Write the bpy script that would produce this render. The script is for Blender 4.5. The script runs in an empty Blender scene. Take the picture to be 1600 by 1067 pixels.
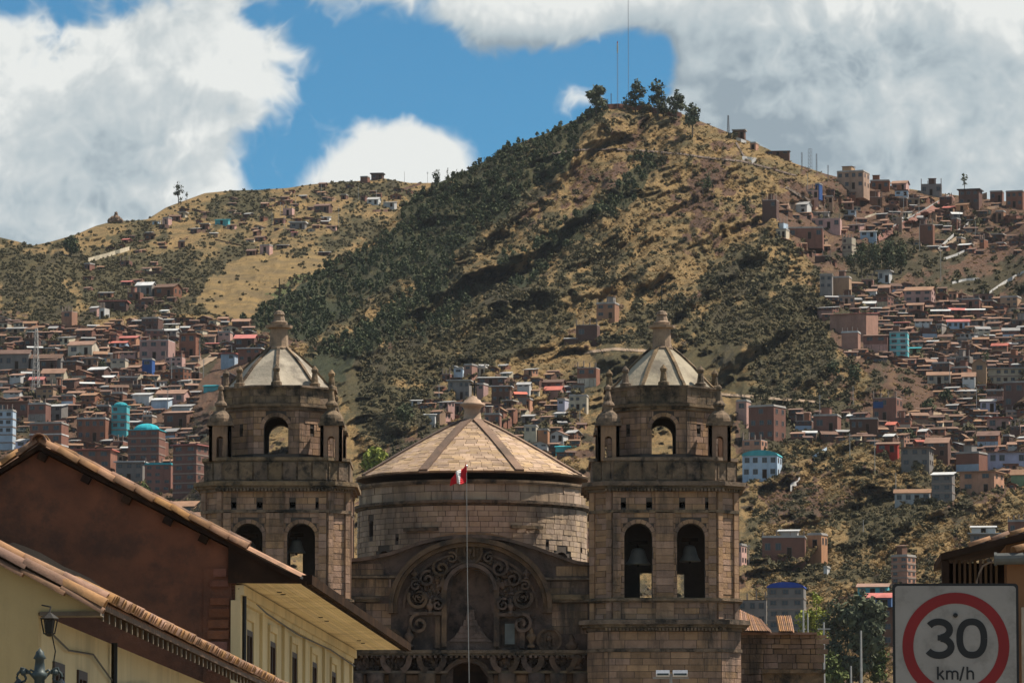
import bpy, math, random
import numpy as np
from mathutils import Vector
rnd = random.Random(7)
rng = np.random.default_rng(11)
C = bpy.context.scene.collection
SC = bpy.context.scene
# ------------------------------------------------------------------ camera, sky, sun, exposure
F = 8000.0                      # focal length in pixels of the 1600 px wide photograph
HOR = 1360.0                    # row of the horizon
PITCH = math.atan((HOR - 533.5) / F)
CAMZ = 1.6
cam = bpy.data.cameras.new('camera'); camo = bpy.data.objects.new('camera', cam); C.objects.link(camo)
cam.sensor_width = 36; cam.lens = 36 * F / 1600; cam.clip_start = 0.5; cam.clip_end = 20000
camo.location = (0, 0, CAMZ); camo.rotation_euler = (math.pi / 2 + PITCH, 0, 0)
SC.camera = camo
SUN_EL = math.radians(57); SUN_AZ = math.radians(75)      # azimuth clockwise from +Y
sdir = Vector((math.sin(SUN_AZ) * math.cos(SUN_EL), math.cos(SUN_AZ) * math.cos(SUN_EL), math.sin(SUN_EL)))
sl = bpy.data.lights.new('sun', 'SUN'); sl.energy = 4.8; sl.angle = math.radians(0.53); sl.color = (1.0, 0.91, 0.78)
so = bpy.data.objects.new('sun', sl); C.objects.link(so); so.rotation_euler = sdir.to_track_quat('Z', 'Y').to_euler()
SC.view_settings.view_transform = 'Standard'; SC.view_settings.look = 'None'
SC.view_settings.exposure = 0.55; SC.view_settings.gamma = 1.0; SC.view_settings.use_curve_mapping = False
SC.cycles.use_denoising = True
try: SC.cycles.denoiser = 'OPENIMAGEDENOISE'
except Exception: pass
SC.cycles.max_bounces = 5; SC.cycles.diffuse_bounces = 2; SC.cycles.glossy_bounces = 2
SC.cycles.transparent_max_bounces = 8; SC.cycles.volume_bounces = 0
SC.cycles.sample_clamp_indirect = 4

def P(px, py, Y):
    """world point seen at pixel (px, py) at distance Y"""
    a = (px - 800) / F; b = (533.5 - py) / F
    t = Y / (math.cos(PITCH) - b * math.sin(PITCH))
    return Vector((a * t, Y, CAMZ + t * (math.sin(PITCH) + b * math.cos(PITCH))))
def ZP(py, Y): return P(800, py, Y).z
def XP(px, Y): return P(px, 700, Y).x

# ---- world: Nishita sky with procedural clouds in world directions
W = bpy.data.worlds.new('World'); SC.world = W; W.use_nodes = True; W.cycles.sampling_method = 'MANUAL'; W.cycles.sample_map_resolution = 512
nt = W.node_tree; nt.nodes.clear()
def nd(nt, typ, **kw):
    n = nt.nodes.new(typ)
    for k, v in kw.items(): setattr(n, k, v)
    return n
def setin(nt, sock, val):
    if isinstance(val, bpy.types.NodeSocket): nt.links.new(val, sock)
    elif val is not None: sock.default_value = val
def M(nt, op, a, b=None, c=None, clamp=False):
    n = nd(nt, 'ShaderNodeMath', operation=op, use_clamp=clamp)
    setin(nt, n.inputs[0], a); setin(nt, n.inputs[1], b)
    if c is not None: setin(nt, n.inputs[2], c)
    return n.outputs[0]
def VM(nt, op, a, b=None):
    n = nd(nt, 'ShaderNodeVectorMath', operation=op)
    setin(nt, n.inputs[0], a)
    if b is not None:
        if op == 'SCALE': setin(nt, n.inputs[3], b)
        else: setin(nt, n.inputs[1], b)
    return n.outputs[0]
def MIX(nt, fac, a, b, blend='MIX'):
    n = nd(nt, 'ShaderNodeMix', data_type='RGBA', blend_type=blend)
    setin(nt, n.inputs[0], fac); setin(nt, n.inputs[6], a); setin(nt, n.inputs[7], b)
    return n.outputs[2]
def NOISE(nt, vec, scale, detail=6, rough=0.55, lac=2.0, dist=0.0):
    n = nd(nt, 'ShaderNodeTexNoise'); setin(nt, n.inputs['Vector'], vec)
    n.inputs['Scale'].default_value = scale; n.inputs['Detail'].default_value = detail
    n.inputs['Roughness'].default_value = rough; n.inputs['Lacunarity'].default_value = lac; n.inputs['Distortion'].default_value = dist
    return n.outputs['Fac'], n.outputs['Color']
def RAMP(nt, fac, stops, interp='LINEAR'):
    n = nd(nt, 'ShaderNodeValToRGB'); n.color_ramp.interpolation = interp
    el = n.color_ramp.elements
    while len(el) < len(stops): el.new(0.5)
    for e, (p, c) in zip(el, stops):
        e.position = p; e.color = (c, c, c, 1) if isinstance(c, (int, float)) else (*c, 1)
    setin(nt, n.inputs[0], fac)
    return n.outputs[0]
def SMOOTH(nt, x, lo, hi, a=0.0, b=1.0):
    n = nd(nt, 'ShaderNodeMapRange', interpolation_type='SMOOTHSTEP')
    setin(nt, n.inputs[0], x); n.inputs[1].default_value = lo; n.inputs[2].default_value = hi
    n.inputs[3].default_value = a; n.inputs[4].default_value = b
    return n.outputs[0]

tc = nd(nt, 'ShaderNodeTexCoord')
sky = nd(nt, 'ShaderNodeTexSky', sky_type='NISHITA', sun_disc=False)
sky.sun_elevation = SUN_EL; sky.sun_rotation = SUN_AZ; sky.altitude = 3400; sky.air_density = 1.0; sky.dust_density = 0.3; sky.ozone_density = 3.0
# cloud density as a node group of direction, so that it can be sampled twice (towards the sun for relief)
def dirpx(px, py):
    v = P(px, py, 1.0) - Vector((0, 0, CAMZ)); v.normalize(); return v
BLOBS = [  # px, py, half width, half height, weight : where banks of cloud (+) and clear sky (-) stand
    (140, 190, 310, 200, 0.62), (380, 110, 110, 110, 0.34), (60, 330, 260, 90, 0.5), (250, 300, 120, 90, 0.30),
    (618, 245, 96, 80, 0.62), (530, 285, 50, 30, 0.25), (690, 262, 50, 36, 0.22),
    (760, 15, 140, 66, 0.62), (860, 25, 60, 50, 0.2), (875, 158, 60, 46, 0.16),
    (1320, 90, 300, 230, 0.72), (1500, 230, 320, 190, 0.7), (1130, 60, 110, 110, 0.36), (960, 5, 150, 40, 0.34), (1120, 190, 80, 60, 0.25),
    (600, 95, 150, 85, -0.60), (510, 200, 60, 80, -0.30), (800, 200, 110, 90, -0.34), (990, 110, 55, 70, -0.52), (440, 25, 120, 40, -0.34), (640, 150, 90, 40, -0.25), (900, 95, 90, 35, -0.32),
    (130, 5, 150, 26, -0.22), (425, 250, 70, 80, -0.55), (340, 170, 35, 45, -0.30), (800, 250, 60, 60, -0.3), (250, 60, 60, 30, -.12), (1035, 90, 30, 50, -.3), (1480, 150, 60, 40, -.1), (60, 90, 50, 40, -.1),
]
g = bpy.data.node_groups.new('cloud_density', 'ShaderNodeTree')
g.interface.new_socket('Vector', in_out='INPUT', socket_type='NodeSocketVector')
g.interface.new_socket('Density', in_out='OUTPUT', socket_type='NodeSocketFloat')
gi = g.nodes.new('NodeGroupInput'); go = g.nodes.new('NodeGroupOutput'); d0 = gi.outputs[0]
_, wc = NOISE(g, d0, 40, 3, 0.55)
warp = VM(g, 'SCALE', VM(g, 'SUBTRACT', wc, (0.5, 0.5, 0.5)), 0.022)
dv = VM(g, 'ADD', d0, warp)
n1, _ = NOISE(g, dv, 17, 5, 0.56)
def billow(sc, det):
    n, _ = NOISE(g, dv, sc, det, 0.5); return M(g, 'SUBTRACT', 0.5, M(g, 'MULTIPLY', M(g, 'ABSOLUTE', M(g, 'SUBTRACT', n, 0.5)), 2.6))
b1 = billow(38, 1); b2 = billow(95, 1); b3 = billow(230, 2)
base = M(g, 'ADD', M(g, 'MULTIPLY', M(g, 'SUBTRACT', n1, 0.5), 1.7), M(g, 'ADD', M(g, 'MULTIPLY', b1, 0.38), M(g, 'ADD', M(g, 'MULTIPLY', b2, 0.27), M(g, 'MULTIPLY', b3, 0.16))))
base = M(g, 'SUBTRACT', base, 0.10)
sep = nd(g, 'ShaderNodeSeparateXYZ'); g.links.new(d0, sep.inputs[0])
front = SMOOTH(g, sep.outputs[1], 0.8, 0.95)
acc = None
for (bx, by, hw, hh, wt) in BLOBS:
    c0 = dirpx(bx, by)
    ex = M(g, 'MULTIPLY', M(g, 'SUBTRACT', sep.outputs[0], c0.x), F / hw)
    ez = M(g, 'MULTIPLY', M(g, 'SUBTRACT', sep.outputs[2], c0.z), F / hh)
    r2 = M(g, 'ADD', M(g, 'MULTIPLY', ex, ex), M(g, 'MULTIPLY', ez, ez))
    s = M(g, 'MULTIPLY', M(g, 'POWER', 2.718, M(g, 'MULTIPLY', r2, -0.8)), wt)
    acc = s if acc is None else M(g, 'ADD', acc, s)
dens = M(g, 'ADD', base, M(g, 'ADD', M(g, 'MULTIPLY', M(g, 'MINIMUM', acc, 0.75), front), M(g, 'MULTIPLY', M(g, 'SUBTRACT', 1.0, front), -0.06)))
g.links.new(dens, go.inputs[0])
def cloud(vec):
    n = nd(nt, 'ShaderNodeGroup'); n.node_tree = g; nt.links.new(vec, n.inputs[0]); return n.outputs[0]
D0 = tc.outputs['Generated']
dA = cloud(D0)
dB = cloud(VM(nt, 'ADD', D0, (0.0085, 0.0, 0.012)))
dC = cloud(VM(nt, 'ADD', D0, (0.0022, 0.0, 0.0034)))
alpha = SMOOTH(nt, dA, 0.0, 0.36)
relief = M(nt, 'ADD', M(nt, 'MULTIPLY', M(nt, 'SUBTRACT', dA, dB), 0.75), M(nt, 'MULTIPLY', M(nt, 'SUBTRACT', dA, dC), 0.75))
thick = SMOOTH(nt, dA, 0.12, 0.95)
lit = M(nt, 'ADD', M(nt, 'SUBTRACT', 0.80, M(nt, 'MULTIPLY', thick, 0.54)), M(nt, 'MULTIPLY', relief, 1.35), clamp=True)
ccol = RAMP(nt, lit, [(0.0, (0.30, 0.37, 0.42)), (0.35, (0.46, 0.53, 0.565)), (0.7, (0.60, 0.645, 0.655)), (1.0, (0.80, 0.82, 0.80))])
skyc = MIX(nt, 1.0, sky.outputs[0], (0.31, 0.62, 0.66, 1), 'MULTIPLY')
SKY_STRENGTH = 0.10
mixc = MIX(nt, alpha, skyc, VM(nt, 'SCALE', ccol, 0.70 / SKY_STRENGTH))
# the clouds of the frame stay where they are; below the horizon the world is plain ground haze
bg = nd(nt, 'ShaderNodeBackground'); nt.links.new(mixc, bg.inputs[0]); bg.inputs[1].default_value = SKY_STRENGTH
wo = nd(nt, 'ShaderNodeOutputWorld'); nt.links.new(bg.outputs[0], wo.inputs[0])

# ------------------------------------------------------------------ helpers
class MB:
    def __init__(s): s.v = []; s.f = []; s.m = []; s.t = []
    def face(s, idx, m=0, t=0.5): s.f.append(tuple(idx)); s.m.append(m); s.t.append(t)
    def quad(s, a, b, c, d, m=0, t=0.5):
        i = len(s.v); s.v += [tuple(a), tuple(b), tuple(c), tuple(d)]; s.face((i, i+1, i+2, i+3), m, t)
    def hexa(s, p, m=0, t=0.5):
        i = len(s.v); s.v += [tuple(q) for q in p]
        for q in ((0,3,2,1),(4,5,6,7),(0,1,5,4),(1,2,6,5),(2,3,7,6),(3,0,4,7)): s.face([i+k for k in q], m, t)
    def box(s, c, d, rz=0.0, m=0, t=0.5, rx=0.0, ry=0.0):
        cx, cy, cz = c; hx, hy, hz = d[0]/2, d[1]/2, d[2]/2
        co, si = math.cos(rz), math.sin(rz); cr, sr = math.cos(rx), math.sin(rx); cq, sq = math.cos(ry), math.sin(ry)
        pts = []
        for x, y, z in ((-hx,-hy,-hz),(hx,-hy,-hz),(hx,hy,-hz),(-hx,hy,-hz),(-hx,-hy,hz),(hx,-hy,hz),(hx,hy,hz),(-hx,hy,hz)):
            y, z = y*cr - z*sr, y*sr + z*cr
            x, z = x*cq + z*sq, -x*sq + z*cq
            pts.append((cx + x*co - y*si, cy + x*si + y*co, cz + z))
        s.hexa(pts, m, t)
    def bx(s, x0, x1, y0, y1, z0, z1, m=0, t=0.5): s.box(((x0+x1)/2, (y0+y1)/2, (z0+z1)/2), (x1-x0, y1-y0, z1-z0), 0, m, t)
    def ext(s, pts, vec, m=0, t=0.5):
        n = len(pts); i = len(s.v); vec = Vector(vec)
        s.v += [tuple(p) for p in pts] + [tuple(Vector(p) + vec) for p in pts]
        s.face(range(i+n-1, i-1, -1), m, t); s.face(range(i+n, i+2*n), m, t)
        for k in range(n): s.face((i+k, i+(k+1) % n, i+n+(k+1) % n, i+n+k), m, t)
    def prism(s, outline, z0, z1, m=0, t=0.5, top=None):
        n = len(outline); top = top or outline; i = len(s.v)
        s.v += [(x, y, z0) for x, y in outline] + [(x, y, z1) for x, y in top]
        s.face(range(i+n-1, i-1, -1), m, t); s.face(range(i+n, i+2*n), m, t)
        for k in range(n): s.face((i+k, i+(k+1) % n, i+n+(k+1) % n, i+n+k), m, t)
    def lathe(s, prof, n=16, c=(0, 0, 0), m=0, t=0.5, a0=0.0):
        i = len(s.v); k = len(prof)
        for r, z in prof:
            for j in range(n):
                a = a0 + 2*math.pi*j/n; s.v.append((c[0] + r*math.cos(a), c[1] + r*math.sin(a), c[2] + z))
        for q in range(k-1):
            for j in range(n):
                j2 = (j+1) % n
                s.face((i+q*n+j, i+q*n+j2, i+(q+1)*n+j2, i+(q+1)*n+j), m, t)
        s.face(range(i+n-1, i-1, -1), m, t); s.face(range(i+(k-1)*n, i+k*n), m, t)
    def tube(s, path, r, n=6, m=0, t=0.5, cap=True):
        path = [Vector(p) for p in path]; i = len(s.v); k = len(path)
        rr = r if isinstance(r, (list, tuple)) else [r]*k
        for q in range(k):
            d = (path[min(q+1, k-1)] - path[max(q-1, 0)]).normalized()
            up = Vector((0, 0, 1)) if abs(d.z) < 0.95 else Vector((1, 0, 0))
            a = d.cross(up).normalized(); b = a.cross(d).normalized()
            for j in range(n):
                w = 2*math.pi*j/n; s.v.append(tuple(path[q] + a*(rr[q]*math.cos(w)) + b*(rr[q]*math.sin(w))))
        for q in range(k-1):
            for j in range(n):
                j2 = (j+1) % n; s.face((i+q*n+j, i+q*n+j2, i+(q+1)*n+j2, i+(q+1)*n+j), m, t)
        if cap: s.face(range(i+n-1, i-1, -1), m, t); s.face(range(i+(k-1)*n, i+k*n), m, t)
    def sweep(s, path, w, h, side=(0, 1, 0), m=0, t=0.5):
        """rectangular bar along a path; side = direction of its width w"""
        path = [Vector(p) for p in path]; sd = Vector(side); i = len(s.v); k = len(path)
        for q in range(k):
            d = (path[min(q+1, k-1)] - path[max(q-1, 0)]).normalized(); b = d.cross(sd).normalized()
            for u, v in ((-.5, -.5), (.5, -.5), (.5, .5), (-.5, .5)): s.v.append(tuple(path[q] + sd*(u*w) + b*(v*h)))
        for q in range(k-1):
            for j in range(4):
                j2 = (j+1) % 4; s.face((i+q*4+j, i+q*4+j2, i+(q+1)*4+j2, i+(q+1)*4+j), m, t)
        s.face((i+3, i+2, i+1, i), m, t); s.face((i+k*4-4, i+k*4-3, i+k*4-2, i+k*4-1), m, t)
    def sphere(s, c, r, n=10, k=6, m=0, t=0.5, sz=1.0):
        s.lathe([(max(1e-3, r*math.sin(math.pi*q/k)), -r*sz*math.cos(math.pi*q/k)) for q in range(k+1)], n, c, m, t)
    def mesh(s, name, mats, smooth=False, off=(0, 0, 0)):
        me = bpy.data.meshes.new(name)
        v = np.array(s.v, dtype=np.float64).reshape(-1, 3) - np.array(off)
        me.from_pydata(v.tolist(), [], s.f)
        for m_ in (mats if isinstance(mats, (list, tuple)) else [mats]): me.materials.append(m_)
        if any(s.m): me.polygons.foreach_set('material_index', s.m)
        if len(set(s.t)) > 1:
            at = me.attributes.new('tone', 'FLOAT', 'FACE'); at.data.foreach_set('value', s.t)
        if smooth: me.polygons.foreach_set('use_smooth', [True]*len(s.f))
        return me
    def build(s, name, mats, parent=None, smooth=False, off=(0, 0, 0), loc=None):
        return link(name, s.mesh(name, mats, smooth, off), parent, loc)
def link(name, me, parent=None, loc=None, rz=None, sc=None):
    o = bpy.data.objects.new(name, me); C.objects.link(o)
    if parent is not None: o.parent = parent
    if loc is not None: o.location = loc
    if rz is not None: o.rotation_euler = (0, 0, rz)
    if sc is not None: o.scale = sc
    return o
def tag(o, label=None, cat=None, group=None, kind=None):
    if label: o['label'] = label
    if cat: o['category'] = cat
    if group: o['group'] = group
    if kind: o['kind'] = kind
    return o
def thing(name, label, cat, loc=(0, 0, 0), rz=0.0, group=None):
    o = bpy.data.objects.new(name, None); C.objects.link(o); o.empty_display_size = 0.2
    o.location = loc; o.rotation_euler = (0, 0, rz); return tag(o, label, cat, group)
def copy_tree(o, parent=None):
    c = o.copy(); C.objects.link(c)
    if parent: c.parent = parent
    for ch in list(o.children): copy_tree(ch, c)
    return c

# ------------------------------------------------------------------ materials
MATS = {}
def mat(name, col, col2=None, scale=1.0, rough=0.85, bump=0.0, bscale=None, tonevar=0.0, stain=None, stain_amt=0.5, stain_scale=0.3, metal=0.0, detail=6, rand=0.0, spec=0.3, streak=False):
    """procedural matt surface: two colours by noise, per-piece tone, stains of a second noise, fine relief"""
    m = bpy.data.materials.new(name); m.use_nodes = True; t = m.node_tree; b = t.nodes['Principled BSDF']
    geo = nd(t, 'ShaderNodeNewGeometry'); pos = geo.outputs['Position']
    col2 = col2 or tuple(c*0.72 for c in col)
    n1, _ = NOISE(t, pos, scale, detail, 0.6)
    f = RAMP(t, n1, [(0.30, 0.0), (0.70, 1.0)])
    c = MIX(t, f, (*col, 1), (*col2, 1))
    if tonevar or rand:
        at = nd(t, 'ShaderNodeAttribute', attribute_name='tone'); oi = nd(t, 'ShaderNodeObjectInfo')
        v = M(t, 'FRACT', M(t, 'ADD', at.outputs['Fac'], oi.outputs['Random']))
        amp = max(tonevar, rand)
        hs = nd(t, 'ShaderNodeHueSaturation'); t.links.new(c, hs.inputs['Color'])
        setin(t, hs.inputs['Value'], M(t, 'ADD', 1.0 - amp, M(t, 'MULTIPLY', v, 2*amp)))
        v2 = M(t, 'FRACT', M(t, 'MULTIPLY', v, 7.31))
        setin(t, hs.inputs['Hue'], M(t, 'ADD', 0.5 - 0.03*amp, M(t, 'MULTIPLY', v2, 0.06*amp)))
        setin(t, hs.inputs['Saturation'], M(t, 'ADD', 1.0 - 0.5*amp, M(t, 'MULTIPLY', v2, amp)))
        c = hs.outputs[0]
    if stain:
        sp = pos
        if streak: sp = VM(t, 'MULTIPLY', pos, (1, 1, 0.18))
        n2, _ = NOISE(t, sp, stain_scale, 8, 0.68)
        sf = M(t, 'MULTIPLY', SMOOTH(t, n2, 0.46, 0.66), stain_amt)
        c = MIX(t, sf, c, (*stain, 1))
    t.links.new(c, b.inputs['Base Color'])
    b.inputs['Roughness'].default_value = rough; b.inputs['Metallic'].default_value = metal
    b.inputs['Specular IOR Level'].default_value = spec
    if bump:
        n3, _ = NOISE(t, pos, bscale or scale*6, 6, 0.65)
        bn = nd(t, 'ShaderNodeBump'); bn.inputs['Strength'].default_value = 1.0; bn.inputs['Distance'].default_value = bump
        t.links.new(n3, bn.inputs['Height']); t.links.new(bn.outputs[0], b.inputs['Normal'])
    MATS[name] = m; return m
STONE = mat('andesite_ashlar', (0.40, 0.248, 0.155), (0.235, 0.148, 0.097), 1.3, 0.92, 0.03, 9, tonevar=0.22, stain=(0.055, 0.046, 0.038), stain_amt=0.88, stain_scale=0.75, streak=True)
JOINT = mat('mortar_joint', (0.10, 0.08, 0.065), None, 2.0, 0.95, 0.02)
MOULD = mat('weathered_moulding', (0.27, 0.185, 0.115), (0.095, 0.072, 0.050), 1.7, 0.93, 0.04, 8, tonevar=0.2, stain=(0.022, 0.021, 0.018), stain_amt=0.95, stain_scale=1.1)
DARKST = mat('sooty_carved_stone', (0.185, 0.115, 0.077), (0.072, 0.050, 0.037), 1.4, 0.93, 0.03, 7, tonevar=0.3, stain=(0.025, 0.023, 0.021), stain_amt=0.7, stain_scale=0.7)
CUPOLA = mat('pale_cupola_stone', (0.45, 0.39, 0.30), (0.31, 0.265, 0.20), 0.9, 0.9, 0.03, 6, tonevar=0.15, stain=(0.10, 0.085, 0.07), stain_amt=0.7, stain_scale=0.5)
SLAB = mat('dome_slab_stone', (0.45, 0.315, 0.205), (0.32, 0.217, 0.142), 1.2, 0.9, 0.02, 9, tonevar=0.24, stain=(0.14, 0.10, 0.075), stain_amt=0.6, stain_scale=0.35)
RIBST = mat('dome_rib_stone', (0.235, 0.15, 0.105), (0.14, 0.095, 0.07), 1.6, 0.92, 0.03, 8, tonevar=0.2, stain=(0.06, 0.05, 0.04), stain_amt=0.5)
DRUMST = mat('drum_stone', (0.50, 0.37, 0.26), (0.34, 0.245, 0.175), 0.9, 0.92, 0.03, 8, tonevar=0.17, stain=(0.135, 0.10, 0.075), stain_amt=0.75, stain_scale=0.5, streak=True)
BRONZE = mat('old_bronze', (0.20, 0.19, 0.165), (0.14, 0.14, 0.125), 3, 0.6, metal=0.2)
IRON = mat('black_iron', (0.02, 0.02, 0.02), (0.035, 0.03, 0.025), 6, 0.55, metal=0.3)
ADOBE = mat('brown_plaster', (0.215, 0.088, 0.047), (0.115, 0.052, 0.032), 1.5, 0.93, 0.03, 7, stain=(0.065, 0.04, 0.03), stain_amt=0.75, stain_scale=1.0, detail=10)
ADOBEB = mat('brown_adobe_block', (0.22, 0.092, 0.058), (0.13, 0.06, 0.042), 3, 0.93, 0.02, 20, tonevar=0.25)
YELLOW = mat('ochre_yellow_plaster', (0.56, 0.415, 0.205), (0.47, 0.345, 0.165), 0.6, 0.85, 0.006, 12, stain=(0.27, 0.20, 0.10), stain_amt=0.5, stain_scale=0.6, streak=True)
YELLOW2 = mat('pale_yellow_plaster', (0.68, 0.54, 0.30), (0.58, 0.45, 0.24), 0.6, 0.85, 0.006, 12, stain=(0.30, 0.24, 0.14), stain_amt=0.45, stain_scale=0.6, streak=True)
SOFFIT = mat('yellow_painted_board', (0.86, 0.70, 0.41), (0.80, 0.63, 0.35), 1.2, 0.7, 0.004, 14, tonevar=0.12, stain=(0.33, 0.23, 0.09), stain_amt=0.4, stain_scale=0.6)
GREYPL = mat('grey_render', (0.24, 0.175, 0.125), (0.16, 0.115, 0.085), 1.6, 0.93, 0.02, 10)
TILE = mat('terracotta_tile', (0.36, 0.195, 0.105), (0.22, 0.125, 0.075), 2.2, 0.88, 0.01, 12, tonevar=0.34, stain=(0.09, 0.07, 0.05), stain_amt=0.6, stain_scale=1.6)
MORTAR = mat('lime_mortar', (0.42, 0.36, 0.28), (0.26, 0.21, 0.16), 5, 0.95, 0.02)
DWOOD = mat('dark_weathered_wood', (0.034, 0.021, 0.014), (0.018, 0.012, 0.009), 2.5, 0.95, 0.006, 20, spec=0.03, tonevar=0.3, stain=(0.10, 0.055, 0.03), stain_amt=0.4, stain_scale=1.1)
RAFT = mat('rafter_wood', (0.10, 0.055, 0.03), (0.05, 0.032, 0.022), 3, 0.85, 0.006, 16, tonevar=0.3)
PALEW = mat('pale_rafter_end', (0.17, 0.13, 0.085), (0.11, 0.085, 0.06), 4, 0.8, tonevar=0.15)
GLASS = mat('dark_glass', (0.018, 0.02, 0.022), (0.03, 0.03, 0.03), 2, 0.12, spec=0.5)
WOODF = mat('brown_window_wood', (0.065, 0.038, 0.026), None, 4, 0.7)
GREENIRON = mat('green_grey_cast_iron', (0.065, 0.085, 0.085), (0.04, 0.05, 0.05), 8, 0.5, metal=0.2)
STEEL = mat('galvanised_steel', (0.55, 0.56, 0.58), (0.40, 0.41, 0.43), 5, 0.4, metal=0.7)
POLEM = mat('grey_pole', (0.34, 0.33, 0.31), (0.24, 0.23, 0.22), 3, 0.7)
REDP = mat('red_cloth', (0.62, 0.02, 0.03), (0.52, 0.015, 0.025), 3, 0.8)
WHITEP = mat('white_cloth', (0.78, 0.77, 0.75), (0.70, 0.69, 0.68), 3, 0.8)
SIGNW = mat('shaded_sign_white', (0.275, 0.255, 0.23), (0.235, 0.217, 0.196), 5, 0.6, stain=(0.15, 0.136, 0.12), stain_amt=0.6, stain_scale=6)  # white paint with the shade on the sign darkened into its base colour
SIGNK = mat('sign_black', (0.012, 0.012, 0.012), (0.016, 0.016, 0.016), 5, 0.5)
SIGNR = mat('sign_red', (0.21, 0.012, 0.012), (0.165, 0.010, 0.010), 5, 0.5)
ASPH = mat('cobbled_paving', (0.34, 0.30, 0.25), (0.24, 0.21, 0.175), 3, 0.9, 0.01, 30)
PAVE = mat('pavement_stone', (0.36, 0.32, 0.27), None, 2, 0.9, 0.01, 20)
# ------------------------------------------------------------------ the hills (ray distance is a smooth function of the direction, with spurs and gullies in it)
def _hash(i, j, s):
    h = (i.astype(np.int64)*374761393 + j.astype(np.int64)*668265263 + s*974634777) & 0x7fffffff
    h = ((h ^ (h >> 13)) * 1274126177) & 0x7fffffff
    return ((h ^ (h >> 16)) & 0xffff) / 65535.0
def vnoise(x, y, s=0):
    i = np.floor(x).astype(np.int64); j = np.floor(y).astype(np.int64); u = x - i; v = y - j
    u = u*u*u*(u*(u*6-15)+10); v = v*v*v*(v*(v*6-15)+10)
    return (_hash(i, j, s)*(1-u) + _hash(i+1, j, s)*u)*(1-v) + (_hash(i, j+1, s)*(1-u) + _hash(i+1, j+1, s)*u)*v
def fbm(x, y, o=4, s=0, g=0.5):
    a = 1.0; r = 0; n = 0
    for k in range(o): r = r + a*vnoise(x*2**k + 17.3*k, y*2**k - 9.1*k, s+k); n += a; a *= g
    return r/n
def ridge(x, y, o=3, s=0):
    a = 1.0; r = 0; n = 0
    for k in range(o): r = r + a*(1-np.abs(2*vnoise(x*2**k + 3.1*k, y*2**k + 5.7*k, s+k)-1)); n += a; a *= 0.5
    return r/n
def sm(x, a, b): t = np.clip((x-a)/(b-a), 0, 1); return t*t*(3-2*t)
def curve(pts):
    xs, ys = zip(*pts); xs = np.array(xs, float); ys = np.array(ys, float)
    return lambda x: np.interp(x, xs, ys)
S1 = curve([(-260,520),(0,508),(120,500),(250,490),(330,492),(372,508),(400,490),(450,457),(520,412),(600,350),(650,305),(675,290),(740,262),(800,228),(860,206),(915,180),(945,168),(1000,168),(1060,176),(1095,190),(1150,212),(1200,233),(1240,255),(1290,272),(1330,282),(1400,292),(1450,300),(1500,306),(1550,312),(1600,318),(1850,335)])
S2 = curve([(-260,360),(0,371),(30,378),(50,384),(75,379),(120,366),(150,353),(180,345),(205,345),(230,343),(260,324),(290,313),(320,302),(360,298),(400,297),(450,294),(480,289),(520,285),(560,283),(600,279),(640,286),(680,286),(720,280),(800,300)])
YB = curve([(100,1590),(160,1560),(300,1462),(400,1382),(500,1292),(600,1192),(700,1100),(800,1020),(900,930),(1000,830),(1067,760),(1200,620)])
YK = curve([(270,1950),(300,1900),(400,1700),(500,1500),(560,1390),(640,1290)])
def inpoly(px, py, poly):
    r = np.zeros(np.shape(px), bool); n = len(poly)
    for k in range(n):
        x0, y0 = poly[k]; x1, y1 = poly[(k+1) % n]
        c = ((y0 > py) != (y1 > py)); xi = (x1-x0)*(py-y0)/((y1-y0) if y1 != y0 else 1e-9) + x0
        r ^= c & (px < xi)
    return r
def segdist(px, py, pl):
    d = np.full(np.shape(px), 1e9)
    for (x0, y0), (x1, y1) in zip(pl, pl[1:]):
        dx, dy = x1-x0, y1-y0; t = np.clip(((px-x0)*dx + (py-y0)*dy)/(dx*dx+dy*dy), 0, 1)
        d = np.minimum(d, np.hypot(px-x0-t*dx, py-y0-t*dy))
    return d
# spur crests of the big hill (they run down to the left) and its gullies
CRESTS = [[(950,172),(905,235),(865,300),(800,345),(720,395),(640,440),(560,490),(470,560)],
          [(935,330),(870,340),(790,410),(700,440),(640,480),(560,545)], [(1000,420),(900,455),(840,447),(760,480),(690,520),(600,590)],
          [(1120,330),(1060,400),(960,480),(860,520),(760,580)], [(1215,350),(1150,420),(1080,470),(1000,540),(940,560)],
          [(1440,330),(1300,400),(1230,470),(1150,560)], [(1420,640),(1330,690),(1240,730),(1170,770)], [(1560,780),(1450,800),(1330,850),(1200,870)], [(1300,560),(1230,600),(1150,650)]]
GULLIES = [[(1015,255),(965,312),(890,362),(830,425),(740,440),(660,500)], [(905,360),(850,415),(760,455),(640,520),(560,580)], [(1040,440),(900,500),(780,540),(680,600)],
           [(1170,420),(1060,500),(960,600)], [(1290,480),(1180,560),(1100,620)], [(1420,770),(1330,800),(1230,830)]]
def relief(px, py, amp=1.0, seed=0):
    w1 = (fbm(px/130, py/130, 3, 50+seed)-.5)*70; w2 = (fbm(px/40, py/40, 3, 60+seed)-.5)*18
    c = .52*px + .85*py + w1 + w2; d = -.85*px + .52*py + w1*.4
    r = 18*ridge(c/70, d/330, 2, 1+seed) + 12*ridge(c/29, d/120, 3, 5+seed) + 7*ridge(c/12, d/34, 3, 9+seed) + 1.7*fbm(px/4.2, py/3.2, 2, 13+seed)
    return r*amp*1.75
def feat(px, py):
    r = np.zeros(np.shape(px)); wx = px + (fbm(px/30, py/30, 3, 80)-.5)*26; wy = py + (fbm(px/30, py/30, 3, 90)-.5)*26
    for pl in CRESTS: r += 16*np.exp(-(segdist(wx, wy, pl)/13)**1.4)
    for pl in GULLIES: r -= 13*np.exp(-(segdist(wx, wy, pl)/12)**1.5)
    return r
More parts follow.
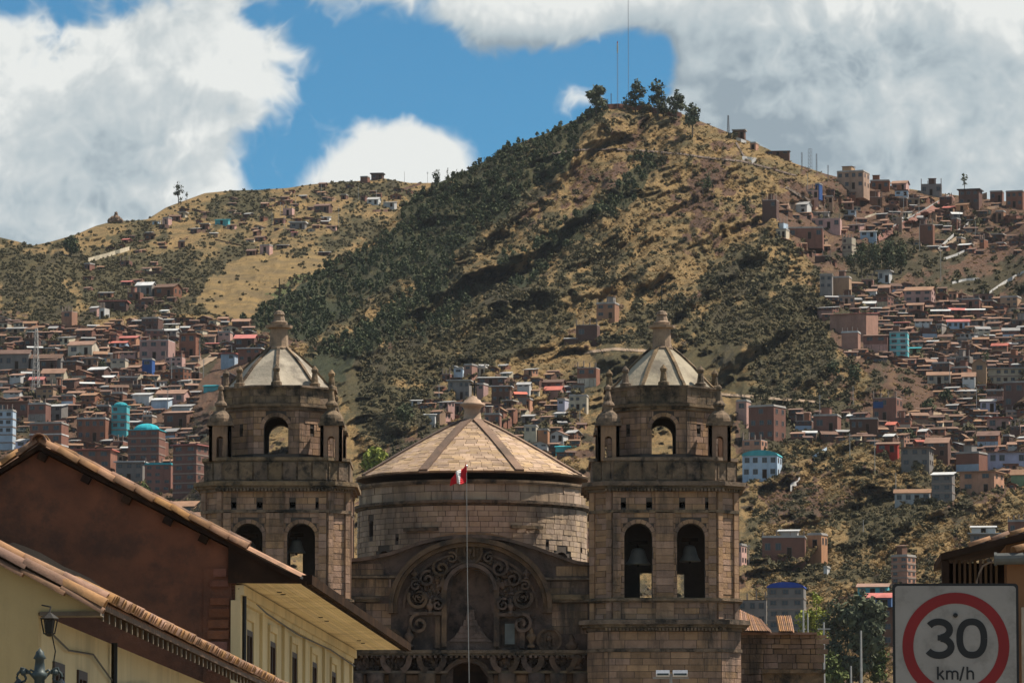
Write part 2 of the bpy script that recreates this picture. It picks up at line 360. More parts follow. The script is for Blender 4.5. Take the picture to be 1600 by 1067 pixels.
TOWNS = [[(-300,505),(130,515),(240,500),(330,500),(400,520),(420,560),(330,640),(330,800),(330,1100),(-300,1100)],
         [(690,575),(760,575),(900,570),(960,575),(960,720),(640,720),(640,650)],
         [(1190,310),(1290,282),(1620,320),(1620,740),(1490,740),(1440,690),(1370,690),(1290,680),(1150,710),(1150,625),(1290,640),(1400,620),(1300,540),(1285,430),(1240,380)]]
def yfront(px, py):
    px = np.asarray(px, float); py = np.asarray(py, float)
    y = YB(py) + 130*sm(980-px, 0, 560)*sm(640-py, 0, 300) + 90*sm(px-1090, 0, 420)*sm(560-py, 0, 320)
    calm = np.zeros(np.shape(px))
    for t in TOWNS[:1]+TOWNS[2:]: calm = np.maximum(calm, inpoly(px, py, t)*sm(segdist(px, py, t+t[:1]), 0, 55)*0.62)
    edge = sm(py - S1(px), -2, 26)
    return y - (relief(px, py) * (1-calm) - 32 + feat(px, py)*1.15) * (0.25 + 0.75*edge)
def yback(px, py):
    px = np.asarray(px, float); py = np.asarray(py, float)
    return YK(py) - (relief(px, py, .8, 200)-28)*(0.3+0.7*sm(py-S2(px), -2, 22))
def surf(px, py):
    """distance of the ground seen at a pixel"""
    py = float(py); px = float(px)
    if py < S1(px) and px < 760: return float(yback(np.array([px]), np.array([py]))[0])
    return float(yfront(np.array([px]), np.array([max(py, float(S1(px)))]))[0])
def pts3(px, py, Y):
    a = (px-800)/F; b = (533.5-py)/F; t = Y/(math.cos(PITCH)-b*math.sin(PITCH))
    return np.stack([a*t, Y, CAMZ + t*(math.sin(PITCH)+b*math.cos(PITCH))], -1)
FOREST = [[(925,160),(948,172),(905,215),(885,262),(852,288),(800,325),(760,360),(706,398),(655,425),(600,455),(540,490),(490,530),(455,530),(400,522),(372,505),(430,468),(520,412),(560,398),(600,372),(630,335),(600,350),(675,286),(740,258),(800,224),(860,202)]]
STRIPS = [([(1018,258),(1000,275),(966,312),(930,335),(892,362),(860,385),(832,425)], 15), ([(905,360),(850,410),(815,440)], 13), ([(690,415),(650,480),(560,540),(500,580)], 24), ([(800,400),(770,430)], 12), ([(730,470),(660,520)], 11)]
DARKVEG_SHADE = [[(1185,350),(1220,375),(1200,410),(1150,455),(1085,480),(1110,430),(1150,380)], [(1090,480),(1180,440),(1270,440),(1290,500),(1300,560),(1290,600),(1160,625),(1100,600),(1050,560)], [(440,500),(560,480),(600,540),(700,560),(680,640),(620,700),(560,680),(540,620)],  # dark scrub; on the middle slope also cloud shadow painted in as cover
           [(600,480),(700,430),(860,440),(900,520),(800,560),(640,600)], [(1150,600),(1300,630),(1400,640),(1280,690),(1160,700)], [(1180,830),(1240,880),(1390,900),(1400,930),(1310,910),(1160,890)], [(1300,790),(1390,770),(1470,790),(1400,850),(1330,870)],
           [(1345,380),(1420,375),(1425,425),(1350,425)], [(1450,420),(1600,400),(1600,460),(1450,470)], [(0,450),(120,440),(140,490),(0,510)], [(1000,470),(1090,480),(1050,580),(960,600),(920,560)]]
DARKVEG2 = [[(60,400),(140,405),(260,395),(330,360),(420,330),(420,370),(330,440),(290,455),(200,440),(130,440)], [(310,300),(400,298),(410,330),(330,350)], [(0,400),(60,395),(110,450),(120,500),(0,500)], [(500,290),(560,285),(660,290),(640,310),(560,310)], [(130,440),(240,450),(300,470),(370,510),(150,520)]]
FIELDS2 = [[(285,478),(318,440),(370,405),(420,392),(520,400),(560,400),(450,455),(380,505)]]
GREENF2 = [[(420,460),(470,430),(560,395),(600,372),(560,400),(500,440),(450,465)]]
def blurpoly(px, py, polys, j=14, s=3):
    wx = px + (fbm(px/26, py/26, 4, 300+s)-.5)*j*4; wy = py + (fbm(px/26, py/26, 4, 320+s)-.5)*j*3
    r = np.zeros(np.shape(px))
    for p in polys: r = np.maximum(r, inpoly(wx, wy, p)*1.0)
    return r
def cover(px, py, back):
    """shares of shrub, forest, bare soil, field and dryness of the ground at pixels"""
    ux = px + (fbm(px/50, py/40, 4, 450)-.5)*80; uy = py + (fbm(px/50, py/40, 4, 460)-.5)*60
    n1 = fbm((.5*ux+.85*uy)/46, (-.85*ux+.5*uy)/120, 5, 400, .6); n2 = fbm(px/17, py/12, 4, 420); n3 = fbm((.5*ux+.85*uy)/50, (-.85*ux+.5*uy)/110, 5, 440, .6)
    fo = blurpoly(px, py, FOREST, 8, 1) if not back else np.zeros(np.shape(px))
    if not back:
        wx = px + (fbm(px/20, py/20, 3, 500)-.5)*30; wy = py + (fbm(px/20, py/20, 3, 510)-.5)*30
        for pl, w in STRIPS: fo = np.maximum(fo, np.exp(-(segdist(wx, wy, pl)/w)**4))
        dv = blurpoly(px, py, DARKVEG_SHADE, 14, 2)
        topdry = sm(430-py, 0, 180)*sm(px-830, 0, 80)
    else:
        dv = blurpoly(px, py, DARKVEG2, 10, 4); topdry = 0
    veg = np.clip(dv*0.72 + (n1-.47)*2.4 + (n2-.5)*1.4 + 0.30 - topdry*.72, 0, 1)
    low = sm(py, 640, 760)*(0 if back else 1)
    veg = veg*(1 - .25*low)
    soil = np.clip((n3-.54)*3.6 + (n2-.5)*2.6 + .05 + .12*sm(py-520, 0, 80)*(not back), 0, 1)
    if not back:
        soil = np.maximum(soil, np.exp(-(segdist(px, py, [(932,278),(918,300),(904,318)])/7)**4))
        for t in (TOWNS[0], TOWNS[2]): soil = np.maximum(soil, inpoly(px, py, t)*(.42+.5*n2))
    fld = blurpoly(px, py, FIELDS2, 17, 6)*(.35+.9*fbm((px*.3+py)/9, (px-py*.3)/60, 3, 470)) if back else np.zeros(np.shape(px))
    grn = blurpoly(px, py, GREENF2, 12, 7) if back else np.zeros(np.shape(px))
    if back:
        veg = veg*(1-fld*.8); soil = soil*(1-fld*.1)
    return veg, fo, soil, fld, grn
def make_hill(name, x0, x1, dx, rows, top, ybot, yfun, back, skirt):
    xs = np.arange(x0, x1+dx, dx); t = (np.arange(rows)/(rows-1.0))
    PX = np.repeat(xs[:, None], rows, 1); TP = top(PX); PY = ybot + (TP - ybot)*t[None, :]
    Y = yfun(PX, PY); V = pts3(PX, PY, Y)
    # foot and back of the hill
    foot = V[:, :1].copy(); foot[:, 0, 1] -= 60; foot[:, 0, 2] = skirt
    bk = []
    for dy, dz in ((40, -10), (120, -45), (300, -130), (700, -400)):
        b = V[:, -1:].copy(); b[:, 0, 1] += dy; b[:, 0, 0] *= (b[:, 0, 1])/(b[:, 0, 1]-dy); b[:, 0, 2] = np.maximum(b[:, 0, 2]+dz, -3); bk.append(b)
    V = np.concatenate([foot, V] + bk, 1); R = V.shape[1]; n = len(xs)
    idx = np.arange(n*R).reshape(n, R)
    q = np.stack([idx[:-1, :-1], idx[1:, :-1], idx[1:, 1:], idx[:-1, 1:]], -1).reshape(-1, 4)
    me = bpy.data.meshes.new(name); me.vertices.add(n*R); me.vertices.foreach_set('co', V.reshape(-1))
    me.loops.add(len(q)*4); me.loops.foreach_set('vertex_index', q.reshape(-1)); me.polygons.add(len(q))
    me.polygons.foreach_set('loop_start', np.arange(len(q))*4); me.update(calc_edges=True); me.validate()
    me.polygons.foreach_set('use_smooth', np.ones(len(me.polygons), bool))
    cv = cover(PX, PY, back)
    for nm, a in zip(('veg', 'forest', 'soil', 'field', 'green'), cv):
        a = np.concatenate([a[:, :1], a] + [a[:, -1:]]*4, 1)
        at = me.attributes.new(nm, 'FLOAT', 'POINT'); at.data.foreach_set('value', a.reshape(-1).astype(np.float32))
    me.materials.append(HILLM)
    return tag(link(name, me), kind='structure')
def hill_material():
    m = bpy.data.materials.new('hillside'); m.use_nodes = True; t = m.node_tree; b = t.nodes['Principled BSDF']
    pos = nd(t, 'ShaderNodeNewGeometry').outputs['Position']
    A = lambda n: nd(t, 'ShaderNodeAttribute', attribute_name=n).outputs['Fac']
    na, _ = NOISE(t, pos, 0.55, 8, 0.72); nb, _ = NOISE(t, pos, 0.075, 8, 0.68); nc, _ = NOISE(t, pos, 1.6, 6, 0.7)
    grass = MIX(t, RAMP(t, na, [(.32, 0.), (.68, 1.)]), (0.385, 0.252, 0.108, 1), (0.26, 0.172, 0.080, 1))
    grass = MIX(t, M(t, 'MULTIPLY', RAMP(t, nc, [(.46, 0.), (.62, 1.)]), .6), grass, (0.085, 0.066, 0.036, 1))
    grass = MIX(t, RAMP(t, nb, [(.42, 0.), (.66, 1.)]), grass, (0.125, 0.102, 0.052, 1))
    soil = MIX(t, RAMP(t, na, [(.35, 0.), (.65, 1.)]), (0.165, 0.092, 0.060, 1), (0.10, 0.066, 0.048, 1))
    field = MIX(t, RAMP(t, nb, [(.40, 0.), (.6, 1.)]), (0.30, 0.205, 0.088, 1), (0.185, 0.135, 0.070, 1))
    green = (0.10, 0.125, 0.05, 1)
    veg = MIX(t, RAMP(t, na, [(.35, 0.), (.62, 1.)]), (0.034, 0.040, 0.024, 1), (0.072, 0.066, 0.034, 1))
    def edge(a, lo=.35, hi=.62, k=0.9):
        return SMOOTH(t, M(t, 'ADD', a, M(t, 'MULTIPLY', M(t, 'SUBTRACT', nc, .5), k)), lo, hi)
    c = MIX(t, edge(A('soil')), grass, soil)
    c = MIX(t, edge(A('field')), c, field)
    c = MIX(t, M(t, 'MULTIPLY', edge(A('green')), .85), c, green)
    c = MIX(t, M(t, 'MULTIPLY', edge(A('veg'), .42, .72, 1.5), .8), c, veg)
    c = MIX(t, M(t, 'MULTIPLY', edge(A('forest')), .85), c, (0.040, 0.048, 0.026, 1))
    t.links.new(c, b.inputs['Base Color']); b.inputs['Roughness'].default_value = 0.95; b.inputs['Specular IOR Level'].default_value = 0.1
    bn = nd(t, 'ShaderNodeBump'); bn.inputs['Distance'].default_value = 1.3; bn.inputs['Strength'].default_value = 1.0
    t.links.new(M(t, 'ADD', na, M(t, 'MULTIPLY', nc, .5)), bn.inputs['Height']); t.links.new(bn.outputs[0], b.inputs['Normal'])
    return m
HILLM = hill_material()
make_hill('hill', -220, 1830, 2.6, 430, S1, 1180.0, yfront, False, -2.0)
make_hill('far_hill', -260, 800, 3.0, 150, S2, 600.0, yback, True, -2.0)
# ground sheet, street in front
gm = MB(); gm.quad((-2500, -400, 0), (2500, -400, 0), (2500, 4600, 0), (-2500, 4600, 0))
GROUND = mat('valley_ground', (0.17, 0.13, 0.08), (0.10, 0.085, 0.055), 0.05, 0.95, 0.05, 1)
tag(gm.build('ground', GROUND), kind='structure')
TA = math.atan(0.0437)
sm_ = MB(); sm_.quad((-4.2, -30, .004), (4.2, -30, .004), (4.2+9.6, 190, .004), (-4.2+9.6, 190, .004))
tag(sm_.build('street', ASPH), kind='structure')
for sx in (-1, 1):
    k = MB(); x = -5.55 if sx < 0 else 4.2
    k.hexa([(x, -30, 0), (x+1.35, -30, 0), (x+1.35+9.6, 190, 0), (x+9.6, 190, 0), (x, -30, .13), (x+1.35, -30, .13), (x+1.35+9.6, 190, .13), (x+9.6, 190, .13)])
    tag(k.build('pavement', PAVE), kind='structure')

# roads and dirt tracks draped on the slopes
DIRT = mat('pale_dirt_road', (0.27, 0.19, 0.125), (0.20, 0.145, 0.095), 0.5, 0.95, 0.03, 3)
REDR = mat('red_stair_paving', (0.24, 0.115, 0.085), (0.17, 0.085, 0.065), 0.6, 0.95, 0.05, 3)
TRACK = mat('brown_track', (0.10, 0.075, 0.06), (0.14, 0.10, 0.075), 0.8, 0.95, 0.05, 3)
def drape(name, pl, w, m, lift=1.2):
    pts = []
    for (x0, y0), (x1, y1) in zip(pl, pl[1:]):
        n = max(2, int(math.hypot(x1-x0, y1-y0)/2.6))
        for k in range(n): pts.append((x0+(x1-x0)*k/n, y0+(y1-y0)*k/n))
    pts.append(pl[-1]); mb = MB(); prev = None
    for i, (x, y) in enumerate(pts):
        a = pts[max(i-1, 0)]; c = pts[min(i+1, len(pts)-1)]
        dx, dy = c[0]-a[0], c[1]-a[1]; l = math.hypot(dx, dy) or 1; nx, ny = -dy/l*w/2, dx/l*w/2
        Ya = surf(x, y)
        jw = .8+.4*rnd.random()
        e = [P(x+nx*q*jw, y+ny*q*jw, surf(x+nx*q*jw, y+ny*q*jw)-lift) for q in (-1, -.5, 0, .5, 1)]
        if prev:
            for q in range(4): mb.quad(prev[q], prev[q+1], e[q+1], e[q])
        prev = e
    return tag(mb.build(name, m), kind='structure')
drape('stair_road', [(1372,373),(1400,358),(1440,336),(1490,308)], 10, REDR, 2.2)
drape('dirt_road', [(296,580),(318,566),(338,554)], 9, DIRT, 2.5)
drape('dirt_road', [(1120,615),(1180,620),(1280,628)], 4, DIRT, 2)
drape('dirt_road', [(1390,646),(1470,646),(1600,643)], 4, DIRT, 2)
drape('dirt_road', [(1468,392),(1500,368),(1528,340)], 5, DIRT, 2)
drape('hill_track', [(862,240),(905,234),(960,233),(1010,236),(1060,240),(1110,247),(1160,252),(1200,262),(1245,275)], 2.6, TRACK, 1.5)
drape('hill_track', [(1150,222),(1160,240),(1172,256)], 2.6, TRACK, 1.5)
drape('hill_track', [(1228,292),(1255,308),(1285,324)], 4, TRACK, 1.5)
drape('hill_track', [(900,552),(960,545),(1010,548),(1050,540)], 4, DIRT, 2)

# shrubs, bunch grass and the wood: scattered as instances of a few small meshes
def leafmat(name, c1, c2, rough=.9):
    m = bpy.data.materials.new(name); m.use_nodes = True; t = m.node_tree; b = t.nodes['Principled BSDF']
    at = nd(t, 'ShaderNodeAttribute', attribute_name='tone').outputs['Fac']; oi = nd(t, 'ShaderNodeObjectInfo').outputs['Random']
    v = M(t, 'ADD', M(t, 'MULTIPLY', at, .6), M(t, 'MULTIPLY', oi, .4))
    t.links.new(MIX(t, v, (*c1, 1), (*c2, 1)), b.inputs['Base Color']); b.inputs['Roughness'].default_value = rough; b.inputs['Specular IOR Level'].default_value = .15
    return m
LSHRUB = leafmat('dry_shrub_leaf', (0.046, 0.048, 0.029), (0.150, 0.120, 0.060))
LGRASS = leafmat('bunch_grass', (0.14, 0.10, 0.05), (0.44, 0.30, 0.13))
LPINE = leafmat('dark_evergreen_leaf', (0.036, 0.050, 0.029), (0.115, 0.125, 0.060))
LEUC = leafmat('eucalyptus_leaf', (0.045, 0.056, 0.034), (0.125, 0.135, 0.078))
LBRIGHT = leafmat('bright_green_leaf', (0.13, 0.16, 0.03), (0.32, 0.33, 0.06))
LGREEN = leafmat('mid_green_leaf', (0.05, 0.075, 0.022), (0.12, 0.14, 0.045))
BARK = mat('grey_bark', (0.16, 0.12, 0.09), (0.09, 0.07, 0.055), 5, .95)
def leaves(mb, n, ell, size, m=0, shell=.55, seed=0):
    """n leaf clumps in a list of ellipsoids (cx,cy,cz,rx,ry,rz)"""
    r = random.Random(seed); wts = [e[3]*e[4]*e[5] for e in ell]
    for _ in range(n):
        e = r.choices(ell, wts)[0]
        d = Vector((r.gauss(0, 1), r.gauss(0, 1), r.gauss(0, 1))).normalized(); q = shell + (1-shell)*r.random()**.6
        c = Vector((e[0]+d.x*e[3]*q, e[1]+d.y*e[4]*q, e[2]+d.z*e[5]*q))
        nrm = (d*1.2 + Vector((r.gauss(0, 1), r.gauss(0, 1), r.gauss(0, 1))).normalized()).normalized()
        a = nrm.orthogonal().normalized(); b = nrm.cross(a); w = r.random()*6.3
        a, b = a*math.cos(w)+b*math.sin(w), b*math.cos(w)-a*math.sin(w)
        s = size*(.6+.8*r.random()); h = s*.62
        mb.quad(c-a*s-b*h*.4, c-a*s*.2-b*h, c+a*s+b*h*.3, c+a*s*.1+b*h, m, r.random())
def scatter_source(kind, k):
    mb = MB()
    if kind == 'shrub': leaves(mb, 46, [(0, 0, .35, .8, .8, .5), (.35*(k % 2*2-1), .2, .5, .45, .45, .45)], .34, 0, .5, k); ms = [LSHRUB]
    elif kind == 'tuft':
        for j in range(16):
            a = j*.7+k; d = Vector((math.cos(a), math.sin(a), 0)); s = d.cross(Vector((0, 0, 1)))*.14
            mb.quad(d*.1-s, d*.1+s, d*(.8+.3*math.sin(j*3.1+k))+s*.3+Vector((0, 0, .55)), d*.7-s*.3+Vector((0, 0, .6+.2*math.cos(j))), 0, (j*.37+k*.2) % 1)
        ms = [LGRASS]
    else:
        mb.tube([(0, 0, 0), (0, 0, .5)], .04, 5, 1)
        ell = [(0, 0, .45, .30, .30, .30), (0, 0, .75, .2, .2, .28)] if k % 2 else [(0, 0, .55, .34, .34, .40), (.1, 0, .85, .16, .16, .2)]
        leaves(mb, 70, ell, .15, 0, .5, 30+k); ms = [LPINE, BARK]
    return bpy.data.objects.new('scatter_source', mb.mesh(kind+'_source', ms))
def scatter(name, kind, P3, sc, nvar=4):
    coll = bpy.data.collections.new(kind+'_sources')
    for k in range(nvar): coll.objects.link(scatter_source(kind, k))
    me = bpy.data.meshes.new(name); me.vertices.add(len(P3)); me.vertices.foreach_set('co', P3.reshape(-1).astype(np.float32))
    a = me.attributes.new('size', 'FLOAT', 'POINT'); a.data.foreach_set('value', sc.astype(np.float32))
    o = link(name, me); tag(o, kind='stuff')
    g = bpy.data.node_groups.new(name, 'GeometryNodeTree')
    g.interface.new_socket('Geometry', in_out='INPUT', socket_type='NodeSocketGeometry'); g.interface.new_socket('Geometry', in_out='OUTPUT', socket_type='NodeSocketGeometry')
    i = g.nodes.new('NodeGroupInput'); ou = g.nodes.new('NodeGroupOutput'); ip = g.nodes.new('GeometryNodeInstanceOnPoints')
    ci = g.nodes.new('GeometryNodeCollectionInfo'); ci.inputs['Collection'].default_value = coll; ci.inputs['Separate Children'].default_value = True; ci.inputs['Reset Children'].default_value = True
    na = g.nodes.new('GeometryNodeInputNamedAttribute'); na.data_type = 'FLOAT'; na.inputs['Name'].default_value = 'size'
    rv = g.nodes.new('FunctionNodeRandomValue'); rv.data_type = 'FLOAT_VECTOR'
    rv.inputs['Min'].default_value = (-.15, -.15, 0); rv.inputs['Max'].default_value = (.15, .15, 6.28)
    ip.inputs['Pick Instance'].default_value = True
    L = g.links.new
    L(i.outputs[0], ip.inputs['Points']); L(ci.outputs[0], ip.inputs['Instance']); L(rv.outputs[0], ip.inputs['Rotation'])
    L(next(s for s in na.outputs if s.enabled), ip.inputs['Scale']); L(ip.outputs[0], ou.inputs[0])
    md = o.modifiers.new('scatter', 'NODES'); md.node_group = g
    return o
def hidden(px, py):
    """pixels where the church or the street houses stand in front"""
    h = inpoly(px, py, [(305,560),(560,560),(560,1100),(305,1100)]) | inpoly(px, py, [(905,540),(1172,540),(1172,1100),(905,1100)]) | inpoly(px, py, [(558,745),(740,650),(918,750),(918,1100),(558,1100)])
    h = h | inpoly(px, py, [(-10,735),(60,688),(385,865),(480,1100),(-10,1100)]) | inpoly(px, py, [(1396,912),(1620,912),(1620,1100),(1396,1100)])
    return h
def sample(n, x0, x1, y0, y1, back, dens):
    px = rng.uniform(x0, x1, n); py = rng.uniform(y0, y1, n)
    top = S2(px) if back else S1(px)
    ok = (py > top+.5) & ~hidden(px, py)
    if back: ok &= ((py < S1(px)+3) & (px < 760))
    px, py = px[ok], py[ok]
    keep = rng.random(len(px)) < dens(*cover(px, py, back), px, py); px, py = px[keep], py[keep]
    Y = (yback if back else yfront)(px, py)
    return px, py, Y, pts3(px, py, Y)
def town(px, py):
    r = np.zeros(np.shape(px), bool)
    for t in TOWNS: r |= inpoly(px, py, t)
    return r
px, py, Y, V = sample(95000, -30, 1630, 150, 1060, False, lambda v, f, s, fl, gr, x, y: np.clip(.06+v*.85, 0, 1)*(1-f*.8)*np.where(town(x, y), .45, 1))
scatter('hillside_shrubs', 'shrub', V, (.28+.95*rng.random(len(px))**2.2)*np.clip(Y/1250, .6, 1.3)*(1+.7*(rng.random(len(px)) < .08)))
px, py, Y, V = sample(26000, -30, 800, 270, 560, True, lambda v, f, s, fl, gr, x, y: np.clip(.04+v*.6, 0, 1)*(1-fl*.75))
scatter('hillside_shrubs', 'shrub', V, rng.uniform(.3, 1.0, len(px)))
px, py, Y, V = sample(90000, -30, 1630, 150, 1060, False, lambda v, f, s, fl, gr, x, y: np.clip(1-v*1.4, 0, 1)*(1-f)*np.where(town(x, y), .3, 1)*(.55+.45*(y > 600)))
scatter('bunch_grass', 'tuft', V, rng.uniform(.3, .8, len(px)))
px, py, Y, V = sample(16000, 360, 1040, 150, 620, False, lambda v, f, s, fl, gr, x, y: f*.62)
scatter('hillside_forest', 'tree', V, 1.0+2.0*rng.random(len(px))**1.6)
px, py, Y, V = sample(3500, 380, 620, 370, 520, True, lambda v, f, s, fl, gr, x, y: gr*.6)
scatter('field_hedgerow_foliage', 'shrub', V, rng.uniform(.5, 1.0, len(px)))
# ------------------------------------------------------------------ the church
YF, YT = 240.0, 243.45
CO = Vector((XP(735, YF), YF, 0.0))
church = thing('church', 'old brown stone church with two bell towers and a big tiled stone dome', 'church', CO)
LOOSE_STONES = []       # (area, centre, size, rz, part, tone, material)
def part(mb, name, mats, parent, smooth=False): return mb.build(name, mats, parent, smooth, off=CO)
def flat(p0, u, n):
    """wall mapping: a along u, z up, d inwards from the outer face whose outward normal is n"""
    p0 = Vector(p0); u = Vector(u); n = Vector(n)
    return lambda a, z, d: p0 + u*a + Vector((0, 0, z)) - n*d
def cyl(c, r):
    return lambda a, z, d: Vector((c[0] + (r-d)*math.sin(a/r), c[1] - (r-d)*math.cos(a/r), z))
def arch_wall(mb, mp, a0, a1, z0, z1, ops, th, seg=10, da=99, m=0, t=0.5):
    def q(a, b, c, d):
        mb.quad(mp(*a, 0), mp(*b, 0), mp(*c, 0), mp(*d, 0), m, t); mb.quad(mp(*d, th), mp(*c, th), mp(*b, th), mp(*a, th), m, t)
    def rev(p, r): mb.quad(mp(*p, 0), mp(*r, 0), mp(*r, th), mp(*p, th), m, t)
    def solid(x0, x1):
        n = max(1, int(math.ceil((x1-x0)/da)))
        for k in range(n):
            p, r = x0+(x1-x0)*k/n, x0+(x1-x0)*(k+1)/n
            q((p, z0), (r, z0), (r, z1), (p, z1)); rev((p, z1), (r, z1)); rev((r, z0), (p, z0))
    x = a0
    for ca, w, zb, zs, kind in sorted(ops):
        l, r = ca-w/2, ca+w/2
        if l > x+1e-4: solid(x, l)
        x = r
        if kind == 'a': pts = [(ca-w/2*math.cos(math.pi*k/seg), zs+w/2*math.sin(math.pi*k/seg)) for k in range(seg+1)]
        else: pts = [(l, zs), (r, zs)]
        for p, s in zip(pts, pts[1:]):
            q(p, s, (s[0], z1), (p[0], z1)); rev(p, s); rev((p[0], z1), (s[0], z1))
        if zb > z0+1e-4: q((l, z0), (r, z0), (r, zb), (l, zb)); rev((r, zb), (l, zb))
        rev((l, zb), (l, zs)); rev((r, zs), (r, zb))
    if x < a1-1e-4: solid(x, a1)
    rev((a0, z0), (a0, z1)); rev((a1, z1), (a1, z0))
def lay(mp, a0, a1, z0, z1, ch, ln, ops=(), proud=0.03, gap=0.022, part_=None, m=None, big=True, margin=0.2):
    """courses of ashlar laid on a wall; blocks are kept in LOOSE_STONES"""
    n = max(1, round((z1-z0)/ch)); h = (z1-z0)/n
    for c in range(n):
        zl, zh = z0+c*h, z0+(c+1)*h; holes = []
        for ca, w, zb, zs, kind in ops:
            if zh > zb+.02:
                if zl < zs: hw = w/2
                else:
                    r = w/2 + margin*.8; dz = zl-zs
                    hw = math.sqrt(max(0, r*r-dz*dz)) if kind == 'a' else 0
                if hw > 0: holes.append((ca-hw, ca+hw))
        x = a0; off = (c % 2)*.5*ln*(.7+.6*rnd.random()); first = True; spans = []
        while x < a1-1e-3:
            l = (off if first and off > .12 else ln*(.65+.75*rnd.random())); first = False
            e = min(a1, x+l)
            if a1-e < .14: e = a1
            spans.append((x, e)); x = e
        for s0, s1 in spans:
            seg = [(s0, s1)]
            for h0, h1 in holes:
                ns = []
                for p, r in seg:
                    if h1 <= p or h0 >= r: ns.append((p, r)); continue
                    if h0 > p: ns.append((p, h0))
                    if h1 < r: ns.append((h1, r))
                seg = ns
            for p, r in seg:
                if r-p < .07: continue
                pr = proud*(.5+rnd.random()); dep = .06
                cm = mp((p+r)/2, (zl+zh)/2, (dep-pr)/2); tg = mp(r, zl, 0)-mp(p, zl, 0)
                LOOSE_STONES.append((((r-p)*h if big else 0), cm, (r-p-gap, pr+dep, h-gap), math.atan2(tg.y, tg.x), part_, rnd.random(), m))
def voussoirs(mb, mp, op, n=9, rad=.2, proud=.05):
    ca, w, zb, zs, kind = op; r0 = w/2+.015; r1 = w/2+rad
    for k in range(n):
        b0 = math.pi*(k+.04)/n; b1 = math.pi*(k+.96)/n
        f = lambda b, r, d: mp(ca-r*math.cos(b), zs+r*math.sin(b), d)
        mb.hexa([f(b0, r0, .05), f(b1, r0, .05), f(b1, r1, .05), f(b0, r1, .05), f(b0, r0, -proud), f(b1, r0, -proud), f(b1, r1, -proud), f(b0, r1, -proud)], 0, rnd.random())
def octo(hw, ch, c):
    x, y = c; f = hw-ch
    return [(x-f, y-hw), (x+f, y-hw), (x+hw, y-f), (x+hw, y+f), (x+f, y+hw), (x-f, y+hw), (x-hw, y+f), (x-hw, y-f)]
def regular(r, n, c, a0=0.0): return [(c[0]+r*math.cos(a0+2*math.pi*k/n), c[1]+r*math.sin(a0+2*math.pi*k/n)) for k in range(n)]
def steps(mb, c, spec, ch):
    """stacked octagonal mouldings: (half width, z0, z1)"""
    for k, (hw, z0, z1) in enumerate(spec): mb.prism(octo(hw, ch, c), z0, z1, 0, .3+.2*(k % 3))
S3 = YF/F
zf = lambda py: ZP(py, YF)
zc = lambda py: ZP(py, YT)
def cross(mb, x, y, z, h, w, r):
    mb.tube([(x, y, z), (x, y, z+h)], r, 5); mb.tube([(x-w/2, y, z+h*.72), (x+w/2, y, z+h*.72)], r, 5)
def bell(px, py_top, py_bot, wpx, Y, label):
    b = thing('church_bell', label, 'bell', P(px, py_bot, Y), 0, 'bells hanging in the tower arches')
    h = (py_bot-py_top)*Y/F; r = wpx*Y/F/2
    m = MB(); m.lathe([(r, 0), (r*.97, h*.06), (r*.78, h*.2), (r*.62, h*.45), (r*.55, h*.66), (r*.42, h*.78), (r*.1, h*.83), (.01, h*.83)], 18); m.build('bell_body', BRONZE, b, True)
    m = MB(); m.tube([(0, 0, h*.8), (0, 0, h*1.12)], .05, 6); m.box((0, 0, h*1.1), (r*1.5, .14, .16)); m.build('yoke', DWOOD, b)
    m = MB(); m.tube([(0, 0, h*.5), (0, 0, -h*.06)], .025, 5); m.sphere((0, 0, -h*.05), .07, 8, 5); m.build('clapper', IRON, b)

